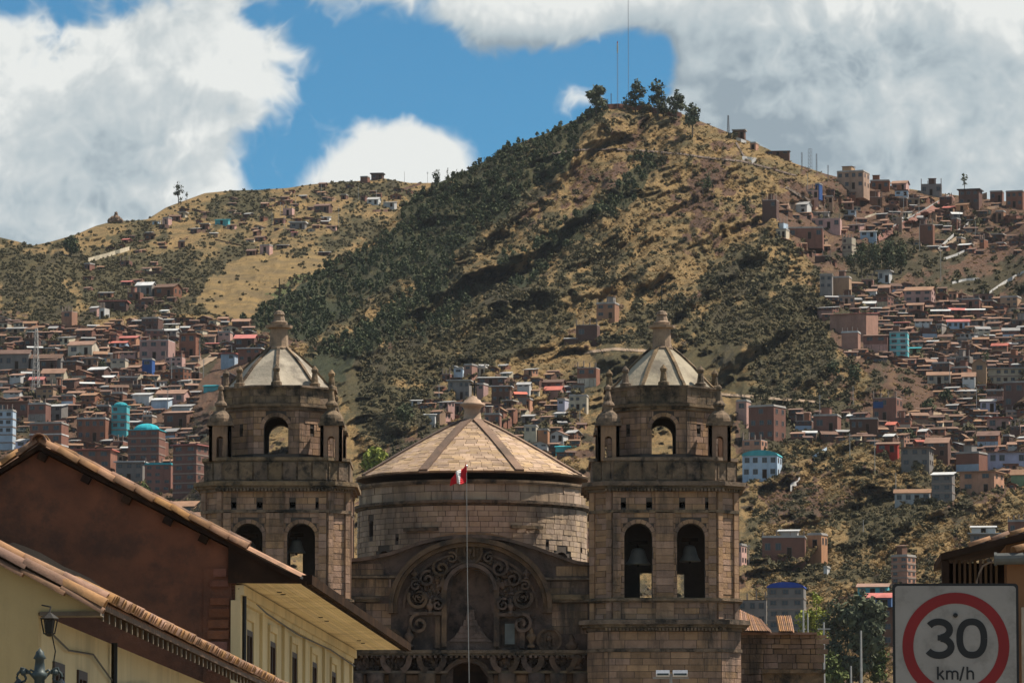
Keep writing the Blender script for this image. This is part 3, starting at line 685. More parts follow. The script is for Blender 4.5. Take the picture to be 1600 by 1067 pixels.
def tower(cpx, right):
    cx = XP(cpx, YF); c = (cx, YT); f3 = lambda d: d*S3
    root = MB(); hwb, ch = 3.45, 1.02; fl = hwb-ch
    # walls below the belfry, solid
    body = MB(); zb0, zb1 = zf(985), zf(1015)
    body.prism(octo(3.58, .95, c), 0, zf(968)); body.prism(octo(hwb, ch, c), zf(968), zf(937))
    # belfry: four walls with two arches each, corner piers, frieze with put-log holes
    z0, z1, z2 = zf(937), zf(799), zf(767)
    ops = [(s*1.235, 1.30, z0, zf(839), 'a') for s in (-1, 1)]
    fr = [(x, .27, zf(793), zf(784), 'r') for x in (-1.95, -.72, .83, 2.05)]
    bops = [(-.95, .62, z0, zf(882), 'a'), (1.22, .36, z0, zf(884), 'a')] if right else [(-.76, .62, z0, zf(850), 'a'), (1.15, .34, z0, zf(880), 'r')]
    if right: bops = [(.72, .58, z0, zf(882), 'r'), (-.95, .36, z0, zf(884), 'r')]
    faces = [((cx, YT-hwb, 0), (1, 0, 0), (0, -1, 0)), ((cx, YT+hwb, 0), (-1, 0, 0), (0, 1, 0)), ((cx-hwb, YT, 0), (0, -1, 0), (-1, 0, 0)), ((cx+hwb, YT, 0), (0, 1, 0), (1, 0, 0))]
    for p0, u, n in faces:
        mp = flat(p0, u, n); arch_wall(body, mp, -fl, fl, z0, z1, ops if n[1] < .5 else bops, .85); arch_wall(body, mp, -fl, fl, z1, z2, fr, .85)
    for sx in (-1, 1):
        for sy in (-1, 1):
            pl = [(cx+sx*fl, YT+sy*hwb), (cx+sx*hwb, YT+sy*fl), (cx+sx*(hwb-.85), YT+sy*fl), (cx+sx*fl, YT+sy*(hwb-.85))]
            if sx*sy > 0: pl = pl[::-1]
            body.prism(pl, z0, z2)
    body.prism(octo(hwb-.02, ch, c), zf(799)-.12, zf(799)-.02)          # ceiling of the bell room
    tw = part(body, 'bell_tower', JOINT, church)
    # drum storey: octagon with four arches
    ap = 2.60; dz0, dz1 = zc(742), zc(640); w8 = ap*math.tan(math.pi/8)
    dr = MB(); dops = [(0, 1.14, zc(716), zc(677), 'a')]; hole = [(0.25, .24, zc(683), zc(675), 'r')]
    for k in range(8):
        a = -math.pi/2 + k*math.pi/4; n = (math.cos(a), math.sin(a), 0); u = (-n[1], n[0], 0)
        mp = flat((cx+n[0]*ap, YT+n[1]*ap, 0), u, n); o = dops if k % 2 == 0 else [((-.25 if k == 1 else .25), .24, zc(683), zc(675), 'r')]
        arch_wall(dr, mp, -w8, w8, dz0, dz1, o, .6)
        lay(mp, -w8, w8, zc(716), dz1, .30, .62, o, .03, part_=('drum', cpx), m=STONE, big=k in (0, 1, 7))
    drum = part(dr, 'drum_storey', JOINT, tw)
    vs = MB()
    mpF = flat((cx, YT-hwb, 0), (1, 0, 0), (0, -1, 0)); mpD = flat((cx, YT-ap, 0), (1, 0, 0), (0, -1, 0))
    for o in ops: voussoirs(vs, mpF, o)
    mpR = flat(*faces[3]); mpB = flat(*faces[1])
    for o in ops: voussoirs(vs, mpR, o)
    voussoirs(vs, mpD, dops[0], 9, .2, .09)
    tag(part(vs, 'arch_stone', STONE, tw), kind='stuff')
    # ashlar of the belfry and the base: front, the two front chamfers and the right flank
    s2 = math.sqrt(.5)
    def walls(hw, chm, za, zb_, h, l, op=(), proud=.03):
        f = hw-chm; L = chm*math.sqrt(2)
        lay(flat((cx, YT-hw, 0), (1, 0, 0), (0, -1, 0)), -f, f, za, zb_, h, l, op, proud, part_=('tower', cpx), m=STONE)
        lay(flat((cx+f, YT-hw, 0), (s2, s2, 0), (s2, -s2, 0)), 0, L, za, zb_, h, l, (), proud, part_=('tower', cpx), m=STONE)
        lay(flat((cx-hw, YT-f, 0), (s2, -s2, 0), (-s2, -s2, 0)), 0, L, za, zb_, h, l, (), proud, part_=('tower', cpx), m=STONE)
        for sgn, q in ((1, 3), (-1, 2)):
            lay(flat(*[((cx+sgn*hw, YT, 0)), (0, sgn, 0), (sgn, 0, 0)]), -f, f, za, zb_, h, l, op, proud, part_=('tower', cpx), m=STONE, big=False)
    walls(hwb, ch, z0, z1, .27, .8, ops); walls(hwb, ch, zf(797), z2, .30, .75, fr, .02)
    walls(hwb, ch, zf(968), zf(940), .28, .7); walls(3.58, .95, zf(1013), zf(986), .42, .8); walls(3.58, .95, zf(1110), zf(1018), .32, .75)
    walls(3.58, .95, 0.2, zf(1110), .36, .9)
    # pilasters
    pil = MB(); pz = [(z0, z1), (zf(968), zf(940)), (zf(797), z2)]
    for za, zb_ in pz:
        for x0, x1 in ((-2.42, -2.06), (-.42, .42), (2.06, 2.42)):
            for k in range(max(1, round((zb_-za)/.36))):
                h = (zb_-za)/max(1, round((zb_-za)/.36)); pil.bx(cx+x0, cx+x1, YT-hwb-.10, YT-hwb+.02, za+k*h+.01, za+(k+1)*h-.012, 0, rnd.random())
        for sx in (-1, 1):
            for e in (.12, .88):
                x = cx+sx*(fl+ch*e); y = YT-hwb+ch*e; n_ = max(1, round((zb_-za)/.4)); h = (zb_-za)/n_
                for k in range(n_): pil.box((x+sx*.03, y-.03, za+(k+.5)*h), (.3, .16, h-.02), sx*math.pi/4, 0, rnd.random())
        for y0, y1 in ((-2.42, -2.06), (-.42, .42), (2.06, 2.42)):
            pil.bx(cx+hwb-.02, cx+hwb+.10, YT+y0, YT+y1, za, zb_, 0, .6)
    tag(part(pil, 'pilaster', STONE, tw), kind='stuff')
    def cornice(spec, chm, nm='cornice'):
        m = MB(); steps(m, c, spec, chm); return part(m, nm, MOULD, tw)
    cornice([(3.66, zf(985), zf(980)), (3.85, zf(980), zf(975.5)), (4.02, zf(975.5), zf(968.5)), (3.8, zf(968.5), zf(967))], 1.0)
    cornice([(3.66, zf(1018), zf(1013))], .95, 'string_course')
    cornice([(3.58, zf(941), zf(938.5)), (3.7, zf(938.5), zf(935)), (3.6, zf(935), zf(933.5))], 1.0, 'string_course')
    cornice([(3.55, zf(801), zf(796))], 1.0, 'string_course')
    cornice([(3.58, zf(768), zf(763)), (3.72, zf(763), zf(759)), (3.86, zf(759), zf(752.5)), (3.6, zf(752.5), zf(751))], 1.02)
    de = MB()                                                            # dentils and weathered lumps under the big cornice
    for k in range(34):
        x = cx-2.75+5.5*k/33; de.box((x, YT-3.70, zf(765.5)), (.10, .2, .13), 0, 0, rnd.random()); de.box((x*1.0, YT-3.78, zf(983)), (.10, .2, .14), 0, 0, rnd.random())
    for k in range(9):
        q = k/8; de.box((cx+2.5+1.0*q, YT-3.62+1.0*q, zf(764)), (.1, .2, .13), math.pi/4, 0, rnd.random())
    tag(part(de, 'dentil', MOULD, tw), kind='stuff')
    # parapet of the bell room with panels
    pa = MB(); pa.prism(octo(3.40, 1.0, c), zf(752), zf(718))
    par = part(pa, 'parapet', MOULD, tw)
    pn = MB()
    for k in range(7):
        x = cx-2.42+4.84*(k+.5)/7; pn.bx(x-.30, x+.30, YT-3.47, YT-3.38, zf(749), zf(722), 0, rnd.random())
    for sx in (-1, 1):
        for e in (.28, .72): pn.box((cx+sx*(2.4+1.0*e), YT-3.40+1.0*e, zf(735.5)), (.5, .1, .78), sx*math.pi/4, 0, rnd.random())
    for e in range(6): pn.bx(cx+3.38, cx+3.47, YT-2.3+e*.8, YT-1.65+e*.8, zf(749), zf(722), 0, rnd.random())
    tag(part(pn, 'parapet_panel', MOULD, par), kind='stuff')
    m = MB(); steps(m, c, [(3.5, zf(719), zf(714))], 1.0); part(m, 'coping', MOULD, par)
    # drum cornice, attic and cupola
    def ring(spec, nm):
        m = MB()
        for k, (r, a, b) in enumerate(spec): m.prism(regular(r/math.cos(math.pi/8), 8, c, math.pi/8), a, b, 0, .3+.2*(k % 3))
        return part(m, nm, MOULD, drum)
    ring([(2.72, zc(648), zc(643)), (2.86, zc(643), zc(638))], 'cornice')
    at_ = MB(); at_.prism(regular(2.62/math.cos(math.pi/8), 8, c, math.pi/8), zc(640), zc(614)); attic = part(at_, 'attic_wall', JOINT, drum)
    for k in (0, 1, 2, 7, 6):
        a = -math.pi/2 + k*math.pi/4; n = (math.cos(a), math.sin(a), 0); u = (-n[1], n[0], 0); w = 2.62*math.tan(math.pi/8)
        lay(flat((cx+n[0]*2.62, YT+n[1]*2.62, 0), u, n), -w, w, zc(637), zc(615), .34, .6, (), .03, part_=('attic', cpx), m=MOULD, big=False)
    ring([(2.70, zc(616), zc(613)), (2.78, zc(613), zc(610))], 'coping')
    cu = MB(); prof = [(2.42, zc(611)), (2.0, zc(596)), (1.5, zc(576)), (.95, zc(558)), (.50, zc(545))]
    n8 = 8; ca0 = math.pi/8 if right else 0.0
    for (r0, a), (r1, b) in zip(prof, prof[1:]): cu.prism(regular(r0/math.cos(math.pi/8), n8, c, ca0), a, b, 0, .5, regular(r1/math.cos(math.pi/8), n8, c, ca0))
    cup = part(cu, 'cupola', CUPOLA, tw)
    for k in range(8):
        a = ca0 + k*math.pi/4; rb = MB()
        rb.sweep([(cx+r/math.cos(math.pi/8)*math.cos(a), YT+r/math.cos(math.pi/8)*math.sin(a), z+.03) for r, z in prof], .15, .10, (-math.sin(a), math.cos(a), 0)); part(rb, 'rib', MOULD, cup)
    # small pinnacles on the attic
    for k in range(8):
        a = -math.pi/2 + math.pi/8*(2*k) + (0 if right else 0); x, y = cx+2.52*math.cos(a), YT+2.52*math.sin(a); m = MB()
        m.lathe([(.26, 0), (.26, .25), (.18, .3), (.12, .75), (.16, .8), (.17, .9), (.08, 1.02), (.01, 1.1)], 8, (x, y, zc(613))); part(m, 'pinnacle', MOULD, drum)
    # lantern and cross
    la = MB(); la.lathe([(.62, zc(547)), (.62, zc(544)), (.46, zc(542.5)), (.42, zc(514)), (.64, zc(513)), (.66, zc(509)), (.40, zc(508)), (.42, zc(504)), (.30, zc(502)), (.24, zc(494)), (.28, zc(492)), (.20, zc(487)), (.03, zc(485))], 10, (cx, YT, 0))
    part(la, 'lantern', mat('lantern_stone_%s' % ('east' if right else 'west'), (0.36, 0.255, 0.17), (0.22, 0.155, 0.11), 2.2, .9, .02, 9, stain=(.08, .065, .05), stain_amt=.6, stain_scale=1.2), tw)
    cr = MB(); cross(cr, cx, YT, zc(488), (1.62 if not right else 1.25), (.78 if not right else .5), .022); part(cr, 'cross', IRON, tw)
    # corner turrets
    for sx in (-1, 1):
        for sy in (-1, 1):
            x, y = cx+sx*2.62, YT+sy*2.62; t = MB(); mp = None
            for k in range(4):
                a = -math.pi/2 + k*math.pi/2; n = (math.cos(a), math.sin(a), 0); u = (-n[1], n[0], 0)
                arch_wall(t, flat((x+n[0]*.52, y+n[1]*.52, 0), u, n), -.52, .52, zf(719), zf(664), [(0, .34, zf(714), zf(686), 'a')], .16, 8)
            tu = part(t, 'corner_turret', STONE, tw)
            cp = MB(); cp.bx(x-.62, x+.62, y-.62, y+.62, zf(664), zf(660)); cp.bx(x-.56, x+.56, y-.56, y+.56, zf(660), zf(657))
            cp.lathe([(.58, zf(657)), (.57, zf(652)), (.48, zf(646)), (.30, zf(641)), (.22, zf(639)), (.24, zf(633)), (.30, zf(631)), (.28, zf(628)), (.17, zf(624)), (.09, zf(608)), (.14, zf(606)), (.13, zf(602)), (.02, zf(598))], 10, (x, y, 0)); part(cp, 'turret_cap', MOULD, tu)
    return tw, drum, attic
PARTS = {}
for cpx, r in ((430, False), (1038, True)):
    a, b, c_ = tower(cpx, r); PARTS[('tower', cpx)] = a; PARTS[('drum', cpx)] = b; PARTS[('attic', cpx)] = c_
bell(389, 840, 872, 34, 241.6, 'bronze bell in the left arch of the left tower, half behind a roof')
bell(463, 838, 864, 30, 241.6, 'dark bronze bell in the right arch of the left tower')
bell(997, 850, 882, 40, 241.6, 'grey bronze bell in the left arch of the right tower')
bell(1078, 846, 877, 34, 241.6, 'grey bronze bell in the right arch of the right tower')

# ---- big dome
YD = 256.0; SD = YD/F; zd = lambda py: ZP(py, YD); cdx = XP(738, YD); dc = (cdx, YD); RD = 179*SD
mpc = cyl(dc, RD); dr = MB()
ang = lambda px: RD*math.asin(max(-.999, min(.999, (px-738)/179)))
yfr = YD-RD; zn = lambda py: ZP(py, yfr)
dops = [(ang(583), .42, zn(832), zn(814), 'a'), (ang(600)+.15, 1.1, zn(890), zn(874), 'a'), (ang(880)-.15, 1.2, zn(890), zn(877), 'a'), (ang(854), .2, zn(851), zn(844), 'r'), (ang(624), .2, zn(842), zn(836), 'r'), (ang(907), .25, zn(855), zn(848), 'r')]
arch_wall(dr, mpc, -RD*math.pi*.5, RD*math.pi*.5, zn(1000), zn(786), dops, .6, 8, .6)
dr.prism([(cdx-RD, YD), (cdx+RD, YD)] + [(cdx+RD*math.cos(a), YD+RD*math.sin(a)) for a in np.linspace(.05, math.pi-.05, 20)], zn(1000), zn(786))
dr.prism(regular(RD-.75, 40, dc), zn(1000), zn(786))
ddrum = part(dr, 'dome_drum', JOINT, church)
LIM = RD*1.50
lay(mpc, -LIM, LIM, zn(890), zn(789), .27, .52, dops, .035, part_='drum', m=DRUMST)
up = MB(); up.prism(regular(RD-.10, 64, dc), zn(786), zn(752)); upr = part(up, 'drum_attic', JOINT, ddrum)
lay(cyl(dc, RD-.10), -LIM, LIM, zn(780), zn(753), .36, .8, (), .035, part_='upper', m=DRUMST, big=False)
for a, b, e in ((788, 785, .10), (785, 780.5, .24)):
    m = MB(); m.prism(regular(RD+e, 64, dc), zn(a), zn(b)); part(m, 'ring_cornice', MOULD, ddrum)
m = MB(); m.prism(regular(RD+.05, 64, dc), zn(755), zn(752)); m.prism(regular(RD+.09, 64, dc), zn(752), zn(748.5)); part(m, 'eaves_ring', MOULD, ddrum)
for x0, x1, py in ((637, 688, 826), (797, 844, 822)):
    m = MB(); n = 6; p = [mpc(ang(x0+(x1-x0)*k/n), zn(py), -.16) for k in range(n+1)]; m.sweep(p, .16, .14, (0, 0, 1)); part(m, 'ledge', MOULD, ddrum)
DPROF = [(RD+.10, zd(750.0)), (RD*.86, zd(734)), (RD*.66, zd(713)), (RD*.45, zd(692)), (RD*.26, zd(674)), (RD*.10, zd(660))]
def dprof(s):
    """point and slope on the dome profile, s from 0 (eaves) to 1 (top)"""
    x = s*(len(DPROF)-1); k = min(int(x), len(DPROF)-2); f = x-k
    (r0, z0), (r1, z1) = DPROF[k], DPROF[k+1]; return r0+(r1-r0)*f, z0+(z1-z0)*f, math.atan2(z1-z0, r0-r1)
dm = MB(); dm.lathe([(r-.03, z-.06) for r, z in DPROF], 64, (cdx, YD, 0)); dome = part(dm, 'dome', RIBST, church)
SLABS = []
rows = 28
RIBA = [-math.pi/2 + math.radians(d) for d in (-143, -98, -53, -29, 25, 62, 107, 152)]
RIBA = [-math.pi/2 + math.radians(d) for d in (-157.5, -112.5, -67.5, -24, 24, 67.5, 112.5, 157.5)]
for i in range(rows):
    r0, z0, sl0 = dprof(i/rows); r1, z1, sl1 = dprof((i+1)/rows); r, z, sl_ = dprof((i+.5)/rows); L = math.hypot(r0-r1, z1-z0)
    n = max(10, round(2*math.pi*r/(.54))); off = rnd.random()
    for k in range(n):
        a = 2*math.pi*(k+off)/n
        d = (a+math.pi/2+math.pi) % (2*math.pi) - math.pi
        if abs(d) > 1.75: continue
        w = 2*math.pi*r/n*(.97)
        SLABS.append((w*L*max(.05, math.cos(d)), Vector((cdx+r*math.cos(a), YD+r*math.sin(a), z)), w, L*.985, a, sl_, rnd.random()))
SLABS.sort(key=lambda s: -s[0])
ub = MB(); ub.box((0, 0, 0), (1, 1, 1)); UNIT_SLAB = ub.mesh('roof_slab', SLAB); UNIT_STONE = ub.mesh('stone', STONE)
UNITS = {STONE.name: UNIT_STONE, DRUMST.name: ub.mesh('stone', DRUMST), MOULD.name: ub.mesh('stone', MOULD)}
rest = MB()
for j, (ar, c_, w, L, a, sl_, t) in enumerate(SLABS):
    lift = .03*rnd.random()
    if j < 300:
        o = bpy.data.objects.new('roof_slab', UNIT_SLAB); C.objects.link(o); o.parent = dome; o.location = c_-CO+Vector((0, 0, lift)); o.scale = (w, L, .10); o.rotation_euler = (sl_+rnd.uniform(-.02, .03), 0, a+math.pi/2)
    else: rest.box((c_.x, c_.y, c_.z+lift), (w, L, .10), a+math.pi/2, 0, t, rx=sl_)
tag(part(rest, 'roof_slabs', SLAB, dome), kind='stuff')
for a in RIBA:
    m = MB(); m.sweep([(cdx+r*math.cos(a), YD+r*math.sin(a), z+.06) for r, z in DPROF], .46, .18, (-math.sin(a), math.cos(a), 0)); part(m, 'rib', RIBST, dome)
    if abs(math.sin(a)) < .99: pass
ln = MB(); ln.lathe([(.68, zd(661)), (.66, zd(657.5)), (.46, zd(656)), (.42, zd(648)), (.40, zd(641)), (.46, zd(636.5)), (.62, zd(634)), (.63, zd(631)), (.48, zd(629.5)), (.40, zd(625)), (.26, zd(623)), (.22, zd(620)), (.05, zd(618))], 20, (cdx, YD, 0)); part(ln, 'lantern', SLAB, dome, True)
cr = MB(); cross(cr, cdx+.1, YD, zd(621), .88, .5, .045); part(cr, 'cross', IRON, dome)
PARTS['drum'] = ddrum; PARTS['upper'] = upr

# ---- facade between the towers
YW = 242.0; SW = YW/F; zw = lambda py: ZP(py, YW); xw = lambda px: XP(px, YW)
pw = lambda px, py, dy=0.0: P(px, py, YW) + Vector((0, dy, 0))
top = [(544,877),(566,875),(590,871),(612,866),(634,858),(656,850),(680,844),(705,840.5),(735,839),(765,840.5),(790,844),(815,851),(838,858),(860,866),(880,873),(900,880),(922,883)]
topf = lambda px: float(np.interp(px, [p[0] for p in top], [p[1] for p in top]))
fw = MB(); niche = (735, 33, 1000, 920); door = (730, 31, 1130, 1063)
def strip(xa, xb, lo, hi):
    n = max(1, int((xb-xa)/12))
    for k in range(n):
        p, q = xa+(xb-xa)*k/n, xa+(xb-xa)*(k+1)/n
        fw.hexa([pw(p, lo(p)), pw(q, lo(q)), pw(q, lo(q), 1), pw(p, lo(p), 1), pw(p, hi(p)), pw(q, hi(q)), pw(q, hi(q), 1), pw(p, hi(p), 1)])
G = lambda x: 1409.0
strip(544, 695, G, topf); strip(775, 922, G, topf)
def over(cx, r, spring, x): d = r*r-(x-cx)**2; return spring-math.sqrt(max(0, d))
strip(695, 775, lambda x: over(735, 34, 922, x) if abs(x-735) < 34 else 1000, topf)
strip(695, 775, lambda x: over(730, 33, 1067, x) if abs(x-730) < 33 else 1409, lambda x: 1000)
fw.hexa([pw(690, 1002, .7), pw(780, 1002, .7), pw(780, 1002, .9), pw(690, 1002, .9), pw(690, 880, .7), pw(780, 880, .7), pw(780, 880, .9), pw(690, 880, .9)])   # back of the niche
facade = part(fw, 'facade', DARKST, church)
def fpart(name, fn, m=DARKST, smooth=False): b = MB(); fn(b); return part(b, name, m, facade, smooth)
fpart('coping', lambda b: b.sweep([pw(x, y-1, -.02) for x, y in top], .9, .16))
arc = lambda cx, cy, rx, ry, a0, a1, n, dy: [pw(cx+rx*math.cos(a0+(a1-a0)*k/n), cy-ry*math.sin(a0+(a1-a0)*k/n), dy) for k in range(n+1)]
fpart('arch_moulding', lambda b: b.sweep(arc(735, 948, 124, 104, -.10, math.pi+.10, 40, -.3), .9, .22))
fpart('arch_moulding', lambda b: b.sweep(arc(735, 948, 117, 97, -.10, math.pi+.10, 40, -.18), .5, .18))
fpart('arch_moulding', lambda b: b.sweep(arc(735, 950, 104, 86, 0, math.pi, 36, -.06), .22, .12))
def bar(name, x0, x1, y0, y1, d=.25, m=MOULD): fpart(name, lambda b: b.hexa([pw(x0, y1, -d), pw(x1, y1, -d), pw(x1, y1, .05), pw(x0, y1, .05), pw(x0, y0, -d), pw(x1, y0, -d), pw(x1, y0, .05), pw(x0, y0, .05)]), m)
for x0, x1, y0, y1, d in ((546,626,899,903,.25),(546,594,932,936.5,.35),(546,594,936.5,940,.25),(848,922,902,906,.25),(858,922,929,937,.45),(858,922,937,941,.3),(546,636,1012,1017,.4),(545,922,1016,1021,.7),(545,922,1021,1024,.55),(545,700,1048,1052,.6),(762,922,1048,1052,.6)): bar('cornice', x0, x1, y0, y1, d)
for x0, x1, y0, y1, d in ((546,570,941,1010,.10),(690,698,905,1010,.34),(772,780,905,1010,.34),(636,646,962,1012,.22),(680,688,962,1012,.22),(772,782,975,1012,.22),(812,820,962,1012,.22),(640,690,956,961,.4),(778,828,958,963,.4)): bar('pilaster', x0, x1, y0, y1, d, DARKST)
fpart('niche_arch', lambda b: b.sweep(arc(735, 922, 39, 39, 0, math.pi, 22, -.22), .45, .18)); fpart('niche_arch', lambda b: b.sweep(arc(735, 922, 47, 45, .1, math.pi-.1, 22, -.12), .3, .12))
def altar(b):
    for k, (w, y0, y1) in enumerate(((34,996,1002),(26,988,996),(19,978,988),(12,968,978),(7,952,968))): b.hexa([pw(735-w,y1,-.1),pw(735+w,y1,-.1),pw(735+w,y1,.6),pw(735-w,y1,.6),pw(735-w*.8,y0,-.05),pw(735+w*.8,y0,-.05),pw(735+w*.8,y0,.6),pw(735-w*.8,y0,.6)])
fpart('niche_pedestal', altar)
def spiral(b, px, py, r, turns, sgn, a0=0.0, w=.24):
    n = int(26*turns); b.sweep([pw(px+sgn*r*(1-.85*k/n)*math.cos(a0+turns*6.283*k/n), py-r*(1-.85*k/n)*math.sin(a0+turns*6.283*k/n), -.2) for k in range(n+1)], .55, .14*max(.7, r/16))
for px, py, r, s, a in ((655,935,17,1,2.6),(655,935,9,-1,0),(668,905,13,1,1.2),(690,888,14,1,2.2),(706,872,9,-1,1.0),(655,975,16,1,1.57),(684,945,10,-1,1.0),(650,915,9,1,.5)):
    fpart('carved_scroll', lambda b: spiral(b, px, py, r, 1.4, s, a)); fpart('carved_scroll', lambda b: spiral(b, 1470-px, py, r, 1.4, -s, a))
def medal(b, px, py, r):
    c_ = pw(px, py, -.1); n = 18
    b.ext([c_+Vector((r*SW*math.cos(6.283*k/n), -.08, r*SW*math.sin(6.283*k/n))) for k in range(n)], (0, .3, 0))
    b.sweep([c_+Vector((r*SW*.95*math.cos(6.283*k/n), -.14, r*SW*.95*math.sin(6.283*k/n))) for k in range(n+1)], .2, .12)
    for k in range(-1, 2): b.box((c_.x+k*r*SW*.35, c_.y-.14, c_.z), (r*SW*.16, .14, r*SW*(1.1-.3*abs(k))), 0)
    b.sphere((c_.x, c_.y-.12, c_.z+r*SW*.1), r*SW*.28, 8, 5)
fpart('carved_shield', lambda b: medal(b, 733, 862, 21)); fpart('carved_shield', lambda b: medal(b, 858, 1000, 19)); fpart('carved_shield', lambda b: medal(b, 612, 1000, 17))
def urn(b, px, py0, py1, w):
    h = (py0-py1)*SW; c_ = pw(px, py0, -.35); r = w*SW
    b.lathe([(r*.8, 0), (r*.8, h*.12), (r*.35, h*.18), (r*.5, h*.3), (r, h*.5), (r*.9, h*.62), (r*.4, h*.72), (r*.55, h*.78), (r*.2, h*.95), (.02, h)], 12, tuple(c_))
for px, a, b_, w in ((893,1030,990,10),(830,1012,980,8),(640,1012,978,8),(575,1012,975,9),(672,960,935,6),(798,960,935,6),(648,905,888,6),(823,905,888,6),(902,1046,1010,11)): fpart('stone_urn', lambda q: urn(q, px, a, b_, w), DARKST, True)
for px, s in ((598,1),(640,-1),(655,1),(694,-1),(770,1),(808,-1),(818,1),(846,-1),(862,1),(898,-1)):
    fpart('console_scroll', lambda b: b.sweep([pw(px+s*14*(1-math.cos(t)), 1026+22*math.sin(t), -.4) for t in np.linspace(0, 1.5, 8)], .5, .26))
for px in (556,588,622,668,792,838,872,908):
    fpart('column', lambda b: b.lathe([(.30, 0), (.30, zw(1052)-.9), (.40, zw(1052)-.7), (.42, zw(1052))], 12, (xw(px), YW-.35, 0)), DARKST, True)
bar('wall_plaque', 789, 804, 974, 1006, .12, mat('pale_plaque', (0.16, 0.17, 0.16), (0.11, 0.115, 0.11), 3, .8)); bar('plaque_frame', 785, 808, 970, 1009, .07, DARKST)
fpart('door_arch', lambda b: b.sweep(arc(730, 1067, 38, 36, 0, math.pi, 20, -.2), .5, .22))
fpart('arch_backdrop_door', lambda b: b.bx(xw(690), xw(770), YW+.7, YW+.9, 0, zw(1025)), DWOOD)
cv = MB()                                                           # carved leaves and rosettes of the tympanum and the frieze
for k in range(520):
    if k < 380:
        a_ = rnd.uniform(.12, math.pi-.12); q_ = rnd.uniform(.46, .86); px, py = 735+108*q_*math.cos(a_), 955-98*q_*math.sin(a_)
        if abs(px-735) < 42 and py > 880: continue
    else: px, py = rnd.choice([rnd.uniform(552, 695), rnd.uniform(770, 915)]), rnd.uniform(1026, 1046)
    c_ = pw(px, py, -.06); r_ = rnd.uniform(.05, .17); cv.sphere(tuple(c_), r_, 6, 4, 0, rnd.random(), sz=rnd.uniform(.6, 1.6))
for k in range(46): cv.bx(xw(550+k*8.2)-.06, xw(550+k*8.2)+.06, YW-.72, YW-.5, zw(1028), zw(1024.2), 0, rnd.random())
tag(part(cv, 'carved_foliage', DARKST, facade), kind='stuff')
# ashlar on the plain parts of the facade
mpw = lambda a, z, d: Vector((a, YW+d, z))
PARTS['facade'] = facade
for x0, x1, y1, y0 in ((548,612,931,904),(548,600,898,880),(850,918,928,908),(868,918,900,884),(572,612,1010,942),(862,918,990,942)):
    lay(mpw, xw(x0), xw(x1), zw(y1), zw(y0), .33, .6, (), .03, part_='facade', m=STONE, big=False)
lay(mpw, xw(548), xw(918), 4.5, zw(1054), .34, .7, [(xw(730), 2.2, 0, zw(1067), 'a')], .03, part_='facade', m=STONE, big=False)
# barrel vault of the nave behind the gable
nv = MB(); ARCN = [(618,870),(632,861),(655,849),(682,838),(705,832.5),(735,830.5),(765,832.5),(790,838),(815,849),(838,861),(852,870)]
a_ = [P(x, y, 243.2) for x, y in ARCN]; nv.ext(a_, (0, 6.6, 0))
part(nv, 'nave_vault', TILE, church)
# ---- stones: the 300 that show largest are pieces of their own, the others one mesh for each part
LOOSE_STONES.sort(key=lambda s: -s[0])
acc = {}
for j, (ar, c_, s, rz, pt, t, m) in enumerate(LOOSE_STONES):
    if j < 300 and ar > 0:
        o = bpy.data.objects.new('stone', UNITS[m.name]); C.objects.link(o); o.parent = PARTS[pt]; o.location = c_-CO; o.scale = s; o.rotation_euler = (0, 0, rz)
    else: acc.setdefault((pt, m.name), MB()).box(c_, s, rz, 0, t)
for (pt, mn), b in acc.items(): tag(part(b, 'stones', MATS[mn], PARTS[pt]), kind='stuff')

# ---- stone wing right of the church with tiled roofs
wg = thing('stone_annex', 'low rough stone annex with tile roofs right of the right tower', 'building', (XP(1216, 250), 250, 0)); WO = Vector(wg.location)
y0 = 250; m = MB(); m.bx(XP(1150, y0), XP(1207, y0), y0, y0+5, 0, ZP(988, y0)); m.bx(XP(1207, y0), XP(1276, y0), y0+.3, y0+6, 0, ZP(990, y0)); m.build('wall', JOINT, wg, off=WO)
rb = MB(); z = 0.1; ztop = ZP(991, y0)
while z < ztop-.1:
    h = min(.22+.2*rnd.random(), ztop-z); x = XP(1152, y0)
    while x < XP(1275, y0):
        w = .22+.5*rnd.random(); f_ = 0 if x < XP(1205, y0) else .3
        rb.box((x+w/2, y0+f_, z+h/2), (w-.03, .12+.12*rnd.random(), h-.03), rnd.uniform(-.05, .05), 0, rnd.random(), ry=rnd.uniform(-.05, .05)); x += w
    z += h
tag(rb.build('rubble_stones', STONE, wg, off=WO), kind='stuff')
m = MB(); m.bx(XP(1190, 247), XP(1284, 247), 246.5, 247.6, 0, ZP(1052, 247)); m.bx(XP(1188, 247), XP(1286, 247), 246.3, 247.8, ZP(1052, 247), ZP(1046, 247)); m.build('garden_wall', MOULD, wg, off=WO)
def tiled(b, A, B, Cc, D, n=14):
    """sloping tiled plane A-B (eaves) to D-Cc (ridge) with barrel rows"""
    A, B, Cc, D = map(Vector, (A, B, Cc, D)); nrm = (B-A).cross(D-A).normalized()
    if nrm.z < 0: nrm = -nrm
    pts = []
    for k in range(2*n+1):
        u = k/(2*n); h = .05 if k % 2 else 0; pts.append((A.lerp(B, u)+nrm*h, D.lerp(Cc, u)+nrm*h))
    for p, q in zip(pts, pts[1:]): b.quad(p[0], q[0], q[1], p[1], 0, rnd.random())
    b.quad(A-nrm*.06, D-nrm*.06, Cc-nrm*.06, B-nrm*.06, 0)
m = MB(); tiled(m, P(1150, 985, 249), P(1206, 986, 249), P(1190, 968, 254), P(1150, 950, 254)); m.build('roof', TILE, wg, off=WO)
m = MB(); tiled(m, P(1217, 986, 249.5), P(1241, 986, 249.5), P(1236, 962, 253), P(1212, 962, 253), 8); m.build('roof', TILE, wg, off=WO)
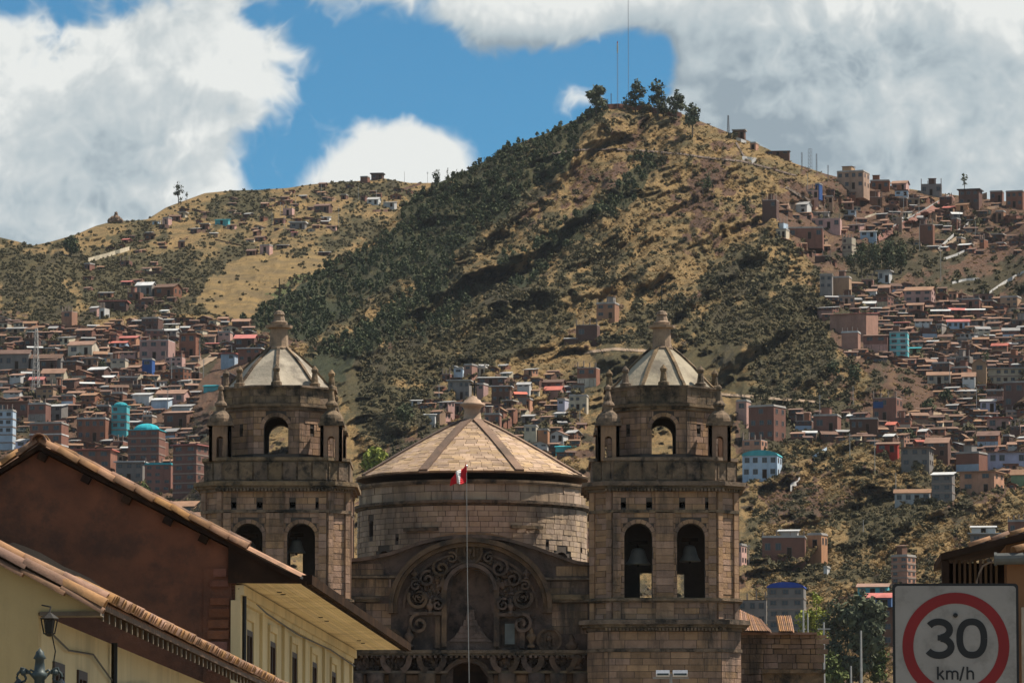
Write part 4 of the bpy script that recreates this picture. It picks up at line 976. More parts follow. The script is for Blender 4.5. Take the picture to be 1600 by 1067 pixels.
m = MB(); m.bx(XP(1150, 249), XP(1276, 249), 249.6, 250.6, ZP(990, 249), ZP(986.5, 249)); m.build('eaves', TILE, wg, off=WO)

# ---- flag on its pole before the gable
fp = thing('flagpole', 'thin white flagpole rising in front of the church gable', 'flagpole', (XP(733, 236), 236, 0)); FO = Vector(fp.location)
m = MB(); m.tube([(XP(734, 236), 236, 0), P(733, 1060, 236), P(730, 880, 236), P(729, 730, 236)], [.026, .022, .017, .016], 6); m.build('pole', mat('white_pole', (.33, .32, .30), None, 5, .6), fp, off=FO)
m = MB(); m.sphere(P(729, 728, 236), .07, 8, 5); m.build('finial', STEEL, fp, off=FO)
fg = MB(); nu, nv_ = 18, 8
def fpt(u, v):
    px = 728 - 23.5*u + 1.4*math.sin(u*9+v*2); py = (722 + 24*u**.8 + (29 - 17*u)*v + 2.0*math.sin(u*7))
    return P(px, py, 236 - .14 + .16*math.sin(u*8+v*1.6) + .1*u)
for a in range(nu):
    for b in range(nv_):
        u0, u1, v0, v1 = a/nu, (a+1)/nu, b/nv_, (b+1)/nv_
        fg.quad(fpt(u0, v0), fpt(u1, v0), fpt(u1, v1), fpt(u0, v1), 1 if nu/3 <= a < 2*nu/3 else 0)
flag = fg.build('flag', [REDP, WHITEP], None, True, off=P(728, 740, 236), loc=P(728, 740, 236)); tag(flag, 'red white red striped flag hanging from the thin white pole', 'flag')
sd = flag.modifiers.new('cloth', 'SOLIDIFY'); sd.thickness = .01
# ------------------------------------------------------------------ street houses in the foreground
def vt(name, col): return mat(name, col, None, 4, .7)
def half_tile(mb, A, B, r, up, n=5, t=0.5):
    """a barrel tile: half cylinder from A to B, open side down"""
    A, B = Vector(A), Vector(B); d = (B-A).normalized(); s = d.cross(Vector(up)).normalized(); u = s.cross(d).normalized()
    i = len(mb.v)
    for Q, rr in ((A, r), (B, r*.86)):
        for k in range(n+1):
            w = math.pi*k/n; mb.v.append(tuple(Q+s*(rr*math.cos(w))+u*(rr*math.sin(w))))
        for k in range(n+1):
            w = math.pi*k/n; mb.v.append(tuple(Q+s*((rr-.02)*math.cos(w))+u*((rr-.02)*math.sin(w))))
    m = 2*(n+1)
    for k in range(n):
        mb.face((i+k, i+k+1, i+m+k+1, i+m+k), 0, t); mb.face((i+n+1+k, i+m+n+1+k, i+m+n+2+k, i+n+2+k), 0, t)
        mb.face((i+k, i+n+1+k, i+n+2+k, i+k+1), 0, t); mb.face((i+m+k, i+m+k+1, i+m+n+2+k, i+m+n+1+k), 0, t)
tm = MB(); half_tile(tm, (0, 0, 0), (0, .5, 0), .125, (0, 0, 1), 7); TILEMESH = tm.mesh('tile', TILE, True)
def put_tile(parent, A, B, r=.125):
    """one tile object lying from A (low end, wide) to B"""
    A, B = Vector(A), Vector(B); d = B-A; L = d.length
    o = bpy.data.objects.new('tile', TILEMESH); C.objects.link(o); o.parent = parent; o.location = A
    y = d.normalized(); x = y.cross(Vector((0, 0, 1))).normalized(); z = x.cross(y)
    from mathutils import Matrix
    o.rotation_mode = 'XYZ'; o.rotation_euler = Matrix((x, y, z)).transposed().to_euler(); o.scale = (r/.125, L/.5, r/.125); return o
def corrugated(mb, P00, P10, P01, P11, n, h=.09):
    """tile rows running from edge P00-P10 (eaves) to P01-P11 (ridge)"""
    P00, P10, P01, P11 = map(Vector, (P00, P10, P01, P11)); nrm = (P10-P00).cross(P01-P00).normalized()
    if nrm.z < 0: nrm = -nrm
    pr = []
    for k in range(n*4+1):
        u = k/(n*4); q = nrm*(h*abs(math.sin(math.pi*u*n))); pr.append((P00.lerp(P10, u)+q, P01.lerp(P11, u)+q))
    for j, (a, b) in enumerate(zip(pr, pr[1:])): mb.quad(a[0], b[0], b[1], a[1], 0, ((j//4)*.37) % 1)
    mb.hexa([P00-nrm*.1, P10-nrm*.1, P11-nrm*.1, P01-nrm*.1, P00-nrm*.01, P10-nrm*.01, P11-nrm*.01, P01-nrm*.01])
def window_rect(parent, v, w, z0, z1, depth=.0, name='window'):
    """a tall window set in an opening of a wall that faces +u at u=0"""
    m = MB(); f = .12
    m.bx(-depth-.06, -depth+.03, v-w/2, v+w/2, z0, z0+f); m.bx(-depth-.06, -depth+.03, v-w/2, v+w/2, z1-f, z1)
    for s in (-1, 1): m.bx(-depth-.06, -depth+.03, v+s*(w/2-f/2)-f/2, v+s*(w/2-f/2)+f/2, z0+f, z1-f)
    m.bx(-depth-.05, -depth+.02, v-f/2, v+f/2, z0+f, z1-f); m.bx(-depth-.05, -depth+.02, v-w/2+f, v+w/2-f, z0+(z1-z0)*.68, z0+(z1-z0)*.68+.07)
    o = m.build(name, WOODF, parent); g = MB(); g.bx(-depth-.05, -depth-.03, v-w/2+.02, v+w/2-.02, z0+.02, z1-.02); g.build('pane', GLASS, o); return o
# ---- brown gabled house with the wide yellow eaves
Y2 = 107.0; s2_ = Y2/F; h2o = P(369, 930, Y2); h2 = thing('gabled_house', 'big brown plastered gable house with pale yellow street front under wide yellow eaves', 'house', (h2o.x, Y2, 0), -TA)
U2 = lambda px: (px-369)*s2_
Z2 = lambda py: ZP(py, Y2)
zso = Z2(911.5); ub_, zrid = U2(58), Z2(692)
ueav = U2(476); zeav = Z2(904)
slope = (zrid-zeav)/(ueav-ub_); zr = lambda u: zrid-slope*(u-ub_) if u > ub_ else zrid-.62*(ub_-u)
m = MB(); m.ext([(-10, 0, 0), (-.02, 0, 0), (-.02, 0, zr(0)-.16), (ub_, 0, zrid-.16), (-10, 0, zr(-10)-.16)], (0, .42, 0)); gw = m.build('wall', ADOBE, h2)
# blocks of the rough corner pier
for k, (py, px0, px1) in enumerate(((893,331,357),(910,327,359),(938,326,361),(956,326,360),(973,325,359),(990,324,359),(1007,324,358),(1024,324,358),(1041,324,358))):
    n = 1
    for q in range(n):
        a = U2(px0)+(U2(px1)-U2(px0))*q/n; b = U2(px0)+(U2(px1)-U2(px0))*(q+1)/n
        mb = MB(); mb.box(((a+b)/2, -.02+.02*rnd.random(), Z2(py)-.02), (b-a-.02-.06*rnd.random(), .16, .13+.05*rnd.random()), rnd.uniform(-.02, .02)); mb.build('adobe_block', ADOBEB, gw)
m = MB(); m.bx(U2(318), U2(362), -.035, .02, 0, Z2(888)); m.build('corner_pier', ADOBE, gw)
# old plaster scar: lighter grey render where the lower roof meets the wall
m = MB(); sc_ = [(0,852),(18,846),(38,853),(60,862),(78,872),(98,884),(120,893),(140,903),(155,914),(152,960),(60,960),(0,900)]
m.ext([(U2(x), -.012, Z2(y)) for x, y in sc_], (0, .02, 0)); m.build('render_patch', GREYPL, gw)
# yellow street front
mpY = lambda a, z, d: Vector((-d, a, z))
wins = [(2.7, 1.5, 3.9, 6.72), (8.2, 1.5, 3.9, 6.72), (13.85, 1.5, 3.9, 6.72), (19.6, 1.5, 3.9, 6.72), (25.7, 1.5, 3.9, 6.72)]
m = MB(); arch_wall(m, mpY, .0, 32.0, 0, zso-.02, [(v, w, z0, z1, 'r') for v, w, z0, z1 in wins], .4); m.bx(-10, -.42, 31.6, 32.0, 0, zr(-10)); fr_ = m.build('street_front', YELLOW2, h2)
for v, w, z0, z1 in wins:
    window_rect(fr_, v, w, z0, z1)
    m = MB(); 
    for s in (-1, 1): m.bx(.0, .05, v+s*(w/2+.12)-.07, v+s*(w/2+.12)+.07, z0-.1, z1+.2)
    m.bx(.0, .06, v-w/2-.2, v+w/2+.2, z1+.2, z1+.34); m.build('window_surround', YELLOW2, fr_)
for v in (.35, 5.5, 11.0, 16.7, 22.6, 28.8, 31.7):
    m = MB(); m.bx(.0, .07, v-.22, v+.22, 0, zso-.30); m.build('pilaster', YELLOW2, fr_)
m = MB(); m.bx(0, .16, -.02, 32, zso-.24, zso-.03); m.bx(0, .09, -.02, 32, zso-.36, zso-.24); m.build('moulding', YELLOW2, fr_)
m = MB(); m.tube([(.05, -.02, zso-.1), (.10, 6, zso-.33), (.10, 14, zso-.42), (.10, 24, zso-.36), (.10, 32, zso-.45)], .02, 5); m.build('cable', IRON, fr_)
m = MB(); m.bx(-.10, .10, -.12, .0, 0, zso-.35); m.build('corner_strip', YELLOW2, fr_)
m = MB(); m.tube([(.16, .15, 0), (.16, .15, zso-.25)], .045, 8); m.build('downpipe', IRON, fr_)
nb = 14
for k in range(nb):
    a = .0+(ueav-.06)*k/nb; b = .0+(ueav-.06)*(k+1)/nb
    mb = MB(); mb.bx(a+.006, b-.006, -.05, 32.3, zso+rnd.uniform(0, .006), zso+.03); mb.build('board', SOFFIT, h2)
m = MB(); m.bx(-.02, ueav-.04, -.06, 32.3, zso+.032, zso+.05); m.build('soffit_backing', DWOOD, h2)
for v in (3.2, 4.1, 14.2, 16.0, 26.5, 28.0):
    m = MB(); m.lathe([(.055, 0), (.055, .02)], 10, (.62, v, zso-.016)); m.build('soffit_vent', IRON, h2)
m = MB(); m.bx(ueav-.05, ueav+.17, -.12, 32.5, zso-.03, zeav+.07); m.build('fascia', DWOOD, h2)
m = MB(); m.ext([(U2(357), -.12, Z2(911)), (ueav, -.12, Z2(912)), (ueav, -.12, zeav), (U2(357), -.12, zr(U2(357))-.13)], (0, .05, 0)); m.build('verge_board', DWOOD, h2)
# roof deck, tile field, verge tiles and purlin ends
m = MB(); m.hexa([(ub_, -.2, zrid-.14), (ueav+.05, -.2, zr(ueav+.05)-.14), (ueav+.05, 32.4, zr(ueav+.05)-.14), (ub_, 32.4, zrid-.14), (ub_, -.2, zrid-.04), (ueav+.05, -.2, zr(ueav+.05)-.04), (ueav+.05, 32.4, zr(ueav+.05)-.04), (ub_, 32.4, zrid-.04)])
m.hexa([(-10, -.2, zr(-10)-.14), (ub_, -.2, zrid-.14), (ub_, 32.4, zrid-.14), (-10, 32.4, zr(-10)-.14), (-10, -.2, zr(-10)-.04), (ub_, -.2, zrid-.04), (ub_, 32.4, zrid-.04), (-10, 32.4, zr(-10)-.04)])
rf2 = m.build('roof', DWOOD, h2)
m = MB(); corrugated(m, (ueav+.06, .1, zr(ueav+.06)), (ueav+.06, 32.5, zr(ueav+.06)), (ub_, .1, zrid), (ub_, 32.5, zrid), 115); corrugated(m, (-10, .1, zr(-10)), (-10, 32.5, zr(-10)), (ub_, .1, zrid), (ub_, 32.5, zrid), 115)
tag(m.build('tile_rows', TILE, rf2), kind='stuff')
def verge(parent, u0, u1, v, zf_, n, r, lift):
    for k in range(n):
        a = u0+(u1-u0)*(k+1)/n; b = u0+(u1-u0)*k/n-(.04 if u1 > u0 else -.04)
        put_tile(parent, (a+rnd.uniform(-.02, .02), v+rnd.uniform(-.03, .03), zf_(a)+lift+rnd.uniform(-.015, .02)), (b, v+rnd.uniform(-.02, .02), zf_(b)+lift+.03+rnd.uniform(-.01, .02)), r)
verge(rf2, ub_+.05, U2(386), -.14, zr, 11, .14, -.01); verge(rf2, ub_+.3, U2(386), .12, zr, 10, .13, .05); verge(rf2, ub_-.05, -7.2, -.14, zr, 8, .14, -.01)
put_tile(rf2, (ub_+.02, -.34, zrid+.03), (ub_, .2, zrid+.05), .17); put_tile(rf2, (ub_+.02, .1, zrid+.05), (ub_, .7, zrid+.07), .17)
for px in (64, 133, 197, 262, 318):
    u = U2(px); m = MB(); m.box((u, -.1, zr(u)-.25), (.18, .24, .16), 0, 0, rnd.random(), ry=math.atan(slope)); m.build('purlin', DWOOD, rf2)
m = MB(); m.tube([(ueav-.05, -.14, zr(ueav)+.01), (ueav+.06, 10, zr(ueav)+.01), (ueav+.06, 32.5, zr(ueav)+.01)], .035, 6); m.build('gutter_rim', MORTAR, rf2)
# ---- yellow house with the exposed rafters in the lower left corner
Y1 = 66.0; s1_ = Y1/F; h1o = P(60, 950, Y1); h1 = thing('yellow_house', 'ochre yellow house with tiled verge and exposed rafters beside the brown gable house', 'house', (h1o.x, Y1, 0), -math.atan(.0277))
U1 = lambda px: (px-60)*s1_
Z1 = lambda py: ZP(py, Y1)
ue = U1(160); ze = Z1(938); sl1_ = .475; zz = lambda u: ze+sl1_*(ue-u)
m = MB(); m.ext([(-7, 0, 0), (0, 0, 0), (0, 0, Z1(956)), (-7, 0, Z1(956))], (0, .35, 0)); m.ext([(-7, 0, Z1(956)), (ue-.04, 0, Z1(956)), (ue-.04, 0, ze-.12), (-7, 0, zz(-7)-.12)], (0, .35, 0)); w1 = m.build('gable_wall', YELLOW, h1)
m = MB(); m.bx(.02, ue-.02, -.04, .37, Z1(962), Z1(955)); m.build('eaves_beam', PALEW, w1)
win1 = [(2.2, 1.2, 2.6, 4.35), (5.0, 1.1, 2.6, 4.35), (12, 1.2, 2.6, 4.35), (18, 1.2, 2.6, 4.35), (24, 1.2, 2.6, 4.35)]
m = MB(); arch_wall(m, mpY, .35, 38, 0, Z1(958), [(v, w, a, b, 'r') for v, w, a, b in win1], .35); f1 = m.build('street_front', YELLOW2, h1)
for v, w, a, b in win1: window_rect(f1, v, w, a, b)
m = MB(); m.tube([(.06, .5, 4.72), (.06, 3, 4.55), (.06, 6, 4.62), (.06, 9, 4.30), (.06, 14, 4.5), (.06, 22, 4.35), (.06, 36, 4.5)], .014, 5); m.build('cable', IRON, f1)
m = MB(); m.tube([(.08, 8.6, 0), (.08, 8.6, 4.9)], .05, 6); m.build('downpipe', IRON, f1)
m = MB(); m.hexa([(-7, -.12, zz(-7)-.11), (ue, -.12, ze-.11), (ue, 37.5, ze-.11), (-7, 37.5, zz(-7)-.11), (-7, -.12, zz(-7)-.04), (ue, -.12, ze-.04), (ue, 37.5, ze-.04), (-7, 37.5, zz(-7)-.04)]); rf1 = m.build('roof', RAFT, h1)
nr = 50
mr = MB(); mr.hexa([(-.9, -.04, -.12+.45+.02), (0, -.04, -.12), (0, .04, -.12), (-.9, .04, -.12+.45+.02), (-.9, -.04, .45), (0, -.04, 0), (0, .04, 0), (-.9, .04, .45)]); RAFTER = mr.mesh('rafter', RAFT)
me_ = MB(); me_.bx(0, .02, -.042, .042, -.125, -.0); REND = me_.mesh('rafter_end', PALEW)
for k in range(nr):
    v = .55+k*.74; o = link('rafter', RAFTER, rf1, (ue-.06, v, ze-.115)); link('rafter_end', REND, o)
m = MB(); m.bx(ue-.05, ue-.02, .36, 37.4, ze-.10, ze-.03); m.build('fascia', RAFT, rf1)
m = MB(); corrugated(m, (ue-.38, .2, zz(ue-.38)), (ue-.38, 37.5, zz(ue-.38)), (-7, .2, zz(-7)), (-7, 37.5, zz(-7)), 130); tag(m.build('tile_rows', TILE, rf1), kind='stuff')
for k in range(int(37/.285)):
    v = .28+k*.285; put_tile(rf1, (ue+.07+rnd.uniform(-.025, .025), v+rnd.uniform(-.02, .02), zz(ue+.07)+.02+rnd.uniform(-.01, .015)), (ue-.42, v, zz(ue-.42)+.05), .115+.012*rnd.random())
mc_ = MB(); mc_.lathe([(.10, 0), (.10, .03)], 8); MCAP = mc_.mesh('mortar_plug', MORTAR)
verge(rf1, -5.2, ue+.02, -.10, zz, 12, .125, -.07); verge(rf1, -5.4, ue+.02, .16, zz, 12, .125, .0); verge(rf1, -5.3, ue+.02, -.16, lambda u: zz(u)-.17, 12, .08, .0)
# black iron lantern under the eaves
wl = thing('wall_lantern', 'dark wrought iron lantern hanging under the rafters of the yellow house', 'lantern', P(77, 990, 65.4)); wl.scale = (.62, .62, .62); m = MB()
for k in range(6):
    a = k*math.pi/3; m.tube([(.11*math.cos(a), .11*math.sin(a), 0), (.17*math.cos(a), .17*math.sin(a), .30)], .014, 4)
m.lathe([(.18, .30), (.20, .32), (.09, .40), (.03, .44)], 6); m.lathe([(.04, -.05), (.11, 0), (.12, .02)], 6); m.build('cage', IRON, wl)
m = MB(); m.lathe([(.08, .01), (.12, .29)], 6); m.build('lamp_glass', IRON, wl); m = MB(); m.tube([(0, 0, .43), (.02, .05, .56), (-.2, .5, .62)], .018, 5); m.tube([(.05, 0, 0), (.12, .1, -.35), (.05, .3, -.7)], .014, 4); m.build('bracket', IRON, wl)
# cast iron street lamp
YL = 58.0; sl_ = thing('street_lamp', 'grey green cast iron street lamp post with spiked finial and curled arms', 'street lamp', (P(62, 1040, YL).x, YL, 0)); zl = lambda py: ZP(py, YL)
m = MB(); m.lathe([(.16, 0), (.16, .5), (.09, .6), (.07, 1.2), (.06, zl(1062)), (.085, zl(1058)), (.10, zl(1052)), (.065, zl(1049)), (.05, zl(1030)), (.075, zl(1028)), (.05, zl(1022)), (.045, zl(1018)), (.02, zl(1015)), (.004, zl(1012))], 12); m.build('post', GREENIRON, sl_, True)
for s in (-1, 1):
    m = MB(); pts = [(s*(.04+.30*q), 0, zl(1062)+.14*math.sin(q*2.6)) for q in np.linspace(0, .55, 7)]
    for q in np.linspace(0, 5.2, 16): pts.append((s*(.19+.075*(1-q/8)*math.sin(q+.4)), 0, zl(1058)+.075*(1-q/8)*math.cos(q+.4)))
    m.tube(pts, .016, 6); m.tube([(s*.05, 0, zl(1050)), (s*.1, 0, zl(1046)), (s*.14, 0, zl(1052))], .014, 5); m.sphere((s*.18, 0, zl(1050)), .04, 8, 5); m.build('arm', GREENIRON, sl_)
    m = MB(); m.lathe([(.05, -.5), (.10, -.42), (.14, -.12), (.15, -.1), (.05, .0), (.02, .04)], 8, (s*.24, 0, zl(1066))); m.build('lamp_head', GLASS, sl_)
# ---- dark timber house at the right edge, behind the sign
Y3 = 75.0; s3_ = Y3/F; h3o = P(1573, 900, Y3); h3 = thing('timber_eaves_house', 'dark timber eaves and orange brown wall of house behind the speed limit sign', 'house', (h3o.x, Y3, 0), -TA)
U3 = lambda px: (px-1573)*s3_
Z3 = lambda py: ZP(py, Y3)
ua, za = U3(1470), Z3(865); sl3 = (Z3(834)-za)/(U3(1600)-ua); z3 = lambda u: za+sl3*(u-ua)
m = MB(); m.ext([(0, 0, 0), (4, 0, 0), (4, 0, z3(4)-.1), (0, 0, z3(0)-.1)], (0, 2.5, 0)); m.build('wall', mat('orange_brown_plaster', (.24, .12, .055), (.17, .085, .045), 1, .9, .01, 9), h3)
m = MB(); m.hexa([(ua, -.2, za-.10), (4, -.2, z3(4)-.10), (4, 2.6, z3(4)-.10), (ua, 2.6, za-.10), (ua, -.2, za), (4, -.2, z3(4)), (4, 2.6, z3(4)), (ua, 2.6, za)]); rf3 = m.build('roof', DWOOD, h3)
m = MB(); m.bx(ua+.05, U3(1571), .25, .35, Z3(1000), z3(ua)-.12); m.build('timber_screen', DWOOD, h3)
m = MB(); m.bx(ua+.02, ua+.12, -.12, .25, Z3(1000), za-.1); m.build('side_board', DWOOD, h3)
for k in range(9):
    u = U3(1492+k*8.2); m = MB(); m.bx(u-.018, u+.018, .12, .25, Z3(960), Z3(874)); m.build('slat', RAFT, h3)
verge(rf3, 2.2, U3(1515), -.12, z3, 10, .07, .0)
m = MB(); m.tube([(U3(1552), -.3, Z3(875)), (U3(1640), -.3, Z3(873))], .085, 12); m.tube([(U3(1552), -.3, Z3(875)), (U3(1556), -.3, Z3(875))], .10, 12); m.build('drain_pipe', mat('grey_pipe', (.10, .105, .10), None, 6, .5), h3)
m = MB(); m.tube([(U3(1556), -.25, Z3(878)), (U3(1545), -.25, Z3(880)), (U3(1535), -.25, Z3(885)), (U3(1529), -.25, Z3(896)), (U3(1525), -.25, Z3(910)), (U3(1524), -.25, Z3(960))], .016, 6); m.build('cable', GREYPL, h3)
for k in range(3): put_tile(h3, (U3(1583)+k*.24, -.28, Z3(864-k*6)), (U3(1583)+k*.24+.35, -.1, Z3(852-k*6)), .09)
m = MB(); m.bx(U3(1593), U3(1640), -.5, -.3, 0, Z3(951)); m.build('gate_pier', MORTAR, h3)
# ---- speed limit sign
YS = 31.0; ss = YS/F; so_ = P(1493.5, 1009, YS); sg = thing('speed_limit_sign', 'square white speed limit sign with red ring reading 30 km/h', 'traffic sign', (so_.x, YS, 0)); zc0 = so_.z
def ring2(r0, r1, n=64, sx=1.0, cx=0, cz=0, a0=0, a1=2*math.pi):
    return [((cx+r0*sx*math.cos(a0+(a1-a0)*k/n), cz+r0*math.sin(a0+(a1-a0)*k/n)), (cx+r1*sx*math.cos(a0+(a1-a0)*k/n), cz+r1*math.sin(a0+(a1-a0)*k/n))) for k in range(n+1)]
def plate(mb, pairs, y, th=.0012):
    for a, b in zip(pairs, pairs[1:]):
        p = [(a[0][0], y, a[0][1]), (b[0][0], y, b[0][1]), (b[1][0], y, b[1][1]), (a[1][0], y, a[1][1])]
        mb.hexa([*p, *[(x, y+th, z) for x, _, z in p]])
q = lambda px: (px-1493.5)*ss
hz = lambda py: (1009-py)*ss
def rrect(w, x0, x1, z0, z1, r, y, d, mb):
    pts = []
    for cx, cz, a in ((x1-r, z0+r, -90), (x1-r, z1-r, 0), (x0+r, z1-r, 90), (x0+r, z0+r, 180)):
        for k in range(6): t = math.radians(a+18*k); pts.append((cx+r*math.cos(t), y, zc0+cz+r*math.sin(t)))
    mb.ext(pts, (0, d, 0))
X0, X1, ZT, ZB = q(1395), q(1592), hz(911), hz(1110)
m = MB(); rrect(0, X0, X1, ZB, ZT, .025, .0, .004, m); m.build('sign_plate', SIGNK, sg)
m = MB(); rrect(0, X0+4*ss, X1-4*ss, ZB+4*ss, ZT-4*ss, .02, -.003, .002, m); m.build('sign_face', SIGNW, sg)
m = MB(); plate(m, [((a[0], zc0+a[1]), (b[0], zc0+b[1])) for a, b in ring2(66.5*ss, 83.5*ss, 72)], -.0055); m.build('red_ring', SIGNR, sg)
def stroke(mb, pts, w, y=-.0055):
    """flat lettering stroke along a polyline of photo pixels"""
    pts = [Vector((q(x), hz(z)+zc0)) for x, z in pts]; pr = []
    for k in range(len(pts)):
        d = (pts[min(k+1, len(pts)-1)]-pts[max(k-1, 0)]).normalized(); n = Vector((-d.y, d.x))*(w*ss/2); pr.append(((pts[k]-n)[:], (pts[k]+n)[:]))
    plate(mb, pr, y)
ar = lambda cx, cy, rx, ry, a0, a1, n=18: [(cx+rx*math.cos(math.radians(a0+(a1-a0)*k/n)), cy-ry*math.sin(math.radians(a0+(a1-a0)*k/n))) for k in range(n+1)]
m = MB(); stroke(m, ar(1467, 983.5, 17, 12.5, 150, -78), 10.5); stroke(m, ar(1467, 1010, 19, 13.5, 80, -152), 11, -.0058); stroke(m, [(1465, 996), (1473, 996)], 8.5, -.0061); m.build('digit', SIGNK, sg)
m = MB(); 
stroke(m, [(1518.5+19*math.copysign(abs(math.cos(a))**.86, math.cos(a)), 997-26*math.copysign(abs(math.sin(a))**.86, math.sin(a))) for a in np.linspace(0, 2*math.pi, 65)], 10.5); m.build('digit', SIGNK, sg)
m = MB()
stroke(m, [(1465, 1041), (1465, 1061)], 3); stroke(m, [(1473.5, 1047), (1466, 1054.5)], 2.8, -.0058); stroke(m, [(1468, 1053), (1474.5, 1061)], 2.8, -.0061); m.build('letter', SIGNK, sg)
m = MB(); stroke(m, [(1479, 1047), (1479, 1061)], 3); stroke(m, ar(1483.3, 1052, 4.3, 4, 180, 0, 8)+[(1487.6, 1061)], 2.8, -.0058); stroke(m, ar(1491.6, 1052, 4.3, 4, 180, 0, 8)+[(1495.9, 1061)], 2.8, -.0061); m.build('letter', SIGNK, sg)
m = MB(); stroke(m, [(1499.5, 1063), (1505.5, 1041)], 2.8); m.build('letter', SIGNK, sg)
m = MB(); stroke(m, [(1511, 1041), (1511, 1061)], 3); stroke(m, ar(1515.6, 1052, 4.6, 4.2, 180, 0, 8)+[(1520.2, 1061)], 2.8, -.0058); m.build('letter', SIGNK, sg)
m = MB(); m.lathe([(.014, 0), (.014, .02), (.004, .024)], 8); o = m.build('bolt', SIGNK, sg); o.location = (q(1493), -.004, zc0+hz(961)); o.rotation_euler = (math.pi/2, 0, 0)
m = MB(); m.tube([(0, .05, 0), (0, .05, zc0+ZT-.05)], .03, 10); m.build('post', STEEL, sg); m = MB(); m.bx(-.12, .12, .006, .03, zc0+.2, zc0+.24); m.build('bracket', STEEL, sg)
# ---- twin floodlight head on a mast before the right tower
YQ = 150.0; fl_ = thing('floodlight_mast', 'thin mast with two silver box floodlights before the right tower base', 'floodlight', (XP(1047, YQ), YQ, 0)); LQ = Vector(fl_.location)
m = MB(); m.tube([(0, 0, 0), (0, 0, ZP(1052, YQ))], .045, 8); m.bx(-.52, .52, -.03, .03, ZP(1060, YQ)-.0, ZP(1060, YQ)+.05); m.build('mast', POLEM, fl_)
for x0, x1 in ((1024, 1045), (1050, 1073)):
    m = MB(); a, b = XP(x0, YQ)-LQ.x, XP(x1, YQ)-LQ.x; z0, z1 = ZP(1058, YQ), ZP(1046.5, YQ)
    m.ext([(a, -.12, z0+.03), (a, -.16, (z0+z1)/2), (a, -.10, z1), (a, .10, z1), (a, .10, z0+.03)], (b-a, 0, 0)); h_ = m.build('floodlight_head', STEEL, fl_); g = MB(); g.bx(a+.03, b-.03, -.175, -.165, z0+.06, z0+.12); g.build('glass', GLASS, h_)
# ------------------------------------------------------------------ houses on the slopes
def hm(n, c, **k): return mat(n, c, tuple(x*.74 for x in c), .8, .9, .01, 9, rand=.22, stain=tuple(x*.5 for x in c), stain_amt=.55, stain_scale=.35, streak=True, **k)
WALLS = dict(br=(hm('bare_brick', (.235, .105, .070)), 'brown brick'), db=(hm('dark_adobe', (.135, .070, .050)), 'dark brown adobe'), sa=(hm('salmon_brick', (.42, .225, .155)), 'salmon brick'), cr=(hm('cream_wall', (.56, .48, .36)), 'cream'), wh=(hm('white_wall', (.56, .55, .53)), 'white'),
    gy=(hm('grey_concrete', (.25, .225, .205)), 'grey concrete'), pb=(hm('pale_blue_wall', (.42, .52, .62)), 'pale blue'), tq=(hm('turquoise_wall', (.10, .42, .46)), 'turquoise'), bl=(hm('blue_wall', (.045, .11, .28)), 'blue'), og=(hm('orange_wall', (.43, .215, .11)), 'orange'), pk=(hm('pink_wall', (.52, .31, .26)), 'pink'), ta=(hm('tan_adobe', (.36, .235, .155)), 'tan adobe'), la=(hm('lavender_wall', (.46, .46, .58)), 'lavender'), rd=(hm('red_wall', (.36, .045, .035)), 'red'), gn=(hm('green_wall', (.20, .28, .17)), 'green'))
ROOFS = dict(ti=(hm('old_roof_tile', (.30, .175, .115)), 'tile'), tn=(hm('grey_tin', (.38, .37, .36)), 'tin'), wh=(hm('pale_sheet', (.56, .56, .55)), 'white sheet'), rd=(hm('red_roof_sheet', (.50, .16, .13)), 'red'), tq=(hm('turquoise_sheet', (.04, .38, .44)), 'turquoise'), da=(hm('dark_sheet', (.08, .065, .06)), 'dark'), gy=(hm('concrete_slab', (.40, .37, .34)), 'concrete'), bl=(hm('blue_sheet', (.035, .08, .34)), 'blue'), dt=(hm('dark_roof_tile', (.17, .10, .072)), 'dark tile'))
FRAME = mat('far_window_frame', (.16, .12, .10), None, 2, .8); PANE = mat('far_window_glass', (.022, .025, .03), (.05, .05, .055), .6, .25, spec=.5); BAND = mat('concrete_band', (.30, .23, .19), None, 1.5, .9)
wm = MB()
wm.bx(-.5, -.40, -.05, .02, 0, 1); wm.bx(.40, .5, -.05, .02, 0, 1); wm.bx(-.40, .40, -.05, .02, 0, .10); wm.bx(-.40, .40, -.05, .02, .9, 1); wm.bx(-.025, .025, -.03, .02, .1, .9)
wm.bx(-.42, .42, -.015, .01, .08, .92, 1); WINMESH = wm.mesh('window', [FRAME, PANE])
wd = MB(); wd.bx(-.5, -.42, -.05, .02, 0, 1); wd.bx(.42, .5, -.05, .02, 0, 1); wd.bx(-.42, .42, -.05, .02, .94, 1); wd.bx(-.42, .42, -.02, .01, 0, .94, 1); DOORMESH = wd.mesh('door', [FRAME, DWOOD])
cmb = MB(); cmb.bx(-.5, .5, -.5, .5, 0, 1); COLMESH = cmb.mesh('column', BAND)
LAND = []       # (px, py, short name) landmarks for telling plain houses apart
